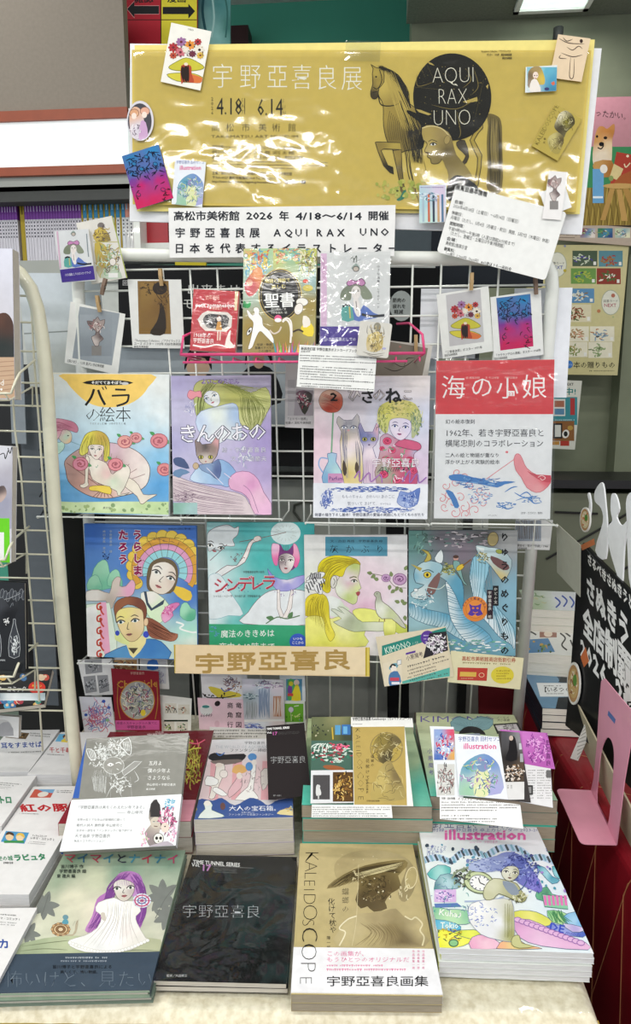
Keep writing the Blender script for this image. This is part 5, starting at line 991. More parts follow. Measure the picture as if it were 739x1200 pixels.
    a.shade([(235,470),(300,500),(345,520),(365,560),(380,580),(430,540),(455,530),(475,560),(462,610),(440,660),(420,690),(470,680),(440,696),(405,694),(400,672),(330,640),(270,610),(255,560),(235,520)],[(280,540,'#f4ece0'),(380,620,'#d8e4cc'),(440,560,'#f2e8dc'),(300,620,'#e8dccc'),(350,580,'#ecc8c4')],2,11,o,2)
    a.poly([(235,480),(255,500),(248,560),(245,620),(250,640),(225,655),(205,650),(205,636),(228,628),(230,560)],sk,2,o,2).line([(300,530),(292,545),(286,538)],2,'#7ca88c')
    a.shade([(215,400),(240,360),(290,345),(335,360),(360,400),(362,470),(350,510),(330,500),(325,430),(250,425),(245,460),(215,480),(198,460)],[(240,380,'#e8dc5c'),(320,380,'#c8a850'),(350,470,'#d8cc58'),(215,450,'#e8e070')],3,9,'#6c6430',2).strands([(240,370),(215,420),(210,470)],[(330,370),(355,430),(350,500)],24,1.8,'#8c8438',6)
    a.shade([(250,425),(325,425),(328,460),(305,495),(285,500),(262,475)],[(290,450,'#f4ece4'),(320,460,'#ecd4c8')],3,out=o).face(288,446,40,34,4)
    for x,y,r,c in ((205,525,42,'#dc90a4'),(445,405,40,'#e4a49c'),(505,383,32,'#e0a0a0'),(630,400,46,'#dc8c94'),(660,555,40,'#e09090'),(395,528,40,'#e4949c')): a.leaf(x+r*.7,y,r*.8,20,'#5ca06c').leaf(x-r*.5,y-r*.7,r*.7,-150,'#4c9c5c').rose(x,y,r,c)
    a.poly([(255,648),(300,642),(365,648),(368,690),(300,672),(258,668)],'#f0d458',2,'#8c7430',2)
    book('picture_book','sky blue picture book of a girl in a shell with roses and a yellow sun','book',R,.009,a,'#dfe6e6',M_PAGESG,mat='soft',hard=1)
    # lilac cat storybook
    R = Rect([(201,440),(316,440),(319,603),(202,603)],PL); a = Art(seed=6).crop(190,430,160)
    a.wash(48,44,600,805,[(80,80,'#b0a8d0'),(70,250,'#c4c0dc'),(500,80,'#b8b0cc'),(300,300,'#dcd8ea'),(560,400,'#a898cc'),(70,420,'#b0acd4'),(100,560,'#c8c4e0'),(560,560,'#b4a4d0'),(560,760,'#d8c0e0'),(300,560,'#c0b8dc')],12)
    a.poly([(48,590),(150,620),(300,660),(430,690),(470,740),(500,805),(200,805),(120,730),(48,720)],'#dcccd0',3,'#7c6c7c',2).strands([(50,600),(200,640),(430,700)],[(50,715),(200,790),(450,800)],26,1.8,'#9c8494',6).scrib(130,700,70,24,40,['#6c5468','#ac94a4'],2).wash(50,735,190,804,[(80,760,'#8cb8a8'),(160,790,'#a8c8c8')],4)
    a.shade([(175,100),(220,70),(320,75),(400,110),(480,140),(560,110),(590,190),(560,260),(520,330),(470,340),(420,300),(400,220),(370,200),(230,260),(200,300),(180,240),(170,160)],[(220,100,'#c4c47c'),(400,160,'#b4b464'),(540,160,'#c8cc84'),(480,280,'#d0d094'),(200,240,'#bcc880')],3,12,'#6c7038',2)
    a.strands([(240,80),(190,160),(190,290)],[(300,80),(240,170),(215,280)],22,1.8,'#6c743c',6).strands([(300,80),(420,130),(430,260),(470,340)],[(360,90),(500,160),(560,240),(520,340)],46,1.8,'#7c8440',9).strands([(320,80),(420,100),(580,120)],[(340,110),(440,170),(590,220)],26,1.6,'#9ca054',8)
    a.shade([(210,240),(300,215),(380,195),(410,220),(415,280),(430,340),(420,400),(350,390),(300,420),(220,380),(180,300)],[(300,260,'#e8f0e8'),(400,260,'#a8c0e0'),(200,300,'#c8d8f0'),(320,380,'#e8ecf0')],2,10,'#7c84a8',2).shade([(225,160),(250,130),(300,140),(312,190),(290,215),(262,208),(235,190)],[(270,170,'#eef2ee'),(240,180,'#d8dcec')],3,out='#7c7c8c').face(262,164,46,30,-22,'#6c94a8','#d87c8c').poly([(137,148),(150,125),(180,135),(208,130),(212,165),(185,160),(160,178),(140,165)],'#e898a4',2,'#a85c74',2)
    a.scrib(150,220,26,40,24,['#f0f0f8','#8c94c0'],2)
    a.text('よいこのえほん',210,90,30,'#6a3aa0',w=205,off=.07).text('よいこのえほん',212,90,29,'#f0e8f8',w=202,off=-.01)
    # cat and girl's arms, trousers
    a.shade([(300,500),(360,520),(400,570),(420,620),(350,650),(320,640),(210,630),(150,610),(170,570),(200,540),(260,550)],[(250,580,'#a8c8e8'),(370,560,'#8cb0dc'),(180,600,'#c8dcf0'),(330,630,'#98b8e0')],2,10,'#5c6c9c',2).shade([(360,610),(400,570),(470,568),(520,610),(550,680),(590,740),(590,800),(500,795),(470,720),(430,680),(370,660)],[(440,620,'#e8b4d4'),(520,700,'#f0c4dc'),(480,640,'#dc9cc8'),(570,780,'#ecbcdc')],2,10,'#8c5c84',2).line([(440,640),(480,680),(520,790)],2.5,'#a87ca0').line([(335,575),(375,605)],3,'#e8d8ec')
    a.shade([(180,430),(176,400),(190,385),(215,420),(265,415),(292,378),(308,390),(306,440),(296,480),(265,525),(235,535),(205,515),(185,475)],[(200,440,'#8c7c78'),(270,440,'#98847c'),(235,500,'#d8ccc4'),(235,430,'#5c5454'),(298,400,'#dca4a8')],1,9,'#3c3434',2).shade([(200,530),(270,520),(305,500),(320,560),(300,610),(260,580),(215,560)],[(250,550,'#8ca4c8'),(300,560,'#5c6c9c')],2,out='#3c4468').strands([(215,425),(215,460)],[(262,425),(258,460)],9,3,'#443c3c')
    for x in (210,262): a.ell(x,488,13,10,'#c8c060',0,12,'#2c2828',2).ell(x,488,4,8,'#181818')
    a.ell(236,512,5,4,'#b87c7c').lines([[(225,520),(190,525)],[(247,520),(280,530)]],1.5,'#f0f0f0').ell(182,536,16,18,'#c8b090',out='#5c4c3c').line([(240,545),(330,635)],2.5,'#e8e4f4').poly([(60,500),(85,488),(120,500),(148,550),(110,545),(70,530)],'#4c5c84',2).poly([(50,575),(100,550),(150,570),(110,585),(90,600)],'#6c8cb0',2)
    a.otext('きんのおの',86,404,108,'#f2f0f8','#4c4c60',w=470,o_off=.05,t_off=.012,ang=-2)
    a.otext('絵・宇野亜喜良',322,460,30,'#e4e0f0','#7c7c94',w=245,o_off=.04).otext('文・矢崎節夫',372,508,30,'#e4e0f0','#7c7c94',w=195,o_off=.04).scrib(440,490,34,48,30,['#eef0f4','#a8b0c8'],3)
    book('picture_book','pale lilac storybook of a long-haired girl holding a grey cat','book',R,.007,a,'#c4bcd8',M_PAGESG,mat='soft',hard=1)
    # two cats and curly girl
    R = Rect([(369,441),(504,440),(500,608),(366,607)],PL); a = Art(seed=7).crop(350,400,160)
    a.wash(80,190,710,780,[(120,220,'#e8d8d4'),(650,220,'#e4dcdc'),(110,560,'#e8ccd8'),(680,420,'#d0d4e8'),(420,400,'#dcdcec'),(300,380,'#e4dce4'),(660,700,'#d8c4dc')],12)
    a.line([(186,380),(182,470),(176,610)],9,'#7ca888').shade([(108,320),(130,275),(180,262),(230,290),(236,345),(210,380),(160,385),(125,365)],[(130,310,'#c8a08c'),(200,340,'#d85c40'),(160,370,'#b8402c'),(170,280,'#d8b09c')],3,9,'#8c6c5c',2).strands([(120,340),(170,350),(220,380)],[(130,280),(180,300),(230,320)],10,2,'#a84c3c',4)
    a.shade([(155,608),(205,608),(200,650),(228,700),(230,765),(130,765),(135,700),(160,650)],[(170,640,'#9cc8d8'),(210,700,'#b8dce0'),(150,740,'#7ca8cc'),(200,620,'#a8c0dc')],2,8,'#4c6c9c',2.5).line([(155,635),(118,632),(108,670),(130,710)],7,'#8cacd8').rect(158,715,240,765,'#c890b8').text('Parfum',163,752,30,'#5c3c7c',w=74,off=.01)
    # cats
    a.shade([(205,440),(215,405),(240,425),(290,425),(315,392),(330,430),(318,480),(330,540),(345,620),(340,768),(245,768),(228,620),(222,540),(230,490)],[(270,460,'#a8a8b4'),(240,520,'#c8b890'),(290,560,'#ecdce0'),(280,650,'#e8d8b8'),(250,700,'#d8c060'),(320,700,'#e0d090'),(270,600,'#f0e4e8')],2,13,'#5c5c6c',2)
    a.strands([(240,440),(235,480),(232,540),(240,640),(255,740)],[(262,440),(262,470),(262,520),(262,620),(270,740)],9,2.4,'#8c8898',5).strands([(300,540),(310,620),(320,740)],[(328,540),(335,620),(332,740)],6,2.6,'#7c7888',4).poly([(240,640),(260,690),(250,730),(236,700)],'#4c4038',2).poly([(310,650),(326,680),(316,720),(302,690)],'#54463a',2)
    for x in (244,296): a.eye(x,466,16,8,'#b0b8d8','#3c3c54')
    a.ell(268,482,7,5,'#d8a0a0').strands([(250,430),(252,452)],[(288,430),(286,452)],7,3,'#5c5864').lines([[(262,495),(230,500)],[(275,495),(310,498)]],1.5,'#7c7c8c')
    a.shade([(322,460),(332,440),(355,490),(400,490),(420,442),(432,460),(430,530),(415,560),(400,575),(420,640),(425,768),(350,768),(345,620),(350,570),(335,540),(328,500)],[(380,510,'#8c94c4'),(345,520,'#6c74a8'),(385,600,'#ecdce4'),(380,700,'#e0c8d8'),(425,470,'#e8b8c8')],1,12,'#4c4c7c',2)
    for x in (356,402): a.ell(x,530,14,11,'#b8b464',0,12,'#2c2c44',2).ell(x,530,5,8,'#181820')
    a.ell(380,560,6,4,'#5c4c6c').strands([(365,495),(368,520)],[(392,495),(390,520)],6,3,'#444478').strands([(355,640),(350,700),(352,768)],[(410,640),(412,700),(418,768)],9,2,'#c0a8c0',4)
    # girl
    a.shade([(440,520),(480,500),(520,525),(560,525),(640,550),(660,580),(630,600),(620,640),(640,770),(420,770),(430,640),(440,590)],[(460,540,'#c8a8bc'),(600,560,'#d8607c'),(540,660,'#c83c6c'),(470,700,'#a8ac98'),(590,740,'#c44c78'),(640,580,'#a8bcd8')],2,12,'#7c3c5c',2)
    for x,y,r in ((478,540,24),(560,545,20),(610,560,18),(505,590,20),(470,640,22),(600,640,20),(460,720,24),(620,700,20),(530,750,22),(450,580,14)): a.rose(x,y,r,'#dc5078','#8c2c4c')
    a.scrib(540,640,90,110,40,['#5c9c7c','#7cb088','#e8d8e4'],4,.25)
    a.poly([(560,530),(640,545),(662,570),(640,590),(560,575),(520,560)],'#cc5c80',3,'#6c3050',2)
    a.shade([(425,400),(440,350),(500,320),(570,318),(630,340),(660,400),(660,450),(630,510),(610,520),(600,440),(500,420),(480,490),(455,490),(432,450)],[(470,380,'#d8d468'),(600,370,'#c4c070'),(640,450,'#a8b494'),(450,450,'#c8cc7c'),(540,350,'#e4d488')],3,12).scrib(545,365,105,42,110,['#8c9448','#e8e08c','#6c7c60','#b8b454'],2.5,.18,2.6).scrib(448,430,26,60,50,['#8c9448','#6c7c60','#e0dc98'],2.5,.5,2.4).scrib(635,430,28,75,60,['#8c9c58','#5c7c70','#e0dc98'],2.5,.5,2.4)
    a.shade([(492,430),(540,415),(600,430),(606,480),(580,520),(548,535),(515,515),(495,480)],[(520,460,'#e4dcec'),(590,470,'#dcd4ec'),(550,510,'#ecdcec')],3,out='#7c74a0').face(548,462,58,40,6,'#5c6cb0','#a84c74','#4c4878')
    K = '#1a1a1c'
    a.text('2',168,322,86,K,off=.03,sy=.7).otext('ひ',258,320,78,'#f0e8e8','#6c6468',o_off=.03,t_off=-.01).text('さ',328,330,84,K,off=.035).otext('の',396,318,78,'#f0e8e8','#6c6468',o_off=.03,t_off=-.01).text('ね',466,328,90,K,off=.045).otext('こ',556,314,66,'#f0e8e8','#4c4448',o_off=.03,t_off=-.01).text('AQUIRAX',556,318,14,'#5c4c5c',w=48,skew=.3)
    a.otext('宇野亞喜良',394,676,52,'#f4f2f6','#b0608c',w=262,o_off=.02,t_off=.0).text('Aquirax',420,712,50,'#2c2838',w=180,skew=.5,off=-.02,ang=-4)
    a.line([(300,740),(330,700),(330,760),(380,710),(390,760),(440,720),(450,765)],5,'#a870b8',4).line([(560,760),(600,700),(600,765),(640,715),(650,765),(690,735)],5,'#9c6cb4',4)
    b = Art(seed=9).crop(350,400,160); B = '#3c58a8'
    b.scrib(385,800,210,16,150,[B,'#6c84c4'],3,.14,2.2).scrib(385,912,215,16,150,[B,'#6c84c4'],3,.14,2.2).scrib(150,850,30,46,90,[B,'#5c74bc','#8c9cd0'],3,.5,2.2).shade([(540,835),(550,810),(590,820),(620,810),(655,792),(650,840),(640,880),(600,900),(560,895),(530,870)],[(580,850,'#7c94d0'),(630,830,'#5c78bc'),(560,880,'#a8b8e0')],2,out=B).scrib(600,855,44,36,60,[B,'#c8d4f0'],2.5,.4).ell(570,850,6,5,B).ell(612,842,6,5,B)
    b.text('もものちゃん　かわいい あのこに',232,848,22,'#3c4468',w=285,off=-.01).text('気づいて あげて。',262,886,22,'#3c4468',w=160,off=-.01).text('サトウヒロ',440,884,12,'#3c4468',w=56).text('待望の描き下ろし絵本！宇野亞喜良の愛猫の実話にもとづくものがたり',86,945,19,'#2c3050',w=590,off=.015)
    book('picture_book','pale pink picture book of two cats and a curly-haired girl with a white band','book',R,.009,a,'#e4d8d8',M_PAGESG,mat='soft',hard=1,band=((370,566),(370,607),'#e9ebf2',b))
    # red and white book
    R = Rect([(511,422),(648,422),(646,609),(508,607)],PL); a = Art(seed=8).crop(500,410,160)
    a.rect(40,50,690,348,'#d2262e').rect(40,348,690,930,'#e7e7e9'); W = '#f6f2f0'
    for ch,x,y,h in zip('海の小娘',(74,232,372,512),(254,248,254,252),(138,130,126,140)): a.text(ch,x,y,h,W,off=-.004,res=2)
    a.text('絵 横尾忠則　　文 今江祥智　　宇野亞喜良',210,156,13,'#f0c8c0',w=280).rect(440,222,474,250,W).text('2',442,246,22,'#d2262e',off=.03).text('2',457,246,22,'#d2262e',off=.03)
    K = '#34343a'; a.text('幻の絵本復刻',100,398,26,K,w=158,off=.02).text('1962年、若き宇野亞喜良と',98,466,44,K,w=532,off=.01).text('横尾忠則のコラボレーション',98,522,42,K,w=530,off=.01).text('二人の絵と物語が重なり',98,580,26,K,w=290,off=.015).text('浮かび上がる実験的絵本',98,617,26,K,w=296,off=.015)
    B = '#3c7cc0'; Rr = '#e07078'
    for cx,cy,r in ((165,665,26),(205,690,22),(150,715,30),(100,735,26),(120,780,30),(80,805,26),(135,830,32),(180,800,28),(95,850,26),(200,850,34),(150,880,34),(250,810,34),(260,870,36),(230,740,26),(290,760,28),(300,830,26),(210,890,26),(320,780,20)):
        a.line([(cx+r*(1-t*.11)*math.cos(t*.8+cx),cy+r*(1-t*.11)*math.sin(t*.8+cx)) for t in range(9)],2.6,Rr,3)
    a.poly([(120,680),(180,672),(250,690),(310,700),(360,720),(420,710),(480,715),(420,728),(380,745),(300,730),(200,715),(130,705)],B,2).poly([(100,760),(140,770),(175,845),(150,855),(130,810)],B,2).scrib(280,720,110,34,60,[B,'#7cacd8','#2c5ca0'],3,.3).scrib(290,800,60,40,30,[B,'#8cb4dc'],3,.3).lines([[(470,770),(530,800),(600,790)],[(480,815),(540,800),(580,830),(620,825)],[(420,770),(460,745),(490,740)],[(380,830),(430,860),(470,850)],[(500,790),(540,770),(570,800)]],5,B).scrib(420,840,50,20,24,[B],3,.4).scrib(560,810,50,22,24,[B],3,.4)
    a.shade([(470,590),(485,562),(505,570),(520,600),(540,640),(600,680),(670,680),(668,720),(630,760),(590,772),(540,745),(510,690),(480,650)],[(500,600,'#e49098'),(560,700,'#e8949c'),(640,700,'#d8485c'),(600,750,'#e8a0a4')],2,9,'#c8485c',2).poly([(540,655),(590,675),(670,680),(668,718),(600,700)],'#c8384c',2).line([(600,690),(620,680),(640,692),(625,705),(612,695)],3,'#f0d0d0').line([(475,590),(320,700)],2.5,Rr,0).ell(432,553,8,6,Rr).text('のアートピクノ',330,900,10,K,w=50).text('（文字・ロゴマス：制作）',500,888,13,K,w=125)
    book('picture_book','white book with a red top and four large white characters, wrapped in clear film','book',R,.006,a,'#e4e4e6',M_PAGESG,mat='wrap',wrap=1)
    R = Rect([(603,608),(647,610),(644,646),(602,642)],RK(.012)); a = Art().crop(470,600,180); a.rect(548,40,672,140,'#98a0ac').strands([(555,40),(560,130)],[(655,40),(660,130)],14,9,'#7c6c58',5).strands([(560,40),(565,130)],[(650,40),(655,130)],8,6,'#3c3834',4).text('「歌合せ：世の子午線」 1988',545,165,14,'#333',w=160,ang=2).text('高松市美術館蔵',548,178,11,'#333',w=56,ang=2)
    card('photo_card','photo card hanging below the right corner of the red-topped book','card',R,a,'#dcdcdc')
row_one()
def row_two():
    Y = 1.345; PL = LB(Y,772,3)
    ledge(92,234,775,Y,label='white wire shelf under the blue storybook of the man and princess'); ledge(238,356,779,Y,label='white wire shelf under the turquoise fairy tale book'); ledge(352,478,771,Y,label='white wire shelf under the yellow-haired girl book'); ledge(476,606,772,Y,label='white wire shelf under the sea dragon book')
    R = Rect([(101,615),(232,615),(229,771),(100,772)],PL); a = Art(seed=11).crop(85,600,160)
    a.wash(70,65,690,795,[(100,100,'#3c6cc0'),(400,90,'#4878c8'),(650,100,'#3c6cbc'),(120,300,'#5c8cd0'),(660,420,'#4474c4'),(600,500,'#4c7cc4'),(640,640,'#a8e0cc'),(100,640,'#d8ecd8'),(100,760,'#f0f0ee'),(400,600,'#c8e8d4'),(650,720,'#e8f0e8'),(330,320,'#4c80cc')],14)
    for x in ((160,260,55,150),(120,340,40,80),(230,310,40,90)): a.shade([(x[0]-x[2],x[1]+x[3]),(x[0]-x[2]*.8,x[1]+x[3]*.3),(x[0],x[1]),(x[0]+x[2]*.5,x[1]+10),(x[0]+x[2]*.7,x[1]+x[3]*.4),(x[0]+x[2],x[1]+x[3])],[(x[0],x[1]+30,'#a4dcbc'),(x[0]+20,x[1]+x[3],'#7cc4a4')],2,6,'#5ca08c',2)
    a.shade([(580,560),(590,500),(620,490),(640,520),(665,530),(660,580),(620,590)],[(600,530,'#a4dcbc'),(640,570,'#5cb08c')],2,out='#4c8c7c').line([(560,595),(600,610),(580,630),(640,650),(670,650)],9,'#f0f4f0')
    # halo
    def arc(cx,cy,r0,r1,a0,a1,c,o='#5c4c30'):
        n = 20; t = [math.radians(a0+(a1-a0)*i/n) for i in range(n+1)]; a.poly([(cx+r1[0]*math.cos(q),cy+r1[1]*math.sin(q)) for q in t]+[(cx+r0[0]*math.cos(q),cy+r0[1]*math.sin(q)) for q in reversed(t)],c,0,o,1.5)
    for i in range(15): t = math.radians(150+i*16.5); a.ell(500+178*math.cos(t),300+172*math.sin(t),34,32,'#e8c854',0,14,'#8c7430',2)
    arc(500,310,(150,140),(182,172),150,395,'#d8a040'); arc(500,315,(120,112),(152,144),165,390,'#dc9cc0'); arc(500,320,(78,76),(122,116),165,385,'#98d4dc')
    for i in range(12): t = math.radians(170+i*18); a.line([(500+80*math.cos(t),320+78*math.sin(t)),(500+180*math.cos(t),312+170*math.sin(t))],1.8,'#6c5c4c',0)
    a.scrib(500,150,120,16,14,'#5c4c3c',2,.3)
    a.poly([(560,400),(640,430),(640,475),(600,478),(545,430)],'#e8c448',2)
    # princess
    a.poly([(410,300),(440,262),(490,248),(545,265),(570,310),(565,380),(530,440),(420,430),(400,380)],'#6c5c44',3).shade([(405,430),(440,430),(470,450),(520,500),(500,580),(440,600),(380,500),(370,440)],[(420,460,'#f0ece4'),(480,520,'#d8ecc8'),(400,560,'#d8f0c8')],2,out='#7c8c6c')
    a.poly([(385,430),(400,430),(410,490),(430,520),(500,470),(490,500),(425,535),(400,500)],'#3c4c5c',1).shade([(425,330),(440,285),(500,270),(550,300),(560,360),(535,415),(490,445),(440,430),(415,390)],[(470,330,'#f2ece2'),(540,370,'#dccabc'),(470,420,'#e8dccc')],3,9,'#7c6c5c',2).face(492,342,84,66,24,'#7c8484','#c87c7c')
    a.shade([(480,560),(510,510),(560,490),(580,500),(540,540),(545,560),(500,600)],[(530,530,'#d878b0'),(500,580,'#e8a8cc')],2,out='#a84c7c').scrib(515,530,30,30,18,['#c83c7c','#f0c8dc'],3)
    # arm and pink sleeve
    a.shade([(75,430),(140,420),(200,440),(215,380),(240,350),(262,360),(255,400),(290,400),(320,365),(340,390),(330,440),(300,460),(240,460),(215,520),(190,510),(180,480),(75,480)],[(120,450,'#f4efe8'),(230,400,'#d8ccc0'),(200,480,'#c0b4a8'),(310,420,'#e8a8c8')],2,10,'#8c7c6c',2)
    a.poly([(75,500),(200,490),(215,560),(240,700),(240,792),(80,792)],'#e4f0e0',1,'#7c9c84',2).poly([(75,520),(130,500),(160,790),(72,792)],'#f4f4f2').poly([(150,488),(182,488),(205,760),(180,792),(150,700)],'#f0b0cc')
    for y in (520,585,650,715,775): a.line([(155,y-28),(135,y-18),(136,y+4),(152,y+6),(158,y-6),(148,y-8),(158,y+20),(170,y+36)],9,'#cc4c3c',4)
    # man
    a.shade([(170,795),(240,740),(300,720),(380,690),(450,690),(500,720),(520,795)],[(250,770,'#5c98c8'),(440,740,'#3c78b8'),(480,780,'#4c88c0')],2,9,'#2c4c7c',2.5).poly([(295,690),(385,670),(395,710),(330,790),(300,740)],'#e8dc9c',2).poly([(240,640),(300,690),(300,720),(230,690)],'#dce49c',2).ell(398,662,16,18,'#3c50c0').ell(243,655,12,14,'#3c50b8').poly([(302,735),(355,735),(330,768)],'#4c4434')
    a.shade([(400,570),(470,600),(530,650),(570,660),(560,690),(530,700),(480,690),(430,680),(408,650)],[(430,620,'#8c5440'),(530,670,'#a86c54')],2,out='#5c3428').strands([(405,580),(480,620),(565,660)],[(410,650),(470,680),(520,700)],14,2.5,'#5c3424',5)
    a.shade([(230,560),(225,510),(250,475),(310,458),(370,470),(398,510),(400,560),(385,580),(375,530),(300,500),(250,540),(240,600)],[(270,490,'#9c6448'),(370,500,'#7c4838')],3,8,'#4c2c20',2)
    a.shade([(235,560),(260,525),(320,515),(375,530),(385,580),(385,640),(350,690),(310,700),(275,670),(248,620)],[(280,560,'#f0e48c'),(360,600,'#e8d0a8'),(330,670,'#d8c090'),(270,620,'#f0d8a0')],3,9,'#7c6444',2).ell(398,595,12,22,'#e8c8a0',5,out='#7c5c40').face(300,592,78,70,-6,'#4c7480','#a86c64')
    a.vtext('うらしま',352,95,56,'#8c1850',64,.07,0,'#f4eef0',.12).vtext('たろう',275,95,56,'#8c1850',66,.07,0,'#f4eef0',.12)
    a.vtext('宇野亜喜良 絵',208,98,15,'#b0bcc0',18).vtext('時田史郎 再話',172,98,15,'#b0bcc0',18).text('日本むかしばなし 第一巻',518,95,12,'#1c2c54',w=120).scrib(180,235,18,22,12,'#1c2c54',2.5)
    book('picture_book','blue picture book with vertical magenta lettering, a princess and a young man','book',R,.009,a,'#4c7cc4',M_PAGESG,mat='gloss',hard=1)
    # turquoise
    R = Rect([(242,613),(368,613),(368,778),(243,778)],PL); R = R.sub(-.012); a = Art(seed=12).crop(230,600,140)
    a.wash(60,65,730,840,[(100,100,'#9ccfd0'),(300,100,'#4cb4b4'),(690,120,'#3ca8a8'),(400,300,'#4cb8b4'),(350,560,'#5cbcb8'),(90,360,'#dcecec'),(80,640,'#e4eef0'),(250,700,'#6cc0bc'),(660,330,'#48b0b0'),(560,620,'#e8eeee'),(520,350,'#4cb4b0'),(150,520,'#b0dcdc')],14)
    a.ell(552,130,92,72,'#dcecec',0,30).lines([[(552+s*62*math.cos(t),130+s*48*math.sin(t)) for s in (.7,1.1)] for t in np.arange(0,6.28,.4)],3,'#7c6c54',0).line([(265,185),(400,160),(555,125)],3,'#7c5c54')
    o = '#7c6468'
    a.poly([(66,150),(90,110),(150,85),(200,80),(235,100),(262,90),(255,140),(225,170),(235,210),(160,210),(150,240),(110,230),(75,240)],'#e0e6e8',3,o,2.5).face(118,215,70,26,14,'#2c4440').line([(85,300),(150,240),(190,200)],3,o)
    a.shade([(130,370),(190,330),(250,330),(300,250),(325,190),(360,165),(395,150),(400,175),(350,190),(330,240),(300,310),(230,350),(150,400),(100,420),(95,400)],[(200,350,'#e8eaea'),(320,220,'#f0e8e4')],2,8,o,3).poly([(66,420),(130,380),(180,430),(200,480),(290,630),(200,640),(130,660),(66,640)],'#dfe9ec',3,'#7cb0bc',2)
    a.scrib(250,280,36,30,16,o,3,.5,2.4).ell(375,165,22,16,'#f0e4dc',-20,out=o)
    a.poly([(290,690),(320,620),(380,540),(450,490),(530,480),(620,480),(720,520),(735,690)],'#e9edf0',3,o,2.5)
    a.shade([(440,350),(480,400),(560,420),(620,400),(690,390),(660,440),(600,480),(520,490),(470,450)],[(480,400,'#8c8cd8'),(560,460,'#9c98dc'),(650,410,'#a8a4e0'),(560,410,'#f0e8f0')],2,9,'#5c5ca0',2)
    a.poly([(505,250),(500,215),(520,200),(540,235),(570,235),(600,200),(622,215),(615,330),(590,360),(540,370),(510,340)],'#7c3c7c',3).shade([(468,200),(490,195),(515,210),(505,290),(500,330),(480,320),(465,260)],[(480,220,'#f0c0dc'),(495,300,'#e070a8')],3,out='#a83c74').shade([(600,195),(625,215),(640,290),(615,345),(590,300),(600,250)],[(620,240,'#f0a8c8'),(610,320,'#e86ca4')],3,out='#a83c74')
    a.strands([(530,205),(528,240)],[(570,205),(575,240)],5,6,'#2c2428').shade([(512,275),(560,255),(605,280),(600,330),(570,375),(535,375),(515,335)],[(530,300,'#8c7c80'),(585,310,'#f4ece8'),(550,360,'#d8c8c8')],3,out='#4c3840').face(555,298,54,50,2,'#2c2428','#a83c4c','#1c1418')
    a.poly([(500,480),(515,480),(520,590),(545,650),(520,660),(500,600)],'#f0e8e4',1,o,2).poly([(600,480),(585,480),(560,600),(530,655),(560,655),(590,590)],'#f0e8e4',1,o,2).line([(430,690),(500,650),(560,660),(640,640)],5,'#5c7c54').leaf(480,660,50,190,'#5c8458').leaf(570,660,50,-60,'#5c8458')
    for i,ch in enumerate('シンデレラ'): a.text(ch,100+i*74,492-i*5,104,'#d8c0c8',off=.03,skew=-.0); a.text(ch,102+i*74,494-i*5,102,'#b82c40',off=.01)
    a.dots(160,440,420,500,20,['#4c7ca0'],2,5).text('宇野亜喜良世界の名作',290,377,16,'#4c4444',w=130).text('シャルル・ペロー 作　矢川澄子 訳　宇野亜喜良 画',105,526,16,'#4c4c4c',w=290).dots(480,480,620,520,12,['#7c4c9c'],2,4)
    b = Art().crop(230,600,140); b.text('魔法のききめは',152,772,50,'#f0f6f0',w=330,off=.012,ang=-1).text('夜中の12時まで',140,852,54,'#f0f6f0',w=345,off=.012).ell(628,800,52,50,'#3c5cc4',0,28).text('いつも',598,790,20,'#f0f0f8',w=58,off=.03).text('ここから',590,814,20,'#f0f0f8',w=74,off=.03).scrib(110,740,40,36,10,'#5c9cc0',4)
    book('picture_book','turquoise fairy tale book with a pink-haired girl and a green band','book',R,.009,a,'#4cb0ac',M_PAGESG,mat='soft',hard=1,band=((300,732),(300,778),'#3aa578',b))
    # grey girl with yellow hair
    R = Rect([(357,627),(477,627),(477,768),(357,768)],PL); a = Art(seed=13).crop(345,600,140)
    a.wash(60,140,700,900,[(100,200,'#e0e0de'),(640,200,'#dfdfe0'),(450,500,'#e8d0dc'),(520,480,'#ecd8e2'),(450,570,'#dcb0c8'),(620,600,'#e4e2e4'),(560,840,'#ececec'),(100,400,'#e4e6dc')],12)
    a.wash(190,153,574,273,[(250,180,'#4c90a8'),(400,240,'#5c9cb4'),(540,200,'#4c8ca4')],5).text('文・古田 再話　宇野亜喜良 絵',220,186,17,'#1c3440',w=325,off=.01)
    for ch,x in zip('灰かぶり',(216,314,408,500)): a.text(ch,x,250,56,'#18242c',off=-.01)
    Yw = '#e8e060'
    a.shade([(62,660),(140,640),(230,660),(300,640),(440,680),(430,760),(440,830),(62,830)],[(120,700,'#f0ec80'),(300,720,'#eeeca0'),(420,760,'#d8dc78'),(200,800,'#e4e468')],2,11,'#9c9c50',2).shade([(360,610),(400,595),(470,600),(530,620),(600,650),(695,700),(695,770),(620,740),(430,690),(370,640)],[(430,620,'#ecec80'),(560,660,'#e8e88c'),(660,730,'#d0d864')],2,10,'#8c8c4c',2)
    a.shade([(200,520),(280,540),(310,580),(340,600),(300,640),(210,640)],[(250,560,'#e8ece8'),(310,600,'#d0dcc0')],2)
    a.shade([(290,380),(330,310),(380,290),(405,330),(400,380),(392,410),(412,470),(398,480),(405,500),(390,520),(385,555),(360,572),(310,545),(270,520),(250,460)],[(370,320,'#b8c870'),(330,420,'#e8dce0'),(340,440,'#d8b8c0'),(380,480,'#d8e0a0'),(340,530,'#c0d080'),(280,480,'#e4e8d8')],2,12,'#6c6c4c',2)
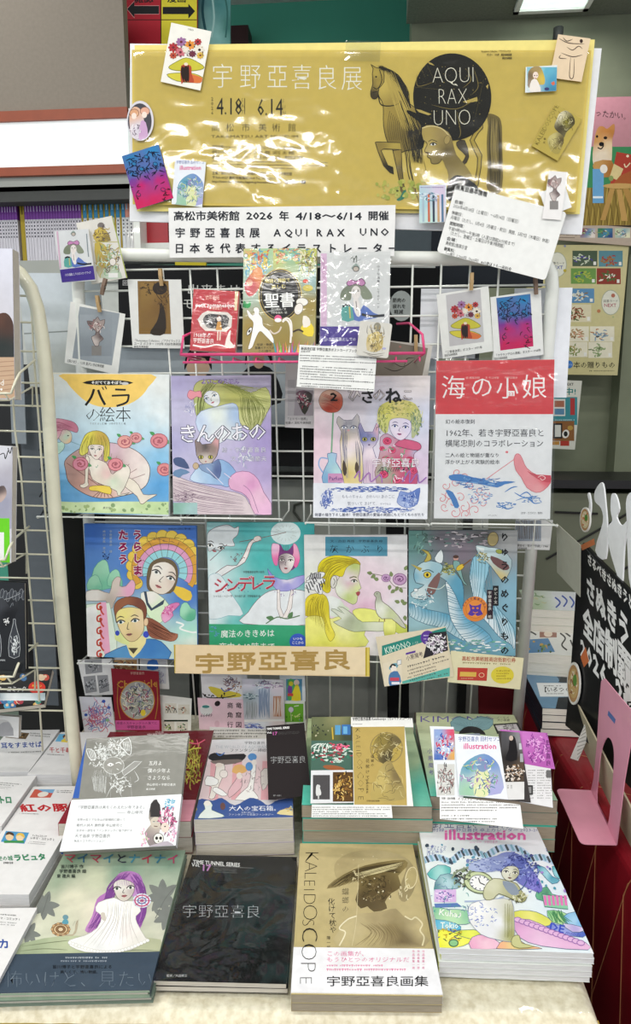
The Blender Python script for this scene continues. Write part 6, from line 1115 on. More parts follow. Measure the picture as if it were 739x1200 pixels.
    a.shade([(148,420),(145,340),(180,290),(250,268),(330,275),(385,295),(408,325),(370,318),(320,345),(295,400),(240,390),(225,440),(220,490),(195,500),(165,470)],[(200,330,'#ecdc20'),(320,300,'#e8d830'),(190,440,'#d8c828'),(370,305,'#b8a428')],3,12,'#7c7420',2).strands([(160,440),(150,350),(230,285),(390,300)],[(210,490),(230,400),(290,350),(370,315)],40,1.8,'#a8981c',6)
    a.ell(242,432,20,40,'#dcd8d0',8,18,'#5c5c54',2.5).line([(240,410),(250,430),(240,455)],3,'#6c6c60').line([(340,408),(365,400),(385,405)],5,'#6c6c48').eye(368,428,18,9,'#4c5444','#2c2c24',6).line([(378,500),(395,498),(404,496)],4,'#8c3c3c').poly([(380,500),(395,490),(406,500),(395,520),(385,515)],'#a84c50',2)
    a.shade([(62,560),(100,510),(180,510),(210,560),(215,640),(225,700),(250,760),(220,800),(190,740),(180,660),(130,640),(62,640)],[(100,560,'#ecd838'),(180,580,'#d8c830'),(210,720,'#e8dc50'),(90,620,'#c8b428')],3,12,'#8c8028',2).strands([(110,520),(80,570),(66,640)],[(190,520),(180,600),(230,760)],26,2,'#a09020',9)
    for i,(x,y,an) in enumerate(((130,400,-20),(130,430,-8),(110,460,10),(145,470,60))): a.ell(x,y,62 if i < 3 else 44,22,'#e8e8e8',an,20,'#444',2)
    for i in range(9): a.line([(72+i*13,450-(i % 5)*12),(90+i*12,500-(i % 5)*18)],7,'#48464c',0)
    for i in range(6): a.line([(105+i*11,375+(i % 2)*4),(92+i*13,415)],7,'#48464c',0)
    # hand, sleeve, bird, roses
    a.shade([(240,680),(290,660),(225,605),(250,600),(310,630),(265,590),(300,590),(370,640),(420,680),(560,680),(570,735),(440,735),(370,740),(310,720)],[(300,640,'#dce0d0'),(400,700,'#b8c4a0'),(500,710,'#dce0c8'),(340,680,'#a8b090')],2,10,'#5c6450',2).shade([(560,660),(620,670),(625,740),(600,800),(570,795),(550,730)],[(590,700,'#f0f090'),(580,780,'#c8cc60')],3,out='#8c8c40')
    a.shade([(490,510),(505,492),(530,500),(540,550),(580,580),(640,640),(690,715),(660,710),(600,660),(540,660),(505,620),(498,560),(505,530)],[(515,520,'#b0b4a0'),(530,600,'#e8eadc'),(600,630,'#c8d0a0'),(660,690,'#d0d0c0')],2,10,'#5c5448',2.5).ell(510,505,3,3,'#222').line([(525,660),(522,680)],3,'#7c4c3c').line([(555,660),(558,678)],3,'#7c4c3c')
    for x,y,an in ((500,390,150),(520,420,200),(480,380,190),(590,450,100),(620,480,140),(650,470,60),(600,400,-100),(680,360,-60),(640,460,120),(660,540,60),(650,560,200),(680,640,80),(665,570,-20)): a.leaf(x,y,34,an,'#7c8c5c',.35)
    a.line([(455,378),(560,400),(620,460),(690,470)],2.5,'#6c6c4c').rose(565,408,28,'#c8a0c8','#7c4c80').rose(650,415,42,'#c8a0c4','#7c4c7c')
    book('picture_book','pale grey picture book of a yellow-haired girl with a dove','book',R,.009,a,'#dcdcdc',M_PAGESG,mat='soft',hard=1)
    # dragons
    R = Rect([(479,621),(606,622),(604,768),(478,768)],PL); a = Art(seed=14).crop(470,600,180)
    a.wash(36,85,560,700,[(60,120,'#5c8c84'),(200,120,'#6c6870'),(400,110,'#5c5c5c'),(300,200,'#7c707c'),(520,120,'#a8a8a8'),(300,330,'#5c6c68'),(60,400,'#8cb8c4'),(540,400,'#88b4c8'),(300,560,'#5c98b4'),(100,560,'#a0c4cc'),(520,600,'#78acc0')],14)
    a.scrib(280,130,160,36,60,['#a89ca4','#c8c0c4','#4c484c','#5c7c74'],5,.22,2.4).scrib(100,150,50,60,24,['#7ca89c','#48645c'],5,.4)
    def coil(P,Q,n,c1,c2):
        a.shade(P+list(reversed(Q)),[(P[0][0],P[0][1],c1),(P[-1][0],P[-1][1],c1),(Q[len(Q)//2][0],Q[len(Q)//2][1],c2)]+[(p[0],p[1],c1) for p in P[1:-1]]+[(p[0],p[1],c2) for p in Q],2,12,'#3c6478',2)
        A,B = cat_rom(P,False,6),cat_rom(Q,False,6)
        for i in range(n): k = int((len(A)-1)*i/n); j = int((len(B)-1)*i/n); m = ((A[k][0]+B[j][0])/2+6,(A[k][1]+B[j][1])/2+9); a.line([A[k],m,B[j]],2.2,'#5c8ca0',3)
    coil([(40,500),(120,540),(200,560),(300,620)],[(40,440),(130,470),(220,490),(300,540)],18,'#c8dce0','#5ca0bc')
    coil([(330,290),(345,220),(390,190),(430,210),(415,300),(400,380),(470,470),(540,560)],[(330,330),(345,400),(360,470),(420,540),(470,600),(500,620),(530,640),(545,660)],20,'#8cc0d4','#dce8ec')
    coil([(215,330),(220,380),(225,450),(240,520),(290,600),(350,640)],[(290,330),(300,400),(300,460),(330,520),(390,560),(440,620)],22,'#e0e8e8','#5ca4c4')
    a.shade([(170,250),(230,270),(290,330),(300,420),(290,470),(260,400),(215,330),(170,300)],[(200,270,'#a8c0c0'),(280,340,'#5c9cb8'),(290,440,'#4c94b4')],2,out='#3c5c6c').scrib(225,275,44,26,50,['#8c8c3c','#b8b060','#5c6428'],3,.5)
    a.shade([(60,300),(75,260),(120,235),(170,240),(200,260),(185,300),(160,340),(150,390),(120,420),(60,415),(45,390),(80,370),(110,350),(70,340)],[(100,270,'#b8d0d4'),(160,280,'#98bcc8'),(80,390,'#d0dcdc'),(60,310,'#7cb0c4')],2,10,'#3c5460',2.5).poly([(130,350),(180,290),(186,320),(160,390),(120,410)],'#7c5c58',2).ell(125,302,18,15,'#d8c040',0,14,'#3c3828',2).ell(125,302,6,8,'#221c10').line([(100,285),(130,278),(155,290)],4,'#4c6c74').ell(70,375,10,8,'#e8ecec',out='#3c5460')
    a.poly([(120,240),(145,225),(130,190),(95,180),(125,205),(110,235)],'#b8a850',2,'#5c5028',2).poly([(170,240),(160,220),(190,180),(202,210),(195,245)],'#dce4e4',2,'#4c5c64',2).poly([(90,285),(45,250),(60,255),(100,270)],'#b0a050').line([(120,360),(180,370),(210,350)],3,'#c8d8d0')
    a.shade([(360,160),(420,170),(480,180),(530,230),(520,290),(490,330),(460,300),(430,260),(410,240),(370,200)],[(420,190,'#c0d4d8'),(500,250,'#a0b8c0'),(470,310,'#c8b880')],2,out='#3c5460').poly([(430,210),(500,240),(520,270),(490,280),(440,245)],'#6c4c4c',2).ell(470,190,16,10,'#a8b050',10,out='#3c3c28').ell(440,130,26,34,'#a89868',10,16,'#5c5030',2).scrib(385,220,34,26,30,['#8c8448','#c8bc80','#5c5c34'],3,.5).poly([(355,165),(400,175),(395,195)],'#dce4e4',1)
    a.ell(262,222,12,12,'#c8988c').ell(262,215,14,8,'#4c342c').poly([(250,235),(280,240),(290,290),(300,330),(318,350),(300,345),(270,290),(252,270)],'#7ca4a0',2,'#3c4c4c',2).ell(283,266,22,12,'#d8b83c',-35,out='#6c5418').line([(295,258),(335,228)],4,'#7c5428')
    a.scrib(300,645,230,34,110,['#f0f4f0','#8cb8b4','#e8f0f0','#6cb09c'],6,.12,2.4)
    a.scrib(110,420,60,40,50,['#e8f0f0','#a8ccd4','#5c8c9c'],3,.3,2.2)
    a.ell(355,466,60,60,'#dc8438',0,32).ell(355,466,44,44,'#e08c40',0,28,'#c06c28',2).poly([(325,440),(340,450),(370,448),(385,440),(380,470),(392,490),(365,500),(355,490),(340,500),(320,490),(332,470)],'#54389c',2).ell(345,462,6,5,'#dc8438').ell(366,462,6,5,'#dc8438').line([(344,480),(356,485),(368,480)],3,'#dc8438')
    for i,ch in enumerate('きょうの絵本えほん'): t = math.radians(-165+i*18); a.text(ch,355+50*math.cos(t)-5,466+50*math.sin(t)+4,13,'#3c1c4c',None,-75+i*18,.02)
    a.vtext('りゅうのめぐりもの',497,98,44,'#141416',68,.03,0) ; a.rect(440,354,467,450,'#18181a').vtext('かどの文',453,362,17,'#e8e8e0',21).rect(411,374,440,514,'#2c1c28').vtext('宇野亜喜良 絵',425,380,17,'#e8e8e0',19)
    book('picture_book','grey-blue picture book of two sea dragons with an orange round badge','book',R,.01,a,'#54646c',M_PAGESG,mat='gloss',hard=1)
row_two()
def rack_slips():
    # gold sash
    R = Rect([(203,757),(434,757),(432,791),(205,791)],LB(1.322,791,3)); a = Art().crop(190,745,260); a.wash(20,30,700,130,[(100,60,'#e4cca4'),(400,100,'#dfc8a0'),(600,60,'#e8d4b0')],6).rect(20,30,44,135,'#b8a030').rect(24,30,30,135,'#d8c460').rect(676,30,700,135,'#b8a030').rect(682,30,688,135,'#d8c460')
    for ch,x,y in zip('宇野亞喜良',(106,214,318,424,528),(118,112,110,108,106)): a.text(ch,x,y,96,'#a88848',off=.035,sy=.72,w=96)
    w,h = R.w/2,R.h/2; n = 24; V = []; Fc = []
    o = card('gold_sash','long cream and gold name sash stretched across the rack above the book stacks','sash',R,a,'#dcc49c',.001,mat='wrap')
    R = Rect([(447,753),(526,727),(524,786),(447,812)],LB(1.322,812,3)); a = Art().crop(430,730,220); T = '#2c8478'
    a.rect(40,10,340,290,'#dccfb4').poly([(58,90),(325,15),(325,42),(58,130)],T).poly([(325,175),(325,210),(56,288),(56,255)],'#5cb0a4').text('KIMONO',72,122,36,'#dcecdc',w=106,ang=-16).text('ノ・ヒメ',178,86,12,'#dcecdc',w=24,ang=-16).ell(238,58,28,28,'#5c3c94').fill(222,44,256,70,2,'#dcd4f0')
    a.poly([(245,40),(318,32),(318,108),(220,140),(232,90)],'#2c2a30').scrib(272,82,34,36,80,['#e0d8e0','#b8a8bc','#f0f0f0'],3,.4).poly([(62,160),(134,138),(138,240),(60,266)],'#e0d4bc').ell(104,172,20,12,'#6ca0b0',-30).ell(104,180,12,14,'#f0e4d8').line([(92,176),(98,164),(112,168)],5,'#222').poly([(92,196),(120,190),(134,230),(118,255),(90,252),(84,220)],'#4c78a8',2).rect(90,215,126,228,'#c8485c').rect(96,232,128,242,'#e8e8f0').poly([(118,148),(134,144),(134,162),(118,166)],'#e8e8e8',out='#444')
    a.poly([(152,118),(190,108),(190,116),(152,126)],'#5c3c94').text('小悪魔考',155,148,22,'#3c3440',w=68,ang=-16).fill(158,165,300,180,1,'#54504c',.6,-16).fill(158,182,318,250,5,'#54504c',.5,-16)
    card('leaflet','teal and beige leaflet tilted on the grid left of the cream ticket notice','leaflet',R,a,'#d8ccb0')
    R = Rect([(528,766),(616,768),(607,806),(524,801)],LB(1.325,806,3)); a = Art().crop(430,730,220); a.text('高松市美術館商店街割引券',372,147,20,'#a84c34',w=212,ang=2,off=.02).fill(376,152,560,162,1,'#8c7c4c',.7,2).poly([(356,175),(474,178),(470,228),(354,225)],'#b8382c').poly([(366,192),(430,194),(428,212),(364,210)],'#d8b04c').ell(450,205,10,8,'#b8382c',out='#e8c8a0').fill(370,215,420,222,1,'#e8c8a0').ell(532,205,45,34,'#d8c83c',0,30).fill(508,184,560,225,4,'#8c6c1c',.6)
    card('ticket_notice','cream notice with a red ticket and yellow disc below the sea dragon book','notice',R,a,'#ddd6b0',mat='wrap')
rack_slips()
# ================================================================ BOOK PILES ON THE FLEECE
def front_row():
    # marsh-green fairy book with grey-blue band
    R = Rect([(74.5,995),(210,1000),(183,1163),(-6,1163)],flat(.781)); a = Art(seed=21).crop(0,980,210)
    a.wash(0,50,745,660,[(300,80,'#6c8c74'),(700,100,'#7c9884'),(240,180,'#9cac94'),(400,180,'#ccd0b4'),(300,250,'#e0dcc4'),(500,150,'#7c9c88'),(680,200,'#b0bca8'),(400,300,'#e8e0cc'),(120,380,'#dcdcc8'),(650,420,'#d0d0bc'),(100,460,'#c0c8ac'),(620,480,'#a8b498'),(640,300,'#c8c8b8')],16)
    for x,y,s,an0 in ((185,285,1,0),(670,250,1.2,1),(690,330,1,2),(120,400,.8,.4)):
        for i in range(7): a.leaf(x,y,62*s,i*48+an0*30,'#7c807c',.26)
    a.line([(170,330),(185,290),(200,240)],2.5,'#6c706c').line([(640,340),(680,260),(730,200)],2.5,'#6c706c')
    a.shade([(60,490),(100,440),(280,410),(450,420),(620,420),(680,440),(670,495),(300,495)],[(120,450,'#a0ac8c'),(300,430,'#c0c8a4'),(600,450,'#b8bc9c'),(400,480,'#8c9878')],2,12).lines([[(90,455),(200,440),(290,430)],[(80,475),(180,465),(280,470)],[(450,480),(560,470),(660,475)]],3,'#7c8468')
    # snail
    for k,c in enumerate(('#b08860','#d8bc94','#94704c','#e0c8a4')): a.ell(250,385,38-k*9,27-k*6,c,0,20,'#5c4430',2)
    for t in range(10): a.ell(250+36*math.cos(t*.63),385+25*math.sin(t*.63),6,5,'#c8a478',0,7)
    a.poly([(240,408),(300,405),(310,370),(316,350),(322,350),(318,385),(300,412)],'#b8ac94',2).lines([[(312,365),(325,345)],[(300,370),(310,350)]],3,'#7c7460').ell(270,335,12,10,'#6c94a0').poly([(262,345),(278,345),(282,362),(256,362)],'#5c9cb0',2)
    # girl
    a.shade([(470,190),(490,155),(540,145),(580,165),(592,210),(600,280),(590,350),(570,390),(540,380),(545,300),(550,250),(470,240),(460,300),(440,360),(390,395),(350,390),(380,330),(400,260),(440,230)],[(480,180,'#c088c0'),(560,170,'#b880c0'),(430,280,'#b878bc'),(380,370,'#c488c4'),(580,330,'#a868b4'),(570,250,'#c090c8')],3,14).strands([(490,160),(450,220),(420,290),(360,390)],[(540,150),(470,230),(450,320),(400,390)],34,2.5,'#7c4490',12).strands([(540,160),(570,220),(570,300),(550,385)],[(570,160),(592,220),(598,310),(580,370)],26,2.5,'#7c4490',10)
    a.shade([(405,275),(470,255),(500,268),(560,270),(580,310),(560,330),(565,360),(600,420),(610,430),(540,470),(440,482),(350,478),(290,455),(285,430),(350,410),(400,380),(420,330),(395,310)],[(480,300,'#fafaf6'),(520,400,'#f0e8e4'),(420,440,'#ececec'),(350,450,'#f4f4f0'),(470,400,'#ffffff'),(560,440,'#e8e4dc')],2,13,'#b8b4ac',1.5).strands([(440,270),(430,350),(330,460)],[(550,275),(545,350),(580,440)],12,1.8,'#c8c0bc',5)
    for i in range(26): t = i/25; a.ell(288+t*320,440+44*math.sin(t*PI)-8*t,8,7,'#f4f4f0',0,8,'#c8c4bc',1)
    a.poly([(415,320),(432,318),(436,350),(420,345)],'#d0c8bc',2)
    a.shade([(468,200),(500,180),(548,195),(552,230),(530,262),(505,270),(480,250)],[(500,215,'#e8e4dc'),(545,230,'#c8bcb8'),(505,255,'#dcd4c8')],3,out='#7c6c74').face(510,216,56,32,-4,'#5c7064','#b86c70','#443840',0).strands([(475,185),(480,205)],[(545,180),(548,205)],14,3,'#9c5cac',3)
    for k,c in enumerate(('#d8e0ec','#c84c7c','#e8ecf4','#5c88b8','#e8ecf0','#c86c8c')): a.ell(585,268,38-k*6,30-k*5,c,0,20)
    for t in range(8): a.line([(585,268),(585+38*math.cos(t*.8),268+30*math.sin(t*.8))],2,'#a84c7c',0)
    cs = ['#a83c50','#3c6c88','#b8405c','#4c88a0','#343848','#4c94ac','#b83c54','#3c7c94','#b04468']
    for i,ch in enumerate('マイマイとナイナイ'): a.text(ch,262+i*53,108+i*.6,54,cs[i],off=.02,sy=.8)
    for t,x,y,w in (('皆川博子 作',250,134,94),('宇野亜喜良 絵',244,153,112),('東 雅夫 編',234,173,76)): a.text(t,x,y,17,'#2c3430',w=w,off=.02)
    b = Art().crop(0,980,210)
    b.fill(270,500,440,512,1,'#c0c8d0',.6).fill(250,514,450,526,1,'#a8b0bc',.6).text('皆川博子と宇野亜喜良による',216,549,16,'#10141c',w=245,off=.01).text('美しくて、怖い物語。',248,570,15,'#10141c',w=155,off=.01).text('怖いけど、見たい',18,622,76,'#75828f',w=610,off=-.025)
    e = book('picture_book','grey-green picture book of a purple-haired girl in white at the front left','book',R,.010,a,'#8ca08c',M_PAGESG,mat='soft',hard=1,band=((90,1118),(90,1162.6),'#3c4a5a',b)); g = 'purple-haired girl picture books in the front left pile'
    pile(2,'picture_book','grey-green picture book','book',R,.010,g,'under the purple-haired girl book',cover='#6c7c70',pages=M_PAGESG,hard=1)
    # black film-wrapped book
    R = Rect([(221,1000),(347,1006),(336,1154),(184,1148)],flat(.774)); a = Art(seed=22).crop(180,980,180)
    a.wash(10,75,695,715,[(100,150,'#17181a'),(600,150,'#1a1c1e'),(350,500,'#0f1010'),(120,650,'#1c1c1e'),(560,650,'#131414')],5).text('TIME TUNNEL SERIES',188,132,26,'#f0f0ee',w=226,off=.035,ang=4).text('Vol.',182,145,24,'#f0f0ee',w=40,off=.03,ang=4).text('17',228,165,40,'#c88cc8',w=46,off=.05,ang=2).fill(286,138,480,152,1,'#8c8c8c',.5,3).fill(286,152,400,176,3,'#8c8c8c',.5,3)
    for ch,x in zip('宇野亞喜良',(135,212,288,366,440)): a.text(ch,x,386+(x-135)*.01,76,'#d8dade',off=-.022,sy=.9)
    a.text('監修／大迫修三',62,677,14,'#c8c8c8',w=98,off=.01)
    e = book('art_book','black film-wrapped art book with thin silver characters in the front row','book',R,.008,a,'#121314',M_PAGESG,mat='gloss',wrap=1)
    pile(2,'art_book','black film-wrapped art book','book',R,.008,'black art books in the front row','under the silver-lettered black book',cover='#17181a',pages=M_PAGESG)
    # gold book
    R = Rect([(353,990),(488,988),(511.5,1165.5),(338.5,1167)],flat(.783)); a = Art(seed=23).crop(330,980,190)
    a.wash(30,30,720,740,[(150,100,'#c8b888'),(600,100,'#c0b080'),(400,400,'#b8a878'),(100,500,'#bcac78'),(650,500,'#b8a878'),(450,500,'#c8b890')],10)
    a.shade([(240,130),(300,80),(400,62),(500,75),(580,110),(612,180),(600,250),(560,300),(530,260),(570,120),(480,100),(350,130),(260,200)],[(260,140,'#b4a478'),(480,90,'#c4b488'),(600,200,'#948660')],3,10).ell(590,190,26,50,'#b8a878',10,16,'#e0d4ac',3)
    a.shade([(205,240),(240,200),(330,150),(440,120),(560,108),(570,140),(530,180),(545,230),(500,260),(470,300),(480,330),(420,345),(390,320),(360,330),(335,290),(350,240),(345,200),(290,220)],[(300,180,'#a09060'),(400,180,'#6c5c38'),(450,240,'#5c4c30'),(550,130,'#8c7c50'),(380,290,'#54462c'),(240,220,'#8c7c54')],2,13)
    a.strands([(210,238),(330,160),(560,110)],[(330,210),(420,160),(540,170)],26,2.5,'#4c4028',6).strands([(330,170),(440,140),(560,112)],[(350,190),(440,170),(520,150)],9,2,'#d8cc9c',4).scrib(430,240,70,60,70,['#3c3220','#7c6c48','#54482c'],3,.3).scrib(345,180,22,26,18,['#e0d4a8','#6c5c3c'],3)
    a.shade([(255,505),(270,420),(330,360),(400,350),(470,340),(520,330),(560,370),(620,380),(645,440),(650,505)],[(330,430,'#c8b98c'),(450,380,'#a89870'),(500,430,'#8c7c54'),(560,470,'#6c5c40'),(620,420,'#c0b084'),(400,480,'#bcac7c')],2,13).line([(262,500),(290,440),(262,420),(300,380),(340,365)],6,'#e8dfc0').line([(560,365),(590,380),(610,370),(640,400),(630,430),(648,460),(640,500)],5,'#e0d6b0').strands([(350,400),(400,440),(330,500)],[(520,400),(560,450),(600,500)],16,2,'#7c6c48',5).line([(350,130),(340,380),(320,500)],1.5,'#dcd0a8')
    a.dots(250,80,600,300,20,['#e8e0c0'],1.5,4).scrib(560,240,26,36,14,['#e4dab4'],3)
    K = '#2c2820'; a.vtext('蟷螂の',290,235,34,K,40,-.01).vtext('化けて枕や',226,282,34,K,32,.0,2).vtext('陣一郎',213,455,18,K,22,.0)
    # letters run down the left side, turned a quarter
    yy = (68,110,150,178,222,260,312,372,420,492,0,0)
    s = 'KALEIDOSCOPE'; ys = [66,112,160,196,236,258,308,376,414,488,572,640]; ss = [92,86,84,76,76,84,108,90,116,116,116,92]
    b = Art(seed=3).crop(330,980,190)
    for i,ch in enumerate(s):
        t = (ys[i]-66)/600; tgt = a if ys[i] < 480 else b
        for q in ((a,b) if ch in 'CO' and ys[i] > 400 and ys[i] < 520 else (tgt,)): q.text(ch,106-t*26,ys[i],ss[i]*.92,K,ang=90,off=-.03,res=3,sy=1.1 if i < 6 else 1)
    P = '#e070a0'; b.text('この画集が、',203,550,26,P,w=170,off=-.005).text('もうひとつのオリジナルだ',203,577,26,P,w=378,off=-.005).fill(204,588,470,602,1,P,.7).fill(204,606,585,622,1,P,.7).text('宇野亞喜良画集',202,685,60,'#26262a',w=466,off=.005,sy=.85)
    for x in (600,622,645): b.vtext('作品画集一冊',x,524,12,P,15)
    e = book('art_book','thick gold art book with side lettering and a white band, front row','book',R,.0133,a,'#b8a878',M_PAGEST,mat='soft',band=((430,1112),(430,1165),'#f0f0f4',b))
    pile(2,'art_book','thick gold-edged art book','book',R,.0133,'thick gold art books in the front row','under the white-banded gold book',cover='#a8966c',pages=M_PAGEST)
    # magazines
    R = Rect([(489,954),(625,955),(690.5,1116),(513,1112)],flat(.804)); a = Art(seed=24).crop(480,950,220)
    a.wash(30,35,720,580,[(100,60,'#f0f0f4'),(500,60,'#eeeef4'),(90,200,'#e8f0f0'),(600,400,'#dceaf4'),(300,520,'#f0f0e8'),(150,400,'#e0f0ec')],8)
    V = '#5c68a8'; a.text('宇野亞喜良　田村セツコ',45,66,44,'#44508c',w=475,off=-.005).text('特別付録：宇野亞喜良 卓上カレンダー 2023-2024',48,82,15,V,w=480).text('illustration',134,114,66,'#f070b8',w=320,off=.045,sy=.82).text('since 1979　宇野亞喜良',235,128,11,'#e8a0c8',w=110)
    for i,t in enumerate(('グラフィック','アダスト＆ズ','濱上咲子','ほか')): a.text(t,65,148+i*9.5,11,V,w=(78,76,66,36)[i],off=.01)
    # scalloped cloud border
    for pts in ([(55,195),(110,185),(160,200),(200,170),(250,165),(300,180)],[(300,180),(350,150),(420,150),(470,185)],[(470,190),(520,185),(570,205)]):
        a.line(pts,26,'#c0d4ec',6)
        q = cat_rom(pts,False,7)
        for i in range(0,len(q)-1,2): a.line([(q[i][0]-4,q[i][1]-12),(q[i][0]+8,q[i][1]+12)],9,'#4c545c' if i % 4 else '#88b4c8',0)
    a.dots(50,130,300,215,18,['#3c4c5c','#5c9cb8','#7c88b8'],4,9)
    for P_,c1,c2 in (([(68,250),(110,215),(160,225),(150,260),(100,275)],'#5cb8b4','#a8dcd8'),([(95,310),(120,255),(180,255),(200,300),(160,310)],'#5c8c94','#b8d8e0'),([(490,215),(530,225),(560,260),(590,275),(560,290),(520,250)],'#4c9cb4','#a8d8e4'),([(560,220),(590,230),(600,270),(570,260)],'#5cb0b8','#98d0dc'),([(500,320),(540,300),(560,330),(620,345),(560,360),(500,350)],'#6cb88c','#4c7c6c'),
        ([(90,380),(150,390),(230,395),(250,440),(180,450),(100,430)],'#88c49c','#c0e4b8'),([(100,430),(180,445),(200,470),(110,475)],'#5cb4d4','#88c8dc'),([(540,395),(600,400),(650,430),(640,455),(560,440)],'#88c88c','#b8e0a0'),([(600,420),(650,400),(670,440),(690,470),(620,450)],'#7cb4e0','#a8d0ec'),([(510,440),(600,455),(690,480),(680,500),(560,480)],'#4c68c0','#a0a8e4'),
        ([(104,545),(110,470),(170,480),(230,490),(240,520),(170,545)],'#ecec3c','#f0f070'),([(170,480),(250,470),(300,490),(250,510)],'#c8d84c','#e8ec60'),([(240,545),(245,500),(300,490),(350,520),(360,545)],'#e8a8c8','#f4ccdc'),([(405,400),(470,395),(520,410),(560,440),(520,460),(420,440)],'#d8d85c','#e8e484'),([(410,440),(470,430),(560,470),(690,520),(700,550),(520,535),(430,500)],'#dca4d0','#ecc8e4'),([(340,545),(400,500),(460,530),(520,545)],'#f0b08c','#e8dc90'),([(600,445),(680,460),(690,475),(640,480)],'#d8d0e8','#b8a8dc')):
        mx,my = sum(p[0] for p in P_)/len(P_),sum(p[1] for p in P_)/len(P_); a.shade(P_,[(P_[0][0],P_[0][1],c1),(mx,my,c2),(P_[2][0],P_[2][1],c1)],2,7,'#3c5c7c',1.5)
    a.scrib(160,490,50,30,24,['#3c5c3c','#2c3c8c','#c8a830'],3,.4,2.4).ell(172,523,18,14,'#8cc48c',0,16,'#2c5c4c',3).rect(96,312,182,362,'#d8b8e4').scrib(138,338,36,20,40,['#a868c0','#f0e0f8','#5c58a8'],3,.3).poly([(96,368),(186,365),(205,380),(100,384)],'#5c7cb8').scrib(150,345,90,90,34,['#5c7ca8','#4c9c9c'],2,.2)
    a.text('Kuha♪',112,412,34,'#f4f8f0',w=90,ang=8,off=.02).text('Tokio',120,465,34,'#f4f8f0',w=70,off=.02)
    a.poly([(520,330),(615,345),(622,390),(530,380)],'#8ccca8',0,'#3c6c6c',2); [a.poly([(525+i*16,335),(536+i*16,336),(540+i*16,376),(530+i*16,375)],'#e078b8') for i in range(6)]; a.text('DE',545,472,44,'#3c50c0',off=.03,ang=12,w=60).text('monde',610,488,22,'#4c58b8',ang=10,skew=.3)
    for i in range(14): a.ell(425+i*19,432+i*7,15,10,'#e0b4dc',10,14,'#9c6cb0',2.5)
    a.strands([(545,395),(555,420),(560,440)],[(600,395),(610,420),(640,445)],14,3,'#4c8c5c',5)
    # clock
    a.ell(272,285,60,42,'#c8d4a8',15,30,'#5c6448',3).ell(276,287,42,30,'#f4f4f4',15,30,'#5c6470',2)
    for i in range(12): t = i*.5236; a.line([(276+30*math.cos(t),287+21*math.sin(t)),(276+38*math.cos(t),287+27*math.sin(t))],3,'#444c5c',0)
    a.line([(276,287),(295,295)],3,'#222').line([(276,287),(270,268)],3,'#222').scrib(205,265,36,36,34,['#4c4c44','#8c9c74','#2c2c2c'],4,.4,2.4).line([(165,270),(190,240),(240,225),(280,220)],7,'#8c9880').line([(215,360),(320,355),(370,340)],4,'#a8b8d8')
    # dress & figure
    a.shade([(230,400),(240,370),(290,355),(340,350),(400,355),(410,420),(412,500),(400,520),(340,510),(280,490),(235,440)],[(280,400,'#f4f4f4'),(350,440,'#eceef4'),(390,430,'#b8b888'),(400,490,'#a8a86c'),(310,480,'#e8eaf0')],2,12,'#8c94b0',1.5).scrib(280,410,60,50,40,['#5c74c0','#a8b4e0'],2,.25,2.4).strands([(372,370),(372,500)],[(405,370),(405,500)],16,2,'#7c7c4c',4)
    a.shade([(330,190),(380,165),(440,180),(480,230),(520,300),(510,325),(470,310),(430,290),(380,240),(350,240),(320,230)],[(360,190,'#8c98d0'),(440,210,'#5c68b0'),(500,300,'#7c74c8'),(400,240,'#6c78b8')],3,12).scrib(430,225,74,56,130,['#3c488c','#8c9cd8','#5c64a8','#a8b4e0','#2c3478'],3,.25,2.4).scrib(485,290,30,34,50,['#4c50a0','#8c8cd8'],3,.4,2.4).shade([(230,235),(250,205),(320,185),(370,180),(360,230),(300,245)],[(260,220,'#b0bce0'),(340,200,'#8c98c8')],2)
    a.scrib(300,215,62,24,50,['#7c8cc4','#c0cce8','#5c68a8'],2.5,.3,2.4)
    a.shade([(362,240),(385,222),(420,225),(430,250),(410,275),(385,280),(365,262)],[(390,245,'#e0e0d0'),(420,255,'#b8b89c')],3,out='#5c5c54').face(396,246,36,22,8,'#3c4440','#8c6c64','#2c2c30')
    a.shade([(300,295),(330,270),(380,278),(420,290),(440,320),(460,345),(440,365),(400,350),(350,330),(330,350),(300,355),(288,330)],[(320,300,'#d8d8bc'),(400,310,'#b4b48c'),(440,350,'#a0a070'),(300,340,'#c8c8a4')],2,10,'#6c6c4c',2).line([(370,290),(400,330),(440,310),(460,280)],3,'#3c5c8c').scrib(430,345,30,22,24,['#5c5c44','#e8e8d0'],2.5).poly([(365,280),(410,290),(430,330),(400,335),(375,310)],'#8c98a8',2)
    a.poly([(405,500),(430,495),(440,525),(490,538),(430,545),(400,530)],'#c8c890',2,'#7c7c4c',2).scrib(540,165,6,14,4,V,2).dots(480,200,640,330,14,['#3c5ca8','#4c98b0','#a888d0'],3,8)
    book('magazine','pale blue and white illustration magazine with pink lettering, top of the front right pile','magazine',R,.0089,a,'#eceef2',M_WHP,mat='gloss')
    pile(5,'magazine','white illustration magazine','magazine',R,.0089,'illustration magazines in the front right pile','under the pink-lettered top one',cover='#d8dcd8',pages=M_WHP,spine='#c8cc60')
M_WHP = plain('white_page_edges','#dedee0',.7,mott=.12,scale=40,stretch=(1,1,60),bump=.4)
front_row()
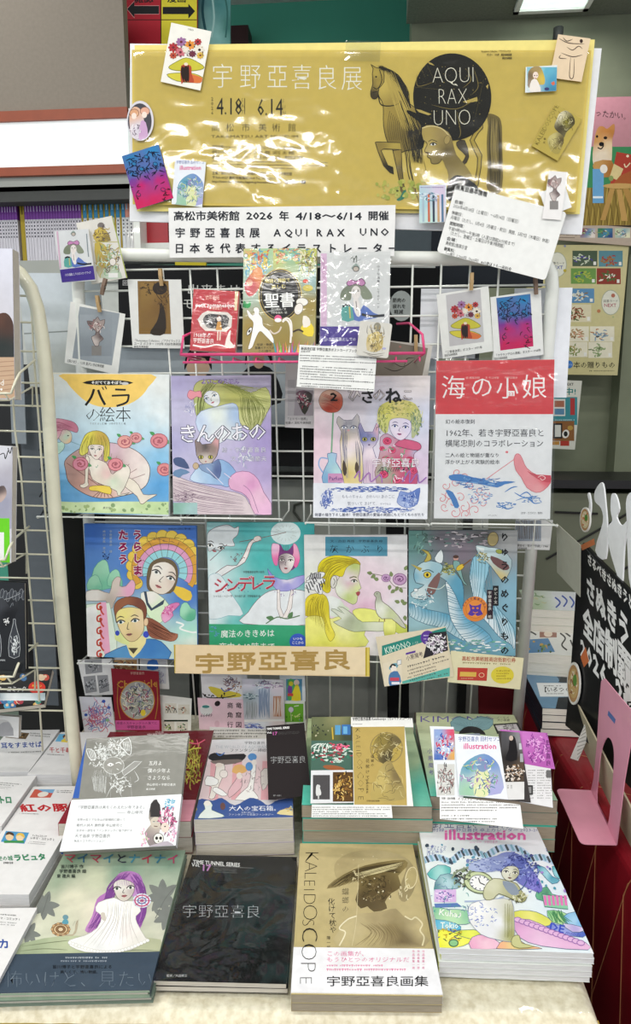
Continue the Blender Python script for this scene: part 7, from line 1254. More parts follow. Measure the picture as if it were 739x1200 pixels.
def middle_row():
    zt = .818
    # dark red book
    R = Rect([(122,856),(247,858),(226,965),(80,962)],flat(.82)); a = Art(seed=31).crop(60,840,180)
    a.wash(60,60,800,540,[(300,80,'#7c1828'),(700,200,'#6c1420'),(400,400,'#74182c')],4).text('宇野亜喜良',460,98,30,'#dcc8c8',w=130,off=.02,sy=.7).text('作品集',500,80,14,'#dcc8c8').rect(60,400,700,540,'#e89cb0')
    a.scrib(680,230,40,100,60,['#a8a040','#c4b850','#7c6c28'],4,.4).line([(640,170),(680,155),(720,150)],6,'#c8c84c').line([(650,120),(700,130),(740,110)],4,'#dc5c78').line([(700,110),(710,150)],3,'#dc5c78')
    a.crop(210,840,160).scrib(65,280,44,90,50,['#a89c40','#7c7434','#c4b850'],4,.4)
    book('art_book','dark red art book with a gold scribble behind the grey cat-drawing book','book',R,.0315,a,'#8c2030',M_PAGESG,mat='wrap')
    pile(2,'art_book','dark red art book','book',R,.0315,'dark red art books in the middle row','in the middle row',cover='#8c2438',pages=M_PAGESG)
    # fantasy book
    R = Rect([(250,866),(334,866),(353,959),(226,959)],flat(.831)); a = Art(seed=32).crop(210,840,160)
    a.wash(80,100,700,450,[(250,130,'#dcdce0'),(400,150,'#e4e4e8'),(150,350,'#dcc8cc'),(250,350,'#e0c0c4'),(450,300,'#e4c8cc'),(450,420,'#e0ccd0')],8).text('THE WORLD OF AQUIRAX',195,172,24,'#b8bcc4',w=280).text('宇野亞喜良',352,148,17,'#3c3c44',w=110).text('ファンタジー挿絵',272,189,20,'#3c3c44',w=200)
    for x in (170,290,450): a.poly([(x,240),(x+50,240),(x+40,450),(x-10,450)],'#e0a8b0')
    a.poly([(155,215),(190,195),(250,205),(350,200),(355,225),(300,255),(180,240)],'#2c2a2e',2).poly([(165,240),(320,230),(335,245),(230,262)],'#7c706c',2).line([(200,195),(220,210),(245,195)],6,'#4c74b8')
    sk = '#e8e2dc'
    for P_,c in (([(200,260),(240,255),(245,300),(215,370),(190,440),(160,440),(175,380),(140,370),(150,320),(190,330)],sk),([(300,350),(330,310),(340,370),(320,400),(270,440),(265,400)],'#e0b8c0'),([(390,260),(415,255),(410,330),(400,400),(430,445),(300,450),(370,380),(385,320)],'#f0eeec'),([(440,300),(480,280),(485,350),(450,400)],'#d8d0cc'),([(200,380),(260,420),(230,430),(180,400)],'#f0f0f0'),([(150,320),(210,340),(200,370),(140,370)],'#f0f0f0')): a.poly(P_,c,2,'#7c6c6c',2)
    a.ell(240,310,22,22,'#e8e0dc',0,out='#7c6c6c').ell(215,262,20,12,'#e8dcd4').poly([(285,300),(300,265),(340,260),(370,290),(330,310)],'#e0b070',2).ell(325,320,16,18,'#e8dcd4').ell(395,218,24,20,'#5c94d0').ell(378,270,20,24,'#5c94d0').ell(405,248,14,16,'#ece4e0')
    a.scrib(400,340,60,80,26,['#8c7c80','#b8a8ac'],2,.3); B = '#3c5898'
    a.poly([(78,560),(100,450),(180,455),(230,440),(300,480),(380,440),(440,455),(480,480),(540,450),(660,450),(665,560)],B,3).poly([(100,550),(140,500),(130,470),(160,455),(180,480),(175,505),(235,530),(230,545)],'#e0e8e4',2,'#5c7c7c',2).ell(152,468,18,14,'#f0ece4').ell(235,485,14,20,'#6c4c4c').poly([(530,520),(570,500),(650,520),(640,535),(545,530)],'#e8d8a0',2).scrib(610,495,40,14,24,['#d8b040','#8cb4c0','#e8e0c0'],3).text('大人の宝石箱。',268,508,30,'#eef0f8',w=255,off=.01).text('永遠の美しい',335,523,11,'#d8dcec',w=70).text('ファンタジーな名画ファンタジー',265,535,12,'#d8dcec',w=245).ell(88,500,8,10,'#d8c84c')
    book('art_book','white and pink fantasy art book with a deep blue scalloped foot, middle row','book',R,.024,a,'#d8d4d8',M_PAGESG,mat='gloss')
    pile(3,'art_book','thick white-edged fantasy art book','book',R,.024,'fantasy art books in the middle row','under the blue-footed fantasy book',cover='#b8acc0',pages=M_PAGESG)
    # pale green books with teal foot
    R = Rect([(360,842),(484,843),(501,944),(354,945)],flat(.853)); a = Art(seed=33); a.wash(350,840,510,946,[(370,850,'#c8d4a0'),(480,850,'#c4d0a4'),(490,890,'#c0d8b0'),(495,918,'#5cc8b4'),(360,935,'#4cc0ac'),(420,940,'#5cc8b8')],8)
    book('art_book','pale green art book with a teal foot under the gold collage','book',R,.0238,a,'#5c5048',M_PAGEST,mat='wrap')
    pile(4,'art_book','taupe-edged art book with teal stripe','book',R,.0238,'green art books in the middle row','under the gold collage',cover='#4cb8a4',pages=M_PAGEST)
    # kimono books
    R = Rect([(488,836),(606,837),(646,936),(501,935)],flat(.857)); a = Art(seed=34).crop(480,820,180); a.wash(30,60,720,490,[(100,80,'#dce0b4'),(500,80,'#d8dcb0'),(100,300,'#dfe4bc'),(600,350,'#c8dcb0'),(90,440,'#6cd0bc'),(150,470,'#5cccb4'),(500,460,'#70d0c0')],8)
    V = '#6a58b0'; a.text('KIMONO',44,108,54,V,w=360,off=-.01,sy=.78).text('ノ・ヒメ',416,90,12,'#6c6c6c',w=60).text('大小悪魔',420,104,14,'#4c4c4c',w=60)
    a.poly([(195,110),(240,80),(290,100),(340,80),(400,100),(380,140),(300,155),(220,150)],'#8cb4bc',2,'#4c7c8c',2).strands([(200,110),(290,140)],[(390,110),(300,150)],12,3,'#4c7480').poly([(235,165),(260,135),(300,128),(340,140),(365,170),(300,160)],'#242428',2).poly([(270,165),(335,162),(350,200),(265,200)],'#a8b4c8')
    a.poly([(400,118),(520,110),(545,160),(420,165)],'#2c2c2e').poly([(410,124),(512,117),(530,152),(428,158)],'#d8d0d4').scrib(470,138,40,14,36,['#3c3c40','#8c8488','#f0f0f0'],3).vtext('小悪魔考',97,235,26,V,34,.0,2)
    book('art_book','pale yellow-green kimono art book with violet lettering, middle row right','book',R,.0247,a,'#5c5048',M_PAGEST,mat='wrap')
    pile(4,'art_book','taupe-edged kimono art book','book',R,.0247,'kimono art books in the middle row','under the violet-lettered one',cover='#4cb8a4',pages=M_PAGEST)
    # grey book with white cat drawing, leaning
    PL = ((0,)+tuple(hit(140,996,VP(.985)))[1:],(0,-math.sin(math.radians(34)),math.cos(math.radians(34))))
    R = Rect([(98,863),(217,862),(209,996),(76,993)],PL); a = Art(seed=35).crop(60,840,180)
    a.wash(100,95,660,392,[(200,120,'#888780'),(600,120,'#8c8b84'),(300,350,'#83827b')],4).poly([(146,98),(170,98),(133,392),(102,392)],'#2c58a8')
    Wt = '#e4e6e4'
    a.scrib(290,160,80,50,130,[Wt,'#c0c4c0'],2.2,.25,2.6).scrib(225,190,44,54,70,[Wt],2,.3,2.4).scrib(345,150,30,40,40,[Wt],2,.3).poly([(175,180),(172,155),(205,165),(215,200),(190,205)],'#888780',2,Wt,3).poly([(330,130),(372,100),(385,150),(378,185),(350,160)],'#888780',2,Wt,3)
    for i in range(5): a.line([(180+i*6,162),(190+i*6,200)],2,Wt,0); a.line([(345+i*7,120),(352+i*6,165)],2,Wt,0)
    a.ell(300,235,50,42,'#94938c',0,24,Wt,1.5).eye(285,232,13,7,'#e8e8e8','#f0f0f0').line([(310,225),(325,220),(338,228)],3,Wt).line([(315,250),(325,256)],2.5,Wt).poly([(340,262),(400,215),(436,215),(405,245),(350,285)],'#9a9994',1,Wt,2)
    a.strands([(195,290),(200,350)],[(265,285),(262,370)],34,2.6,Wt,5).strands([(205,260),(200,290)],[(290,255),(290,290)],20,2,Wt,5).scrib(330,320,46,40,60,[Wt],2,.35,2.4).lines([[(290,280),(285,388)],[(265,388),(300,330),(340,385)],[(380,290),(388,388)],[(300,270),(320,300),(350,290)],[(400,260),(420,300),(400,315)]],2.2,Wt)
    for t,x,y,w,h in (('五月よ',468,232,62,23),('僕の少年よ',463,268,108,23),('さようなら',461,303,110,23),('寺山修司＋宇野亞喜良',458,332,140,14),('編 目黒蘭',457,352,42,10)): a.text(t,x,y,h,'#ecece8',w=w,off=.01,skew=.08)
    b = Art(seed=36).crop(60,840,180); K = '#6c6c6c'
    for t,x,y,w,h in (('「宇野亞喜良は美をくわえた少年である」',122,444,325,18),('―― 寺山修司',318,468,122,17),('世界の名うてな寺山が劇場的に語って',125,502,230,13),('希代の詩人 劇作家 寺山修司と',122,530,220,16),('まばゆい感性をファンタジックに描き続ける',120,554,270,13),('天才画家 宇野亞喜良',114,582,170,19),('珠玉のコラボレーション！',110,604,150,13)): b.text(t,x,y,h,K,w=w,skew=.1)
    b.shade([(470,620),(450,560),(480,520),(470,490),(480,420),(510,400),(525,470),(535,500),(520,560),(500,640)],[(490,450,'#3c3638'),(480,600,'#8c8080'),(510,510,'#c8bcb0')],2).ell(504,512,26,28,'#cabfb0').eye(495,508,7,3).eye(514,508,7,3).line([(495,528),(512,530)],3,'#5c3c34').poly([(478,484),(482,420),(505,398),(524,425),(530,484)],'#2e2a2c',1)
    b.scrib(560,500,40,60,90,['#c45c8c','#3c3034','#dc8cb0','#7c4c64'],4,.35,2.4).ell(548,535,20,24,'#dcccc0').ell(548,530,4,3,'#222').scrib(570,420,26,22,26,['#5ca8c8','#98c8dc'],5,.4).scrib(590,560,26,40,30,['#e098b8','#c8b0c8','#f0d8e4'],4,.4).scrib(450,590,16,40,20,['#e0a0c0','#c8d8b0'],3)
    b.ell(517,588,24,26,'#e8e6dc',0,18,'#3c3838',2).ell(508,586,7,8,'#1c1a1a').ell(527,586,7,8,'#1c1a1a').poly([(517,596),(513,604),(521,604)],'#1c1a1a').line([(505,612),(530,612)],4,'#4c4440').poly([(470,630),(500,615),(560,600),(590,632)],'#b8aeb8',2)
    book('picture_book','grey book with a white line drawing of a cat-eared figure and white band, leaning','book',R,.012,a,'#888780',M_PAGESG,spine='#2c58a8',mat='soft',hard=1,band=((140,935),(140,996),'#eceef0',b))
middle_row()
def pop_cards():
    # black little card
    R = Rect([(308.5,851),(357,847),(364,933),(317.5,936)],TI(340,936,.842,22)); a = Art().crop(210,840,160); a.text('TIME TUNNEL SERIES',474,72,16,'#e8e8e8',w=122,off=.05,ang=-4).text('Vol.',474,92,15,'#e8e8e8',w=26,off=.04,ang=-4).text('17',502,100,24,'#c060a8',w=28,off=.04,ang=-4).fill(534,84,650,100,3,'#6c6c6c',.4,-4).text('宇野亞喜良',492,250,42,'#b8babc',w=190,off=-.015,ang=-1).text('監修・大迫修三',508,430,9,'#a8a8a8',w=44)
    card('black_card','small black card with silver characters leaning on the fantasy books','card',R,a,'#241e20',.001)
    PL = TI(420,957,.855,18)
    R = Rect([(363,840),(412,840),(416,903),(366,903)],PL); a = Art(seed=41).crop(350,820,160); a.wash(40,90,290,240,[(80,120,'#6c7454'),(200,110,'#8c8c64'),(80,200,'#4c5434'),(180,200,'#5c6440'),(260,200,'#3c4438')],6).rect(196,138,226,190,'#5c9cc8').rect(232,135,280,190,'#3c70b0').rect(240,145,262,185,'#6cacd8').line([(180,150),(185,215)],7,'#c8a840').dots(60,130,160,200,18,['#2c342c','#b8b494'],3,7)
    a.rect(45,222,310,385,'#48685c').scrib(170,290,110,50,120,['#284438','#c8dcd0','#b83c50','#e0e8e0','#3c7c64','#8c2c38'],5,.25,2.2); [a.line([(60+i*22,285),(70+i*20,255),(90+i*16,242),(110+i*12,238)],4,'#d8e4dc') for i in range(5)]; a.scrib(230,255,44,18,40,['#d8405c','#e8789c','#1c1c1c'],5,.4).ell(190,370,60,14,'#9c5c38',8)
    card('photo_card','photo card of a gallery room above a crowded stage, left in the gold collage','card',R,a,'#5c6c58',.0008)
    R = Rect([(363,903),(418,902),(418,941),(365,941)],TI(420,957,.857,18)); a = Art(seed=42).crop(350,820,160); a.rect(76,408,168,540,'#4c4a4c').shade([(95,465),(105,460),(118,490),(120,515),(95,520),(92,490)],[(105,490,'#d8d8d8')],2).ell(106,470,10,10,'#d0d0d0').line([(106,515),(106,538)],8,'#c0c0c0').rect(184,392,302,552,'#5c4020').scrib(240,470,50,66,90,['#c8a050','#e0c078','#2c1c10','#8c6430'],5,.3)
    card('photo_card','white-framed card with a bust photo and a brown interior photo','card',R,a,'#dfe0e4',.0008)
    R = Rect([(411,842),(483,840),(484,853),(411,850)],TI(420,957,.859,18)); a = Art().crop(350,820,160); a.text('宇野亞喜良画集 Kaleidoscope（カレイドスコープ）',290,113,20,'#2c2c2c',w=315,ang=-1,off=.02).fill(290,128,340,138,1,'#555'); card('caption_slip','white title slip along the top of the gold sketch cover card','card',R,a,'#e8e8e6',.0008)
    R = Rect([(412,850),(477,849),(480,944),(415,944)],TI(420,957,.860,18)); a = Art(seed=43).crop(350,820,160)
    a.poly([(286,148),(574,145),(585,572),(300,570)],'#b8a05c'); kcover(a,300,145,590,560)
    for i,ch in enumerate('KALEIDOSCOPE'): a.text(ch,305+i*1.4,(152,188,222,246,270,284,318,358,388,430,476,520)[i],(46,46,40,40,40,46,56,48,60,58,56,52)[i]*.95,'#2c2820',ang=90,off=-.025,sy=.9)
    a.vtext('花枕けて',372,320,22,'#2c2820',30).vtext('宇野亞喜良',370,430,14,'#2c2820',16).vtext('蟷螂の',398,300,18,'#3c3424',22).text('宇野亞喜良画集',366,552,10,'#2c2820',w=70); card('picture_card','gold sketch cover card with side lettering standing on the green books','card',R,a,'#ecece8',.001)
    R = Rect([(365,943),(459,943),(459,957),(365,959)],TI(420,957,.862,18)); a = Art().crop(350,820,160); a.fill(74,578,490,636,5,'#3c3c3c',.55); card('caption_slip','white small-print slip at the foot of the gold collage','card',R,a,'#e9e9e8',.0008)
    PL = lambda d: TI(580,968,.86+d,22)
    R = Rect([(505,852),(536,851),(537,934),(510,934)],PL(0)); a = Art(seed=44).crop(480,820,180); a.wash(116,142,215,290,[(140,160,'#8ca8d8'),(200,160,'#d84c6c'),(170,230,'#c8d8ec'),(140,280,'#3c68b8'),(210,270,'#e0a850')],6).scrib(165,220,40,60,60,['#3c5cb0','#e8ecf4','#a8c0e4','#c83c5c'],5,.35).rect(132,310,215,460,'#d0d0cc').scrib(170,385,36,66,90,['#7c7c7c','#4c4c4c','#e8e8e8','#8c5c5c'],3,.35); card('picture_card','tall card with a blue figure above a pencil sketch, left in the illustration collage','card',R,a,'#e6eaee',.0008)
    R = Rect([(588,857),(642,857),(648,900),(590,897)],PL(-.001)); a = Art(seed=45).crop(480,820,180); a.wash(540,150,690,325,[(560,180,'#c878c4'),(660,200,'#c06cbc'),(600,300,'#b45cb0')],5).scrib(605,240,50,66,80,['#8c3c94','#e8b0e4','#6c2c7c'],3,.35).vtext('宇野亞喜良',666,160,26,'#54205c',33,.01); card('picture_card','magenta sketch card with vertical characters, right in the illustration collage','card',R,a,'#c070bc',.0008)
    R = Rect([(610,896),(648,900),(644,944),(606,940)],PL(.0)); a = Art(seed=46).crop(480,820,180)
    for x in (568,612,652): a.fill(x,335,x+34,480,12,'#7c7c7c',.5)
    a.rect(560,412,592,458,'#3c3c3c').rect(655,340,682,375,'#6c6c6c').rect(568,420,584,450,'#8c8c8c'); card('text_card','white page card of tiny columns at the right end of the illustration collage','card',R,a,'#e2e2e4',.0008)
    R = Rect([(589,858),(613,858),(616,938),(588,938)],PL(.0015)); a = Art(seed=47).crop(480,820,180); a.wash(440,155,548,400,[(460,180,'#4c4c50'),(530,180,'#8c8c90'),(480,280,'#1c1a1c'),(540,330,'#5c4c3c'),(470,370,'#3c3430')],6).poly([(475,240),(480,190),(500,175),(512,210),(515,290),(460,290)],'#18161a',2).ell(487,185,10,12,'#c8b4a8').scrib(500,350,44,36,80,['#181414','#c8b8a8','#8c6c4c','#e0d8d0'],5,.3).rect(525,210,545,240,'#c0c4c8').rect(530,260,546,300,'#a8acb0').rect(440,395,550,480,'#dcdcdc').vtext('宇野',472,410,9,'#444').vtext('田村',488,410,9,'#444'); card('photo_card','dark photo card of a person in black above a seated pair in the illustration collage','card',R,a,'#3c3838',.0008)
    R = Rect([(534,861),(588,863),(590,934),(536,934)],PL(.003)); a = Art(seed=48).crop(480,820,180); illus_mini(a,224,172,448,466); card('picture_card','small copy of the illustration magazine cover in the middle of the right collage','card',R,a,'#e8ecf2',.001)
    R = Rect([(515.5,935),(611,940),(610,967),(515,963)],PL(.004)); a = Art(seed=49).crop(480,820,180); a.text('宇野・田村特集',152,480,12,'#333',w=66,off=.02).text('イラストレーション 2023年3月号',230,484,18,'#2c2c2c',w=215,off=.01).fill(450,474,545,486,1,'#333').fill(152,488,530,540,4,'#2c2c2c',.55).fill(152,552,345,566,1,'#2c2c2c').fill(152,568,530,594,2,'#2c2c2c',.55); card('caption_slip','white caption slip with small print at the foot of the illustration collage','card',R,a,'#f0f0f0',.0008)
pop_cards()
def comics():
    B,Rd,Gn = '#2c4c9c','#c0242c','#2c8058'
    grp = 'thick white comic paperbacks at the left'
    def cm(q,z,T,art,lab,**k): R = Rect(q,flat(z)); book('comic_paperback','comic under the one with '+lab.split(' with ')[1].split(' beside')[0].split(' at the front')[0].split(' cut off')[0],'book',R.sub(-T-.0006),T,None,'#dcdada',M_WHP); book('comic_paperback',lab,'book',R,T,art,'#e6e4e4',M_WHP,**k); return R
    a = Art(seed=51).crop(0,840,120); a.text('耳をすませば',8,226,46,B,w=295,off=.03,skew=-.1,ang=-2); a.poly([(60,106),(212,118),(185,162),(38,150)],'#6c5840').scrib(130,132,50,14,30,['#b08c5c','#3c3024','#d8b48c'],5).fill(218,112,360,144,2,'#444',.6,4).fill(60,250,300,270,1,'#777',.5,-2)
    cm([(7,855),(66,856),(36,906),(-26,903)],.80,.0215,a,'white comic with blue lettering at the back left corner')
    a = Art(seed=52).crop(0,840,120); a.poly([(420,124),(568,130),(542,184),(398,178)],'#6cb4dc').ell(480,145,28,16,'#5c3c28').ell(480,155,20,14,'#e8c8a0').poly([(440,182),(460,160),(510,164),(520,184)],'#e8d050',2).text('千と千尋の神',356,256,42,Rd,w=232,off=.02,skew=-.1,ang=1).fill(340,266,480,278,1,'#555',.6,3)
    cm([(68,857),(130,859),(98,908),(37,907)],.80,.0215,a,'white comic with small red lettering and a blue picture, back row')
    a = Art(seed=53).crop(0,840,120); a.fill(-20,468,150,496,2,'#444',.6,5).fill(0,500,80,520,2,'#777',.5,5).text('トトロ',-60,622,60,Gn,w=142,off=.06,skew=-.15)
    cm([(-30,908),(35,912),(6,970),(-66,966)],.797,.0198,a,'white comic with green lettering cut off by the left edge of the picture')
    a = Art(seed=54).crop(0,840,120); a.poly([(250,524),(396,524),(364,584),(212,584)],'#c85c4c').poly([(270,524),(396,524),(380,552),(320,545)],'#78a8d0').ell(310,560,40,18,'#e4ddd4',-10).text('紅の豚',150,682,82,Rd,w=350,off=.05,skew=-.25,ang=-1,sy=.72).fill(410,526,520,552,2,'#444',.6,2).fill(140,692,290,706,1,'#444',.5,2)
    cm([(36,921),(100,922),(72,988),(0,984)],.788,.0155,a,'white comic with big red lettering and a red and blue picture')
    a = Art(seed=55).cropv(0,840,280); a.poly([(30,574),(146,582),(122,638),(4,628)],'#4c94c4').ell(48,604,20,18,'#e8c8a0').ell(100,606,20,18,'#ecd0a8').poly([(26,596),(40,578),(66,584),(70,600),(48,590)],'#4c3424',2).poly([(80,600),(92,584),(118,588),(124,610),(100,594)],'#e0b850',2).rect(20,622,120,634,'#3c8c4c')
    a.text('天空の城',-40,722,26,Gn,w=106,off=.03,skew=-.2,ang=-1).text('ラピュタ',72,722,42,Gn,w=158,off=.06,skew=-.25,ang=-2,sy=.85).text('フィルムコミック',160,600,11,'#333',w=74,off=.02,ang=4).text('シネマ・コミック 2',150,614,14,'#222',w=122,off=.02,ang=4).fill(140,622,226,640,2,'#777',.5,5).text('宮崎駿 監督',16,738,11,'#333',w=50,off=.01)
    cm([(4,971),(73,975.5),(37,1050),(-42,1046)],.796,.0195,a,'white comic with dark green lettering and two children in a small blue picture')
    a = Art(seed=56).cropv(0,840,280); a.text('シネマ・コミック 1',-30,1014,13,'#222',w=128,off=.02,ang=4).fill(-20,985,80,1000,1,'#444',.6,4).fill(-20,1025,80,1048,2,'#777',.5,4).text('ナウシカ',-170,1160,52,B,w=212,off=.05,skew=-.15)
    cm([(-42,1062),(37,1067),(-2,1160),(-92,1155)],.79,.0165,a,'white comic with blue lettering at the front left corner')
    # grey books on the little shelf under the left rack
    R = Rect([(-30,838),(22,838),(22,862),(-36,862)],LB(1.25,864,5)); a = Art(); a.ell(2,852,12,9,'#b8b8b8').poly([(-10,862),(-2,850),(10,846),(16,862)],'#98989c',2); book('paperback_book','pale grey book half hidden behind the white comics','book',R,.01,a,'#d0d0d0',M_PAGESG)
comics()
# ================================================================ RIGHT-HAND TABLE
def right_side():
    # book piles
    def pl(q,z,n,T,art,what,cover,pages,grp,where,top): R = Rect(q,flat(z)); book('book',top,'book',R,T,art,cover,pages,mat='gloss',hard=0); pile(n,'book',what,'book',R,T,grp,where,cover=cover,pages=pages)
    a = Art(seed=61); a.wash(600,690,700,716,[(615,700,'#a8b8a0'),(630,710,'#b8c8a8'),(645,700,'#e8ecec'),(670,705,'#e4e8e8')],6).poly([(645,694),(700,694),(700,716),(656,716)],'#e4e6ea').line([(650,700),(656,706),(651,712)],1.4,B_).line([(658,698),(664,704),(660,711)],1.4,B_).line([(667,699),(672,706),(669,712)],1.4,B_).scrib(625,705,14,7,24,['#7c9c6c','#c8c8a0'],1)
    pl([(616,693),(682,693),(690,715),(613,715)],.99,3,.022,a,'cream-edged novel','#dfe0d0',M_PAGES,'cream novels at the back of the right table','in the rearmost right pile','pale green and white novel on top of the rearmost right pile')
    a = Art(seed=62); a.rect(600,735,700,770,'#e6e6e2').poly([(612,750),(642,748),(650,764),(610,765)],'#4c84b4').dots(612,752,645,764,18,['#6c8c4c','#2c5c34','#c8a040'],1,2.4).ell(641,743,6,4.5,'#b08c78').rect(632,738,652,747,'#9c6c5c').ell(642,743,5,3.5,'#e8d8c8').line([(613,743),(620,740),(628,744)],1.3,'#222').line([(656,742),(662,748),(658,756),(664,762)],1.4,'#222').line([(660,740),(668,746)],1.4,'#222').line([(668,750),(672,760)],1.4,'#222')
    pl([(616,737),(690,738),(702,768),(609,768)],.925,4,.024,a,'cream-edged picture novel','#e6e4d4',M_PAGES,'picture novels at the back of the right table','in the second right pile','white novel with a blue landscape picture on the second right pile')
    a = Art(seed=63).cropv(600,560,340); a.wash(50,800,400,975,[(100,840,'#6c90b0'),(120,940,'#6488a8'),(200,830,'#242c34'),(160,900,'#5c84a4')],6).ell(150,900,62,110,'#6c90ac',-10,30).poly([(100,848),(320,850),(330,905),(115,905)],'#e6e8e8').text('【いろつく】',118,885,24,'#222',w=130,off=.02).fill(130,856,230,866,1,'#333').fill(140,889,210,898,1,'#333').rect(190,800,420,846,'#22282e').rect(190,908,420,975,'#262c32')
    pl([(617,791),(690,793),(712,832),(634,831)],.868,4,.016,a,'dark blue hardcover','#1c2834',M_PAGES,'dark blue hardcovers on the red cloth','on the red cloth','blue and black hardcover with a white title box on the red cloth')
B_ = '#3c58b0'
right_side()
def plane3(p,q,r):
    n = (q-p).cross(r-p).normalized()
    if (Vector((0,0,CAMZ))-p).dot(n) < 0: n = -n
    return (p,n)
def noodle_sign():
    A,Bq,D = hit(683,636,VP(1.40)),hit(739,693,VP(1.22)),hit(662,850,VP(1.395)); PL = plane3(A,Bq,D)
    # front face polygon traced in the picture plane, extruded backwards
    R = Rect([(676,600),(820,740),(820,1100),(655,870)],PL); q = [(683,636),(700,654),(739,693),(800,752),(800,982),(739,924),(690,872),(662,850),(668,790),(674,700),(677,650)]
    P3 = [Vector(p) for p in hits(q,PL)]; Mi = R.M.inverted(); L = [Mi @ p for p in P3]; R.w = R.h = 9
    mb = MB(); mb.prism([(p.x,p.y) for p in L],-.006,0); o = colmesh('noodle_shop_sign',mb,flatcol(mb,'#0f1012'),None,'gloss'); o.matrix_world = R.M; tag(o,'black standing sign with bold white slanting lettering on the right table','sign')
    a = Art(seed=71); W = '#e8e8e6'
    def st(t,x0,y0,x1,y1,h0,h1,c=W,off=.04):                      # row of characters growing towards the viewer
        n = len(t); k = h1/h0; acc = [(k**(i/n)) for i in range(n)]; tot = sum(acc); u = 0
        for i,ch in enumerate(t):
            v0 = u/tot; v1 = (u+acc[i])/tot; u += acc[i]; h = h0*(h1/h0)**v0; V,f = glyphs(ch,off,1); V = V.copy(); w = x1-x0; V[:,0] /= .62 if ch in '0267.' else 1
            X = x0+w*(v0+(v1-v0)*V[:,0]); Yb = y0+(y1-y0)*(v0+(v1-v0)*V[:,0]); a.add(np.c_[X,Yb-V[:,1]*h],f,hx(c),i > 0)
    st('さるべきさぬきうどんスポ',688,659,764,738,14,20)
    st('さぬきうどん',686,698,772,804,33,56)
    st('全店制覇',683,739,740,812,37,58); st('2026.27',680,767,742,846,27,44)
    a.line([(684,640),(739,706)],.5,'#5c6064',0); a.poly([(680,639),(696,631),(697,638),(682,645)],'#c8784c'); a.poly([(680,770),(686,758),(690,775),(684,782)],'#c86c3c')
    a.poly([(730,812),(760,812),(760,845),(732,840)],'#e8e8e6').text('空',733,838,22,'#141414',off=.02)
    a.mesh('lettering',R,o,'gloss')
    def disc(cx,cy,rx,ry,lab,cs):
        PLd = (PL[0]+PL[1]*.006,PL[1]); Rd = Rect([(cx-rx,cy-ry),(cx+rx,cy-ry),(cx+rx,cy+ry),(cx-rx,cy+ry)],PLd); Rd.w = Rd.h = 9
        pts = [Rd.M.inverted() @ Vector(p) for p in hits([(cx+rx*math.cos(t*PI/14),cy+ry*math.sin(t*PI/14)) for t in range(28)],PLd)]
        m = MB(); m.prism([(p.x,p.y) for p in pts],-.003,0); d = colmesh('bowl_cutout',m,flatcol(m,'#e4e2dc'),None,'gloss'); d.matrix_world = Rd.M; tag(d,lab,'cutout')
        b = Art(seed=72); b.ell(cx,cy,rx*.88,ry*.88,'#b88c5c').ell(cx+rx*.05,cy,rx*.72,ry*.7,cs[0]).scrib(cx,cy,rx*.6,ry*.55,30,cs[1:],.9,.4).ell(cx+rx*.25,cy-ry*.15,rx*.3,ry*.28,'#5c8c3c'); b.mesh('printed_picture',Rd,d)
    disc(685,609,6,14.5,'small oval noodle bowl cutout at the top corner of the black sign',['#d8c8a0','#e8dcc0','#c86c3c'])
    disc(671.5,801,7.5,25,'larger oval noodle bowl cutout at the lower left edge of the black sign',['#c8a870','#e8dcc0','#8c4c2c'])
    # white die-cut shapes along the top
    for lab,q in (('white curling steam cutout on the top edge of the black sign, tallest',[(697,645),(706,612),(704,596),(697,588),(696,578),(701,568),(706,567),(709,590),(711,620),(709,655)]),
                   ('white leaf-like cutout in the middle of the black sign top edge',[(722,672),(713,640),(712,618),(717,610),(715,598),(716,580),(721,580),(725,596),(722,606),(728,616),(736,610),(731,640),(728,690)]),
                   ('white cutout at the right end of the black sign top edge',[(739,690),(735,650),(734,610),(733,590),(737,578),(752,576),(760,600),(758,720)]),
                   ('slim white cutout sliver left of the top bowl cutout',[(688,606),(690,590),(688,580),(690,578),(692,590),(691,604)])):
        PLd = (PL[0]-PL[1]*.004,PL[1]); Rd = Rect([(690,590),(750,600),(750,700),(690,650)],PLd); pts = [Rd.M.inverted() @ Vector(p) for p in hits(cat_rom(q,True,3),PLd)]
        m = MB(); m.prism([(p.x,p.y) for p in pts],-.003,0); d = colmesh('steam_cutout',m,flatcol(m,'#e4e6e8'),None,'matte'); d.matrix_world = Rd.M; tag(d,lab,'cutout')
    # grey-green price card behind, slanting
    pc = plane3(hit(649,611,VP(1.34)),hit(682,642,VP(1.22)),hit(655,668,VP(1.34))); card('price_card','grey translucent card slanting behind the black sign','card',Rect([(649,611),(681,640),(678,702),(655,670)],pc),None,'#a0a092',.001)
    sp = hit(676,870,flat(ZR)); 
noodle_sign()
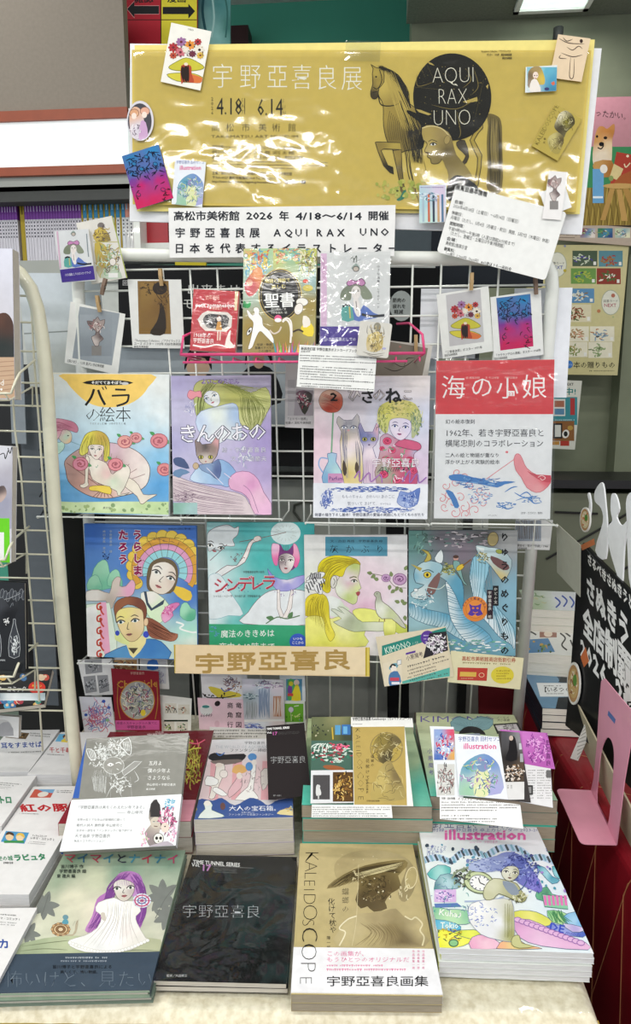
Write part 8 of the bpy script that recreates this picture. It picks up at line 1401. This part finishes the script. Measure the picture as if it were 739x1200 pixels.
def bookend():
    z = ZR+.0035; Z = flat(z); b = [hit(x,y,Z) for x,y in ((651,924),(692,926),(722,990),(680,989))]
    e = empty('bookend','pink metal bookend with an arched cut-out on the red cloth','bookend',Matrix.Translation(((b[1].x+b[2].x)/2,(b[1].y+b[2].y)/2,z)))
    def rounded(p,r,k):                                                  # round the corners listed in k
        out = []; n = len(p)
        for i in range(n):
            if i in k:
                a,c = (p[i-1]-p[i]).normalized()*r,(p[(i+1) % n]-p[i]).normalized()*r
                for t in (0,.25,.5,.75,1): out.append(p[i]+a*(1-t)**2+c*t**2)
            else: out.append(p[i])
        return out
    M_PK = plain('pink_powder_coat','#e09ab0',.4,mott=.03,coat=.2)
    base = rounded(b,.012,(0,3)); mb = MB(); mb.prism([(p.x,p.y) for p in base],z-.0015,z); mb.build('base_plate',M_PK,e)
    pp = plane3(b[1],b[2],hit(722,812,VP(1.075))); r1 = Vector(pp[1]); cr = lambda q: cat_rom(q,True,4)
    O = [(692,926),(695,912),(699,870),(702,820),(704,798),(708,795),(722,812),(744,838),(741,856),(731,915),(722,990)]; Hh = cr([(699,940),(701,905),(704,880),(710,865),(716,868),(719,885),(717,920),(712,966),(706,962)])
    t = G.tessellate_polygon([[Vector((x,y,0)) for x,y in O],[Vector((x,y,0)) for x,y in Hh]]); allp = [Vector(p) for p in hits(O+Hh,pp)]
    V = allp+[p-r1*.0015 for p in allp]; n = len(allp); f = [tuple(q) for q in t]+[tuple(n+i for i in reversed(q)) for q in t]
    for s,ln in ((0,len(O)),(len(O),len(Hh))): f += [(s+i,s+(i+1) % ln,n+s+(i+1) % ln,n+s+i) for i in range(ln)]
    mk('upright_plate',V,f,M_PK,e)
    q = [Vector(p)+r1*.0006 for p in hits([(713,833),(721,843),(720,848),(712,838)],pp)]
    mk('blue_label',q+[p-r1*.0005 for p in q],[(0,1,2,3),(7,6,5,4),(0,4,5,1),(1,5,6,2),(2,6,7,3),(3,7,4,0)],plain('blue_ink','#4c6ca8',.5),e)
    # beige boards behind it
    x1 = hit(742,1030,flat(ZR)).x
    p = plane3(hit(700,918,flat(.803)),hit(750,1012,flat(.803)),hit(696,868,VP(1.245)))
    card('price_board','beige board leaning beside the pink bookend on the right table','board',Rect([(680,846),(768,985),(768,1042),(684,889)],p),None,'#b8ae94',.003)
    R = Rect([(679,846),(686,850),(684,895),(676,888)],VP(1.31)); a = Art(); 
    for i in range(9): a.line([(676,852+i*4.6),(686,849+i*4.6)],.7,'#9a9a94',0)
    card('ruled_card','narrow ruled white card at the front end of the beige board','card',R,a,'#e6e6e2',.001)
bookend()
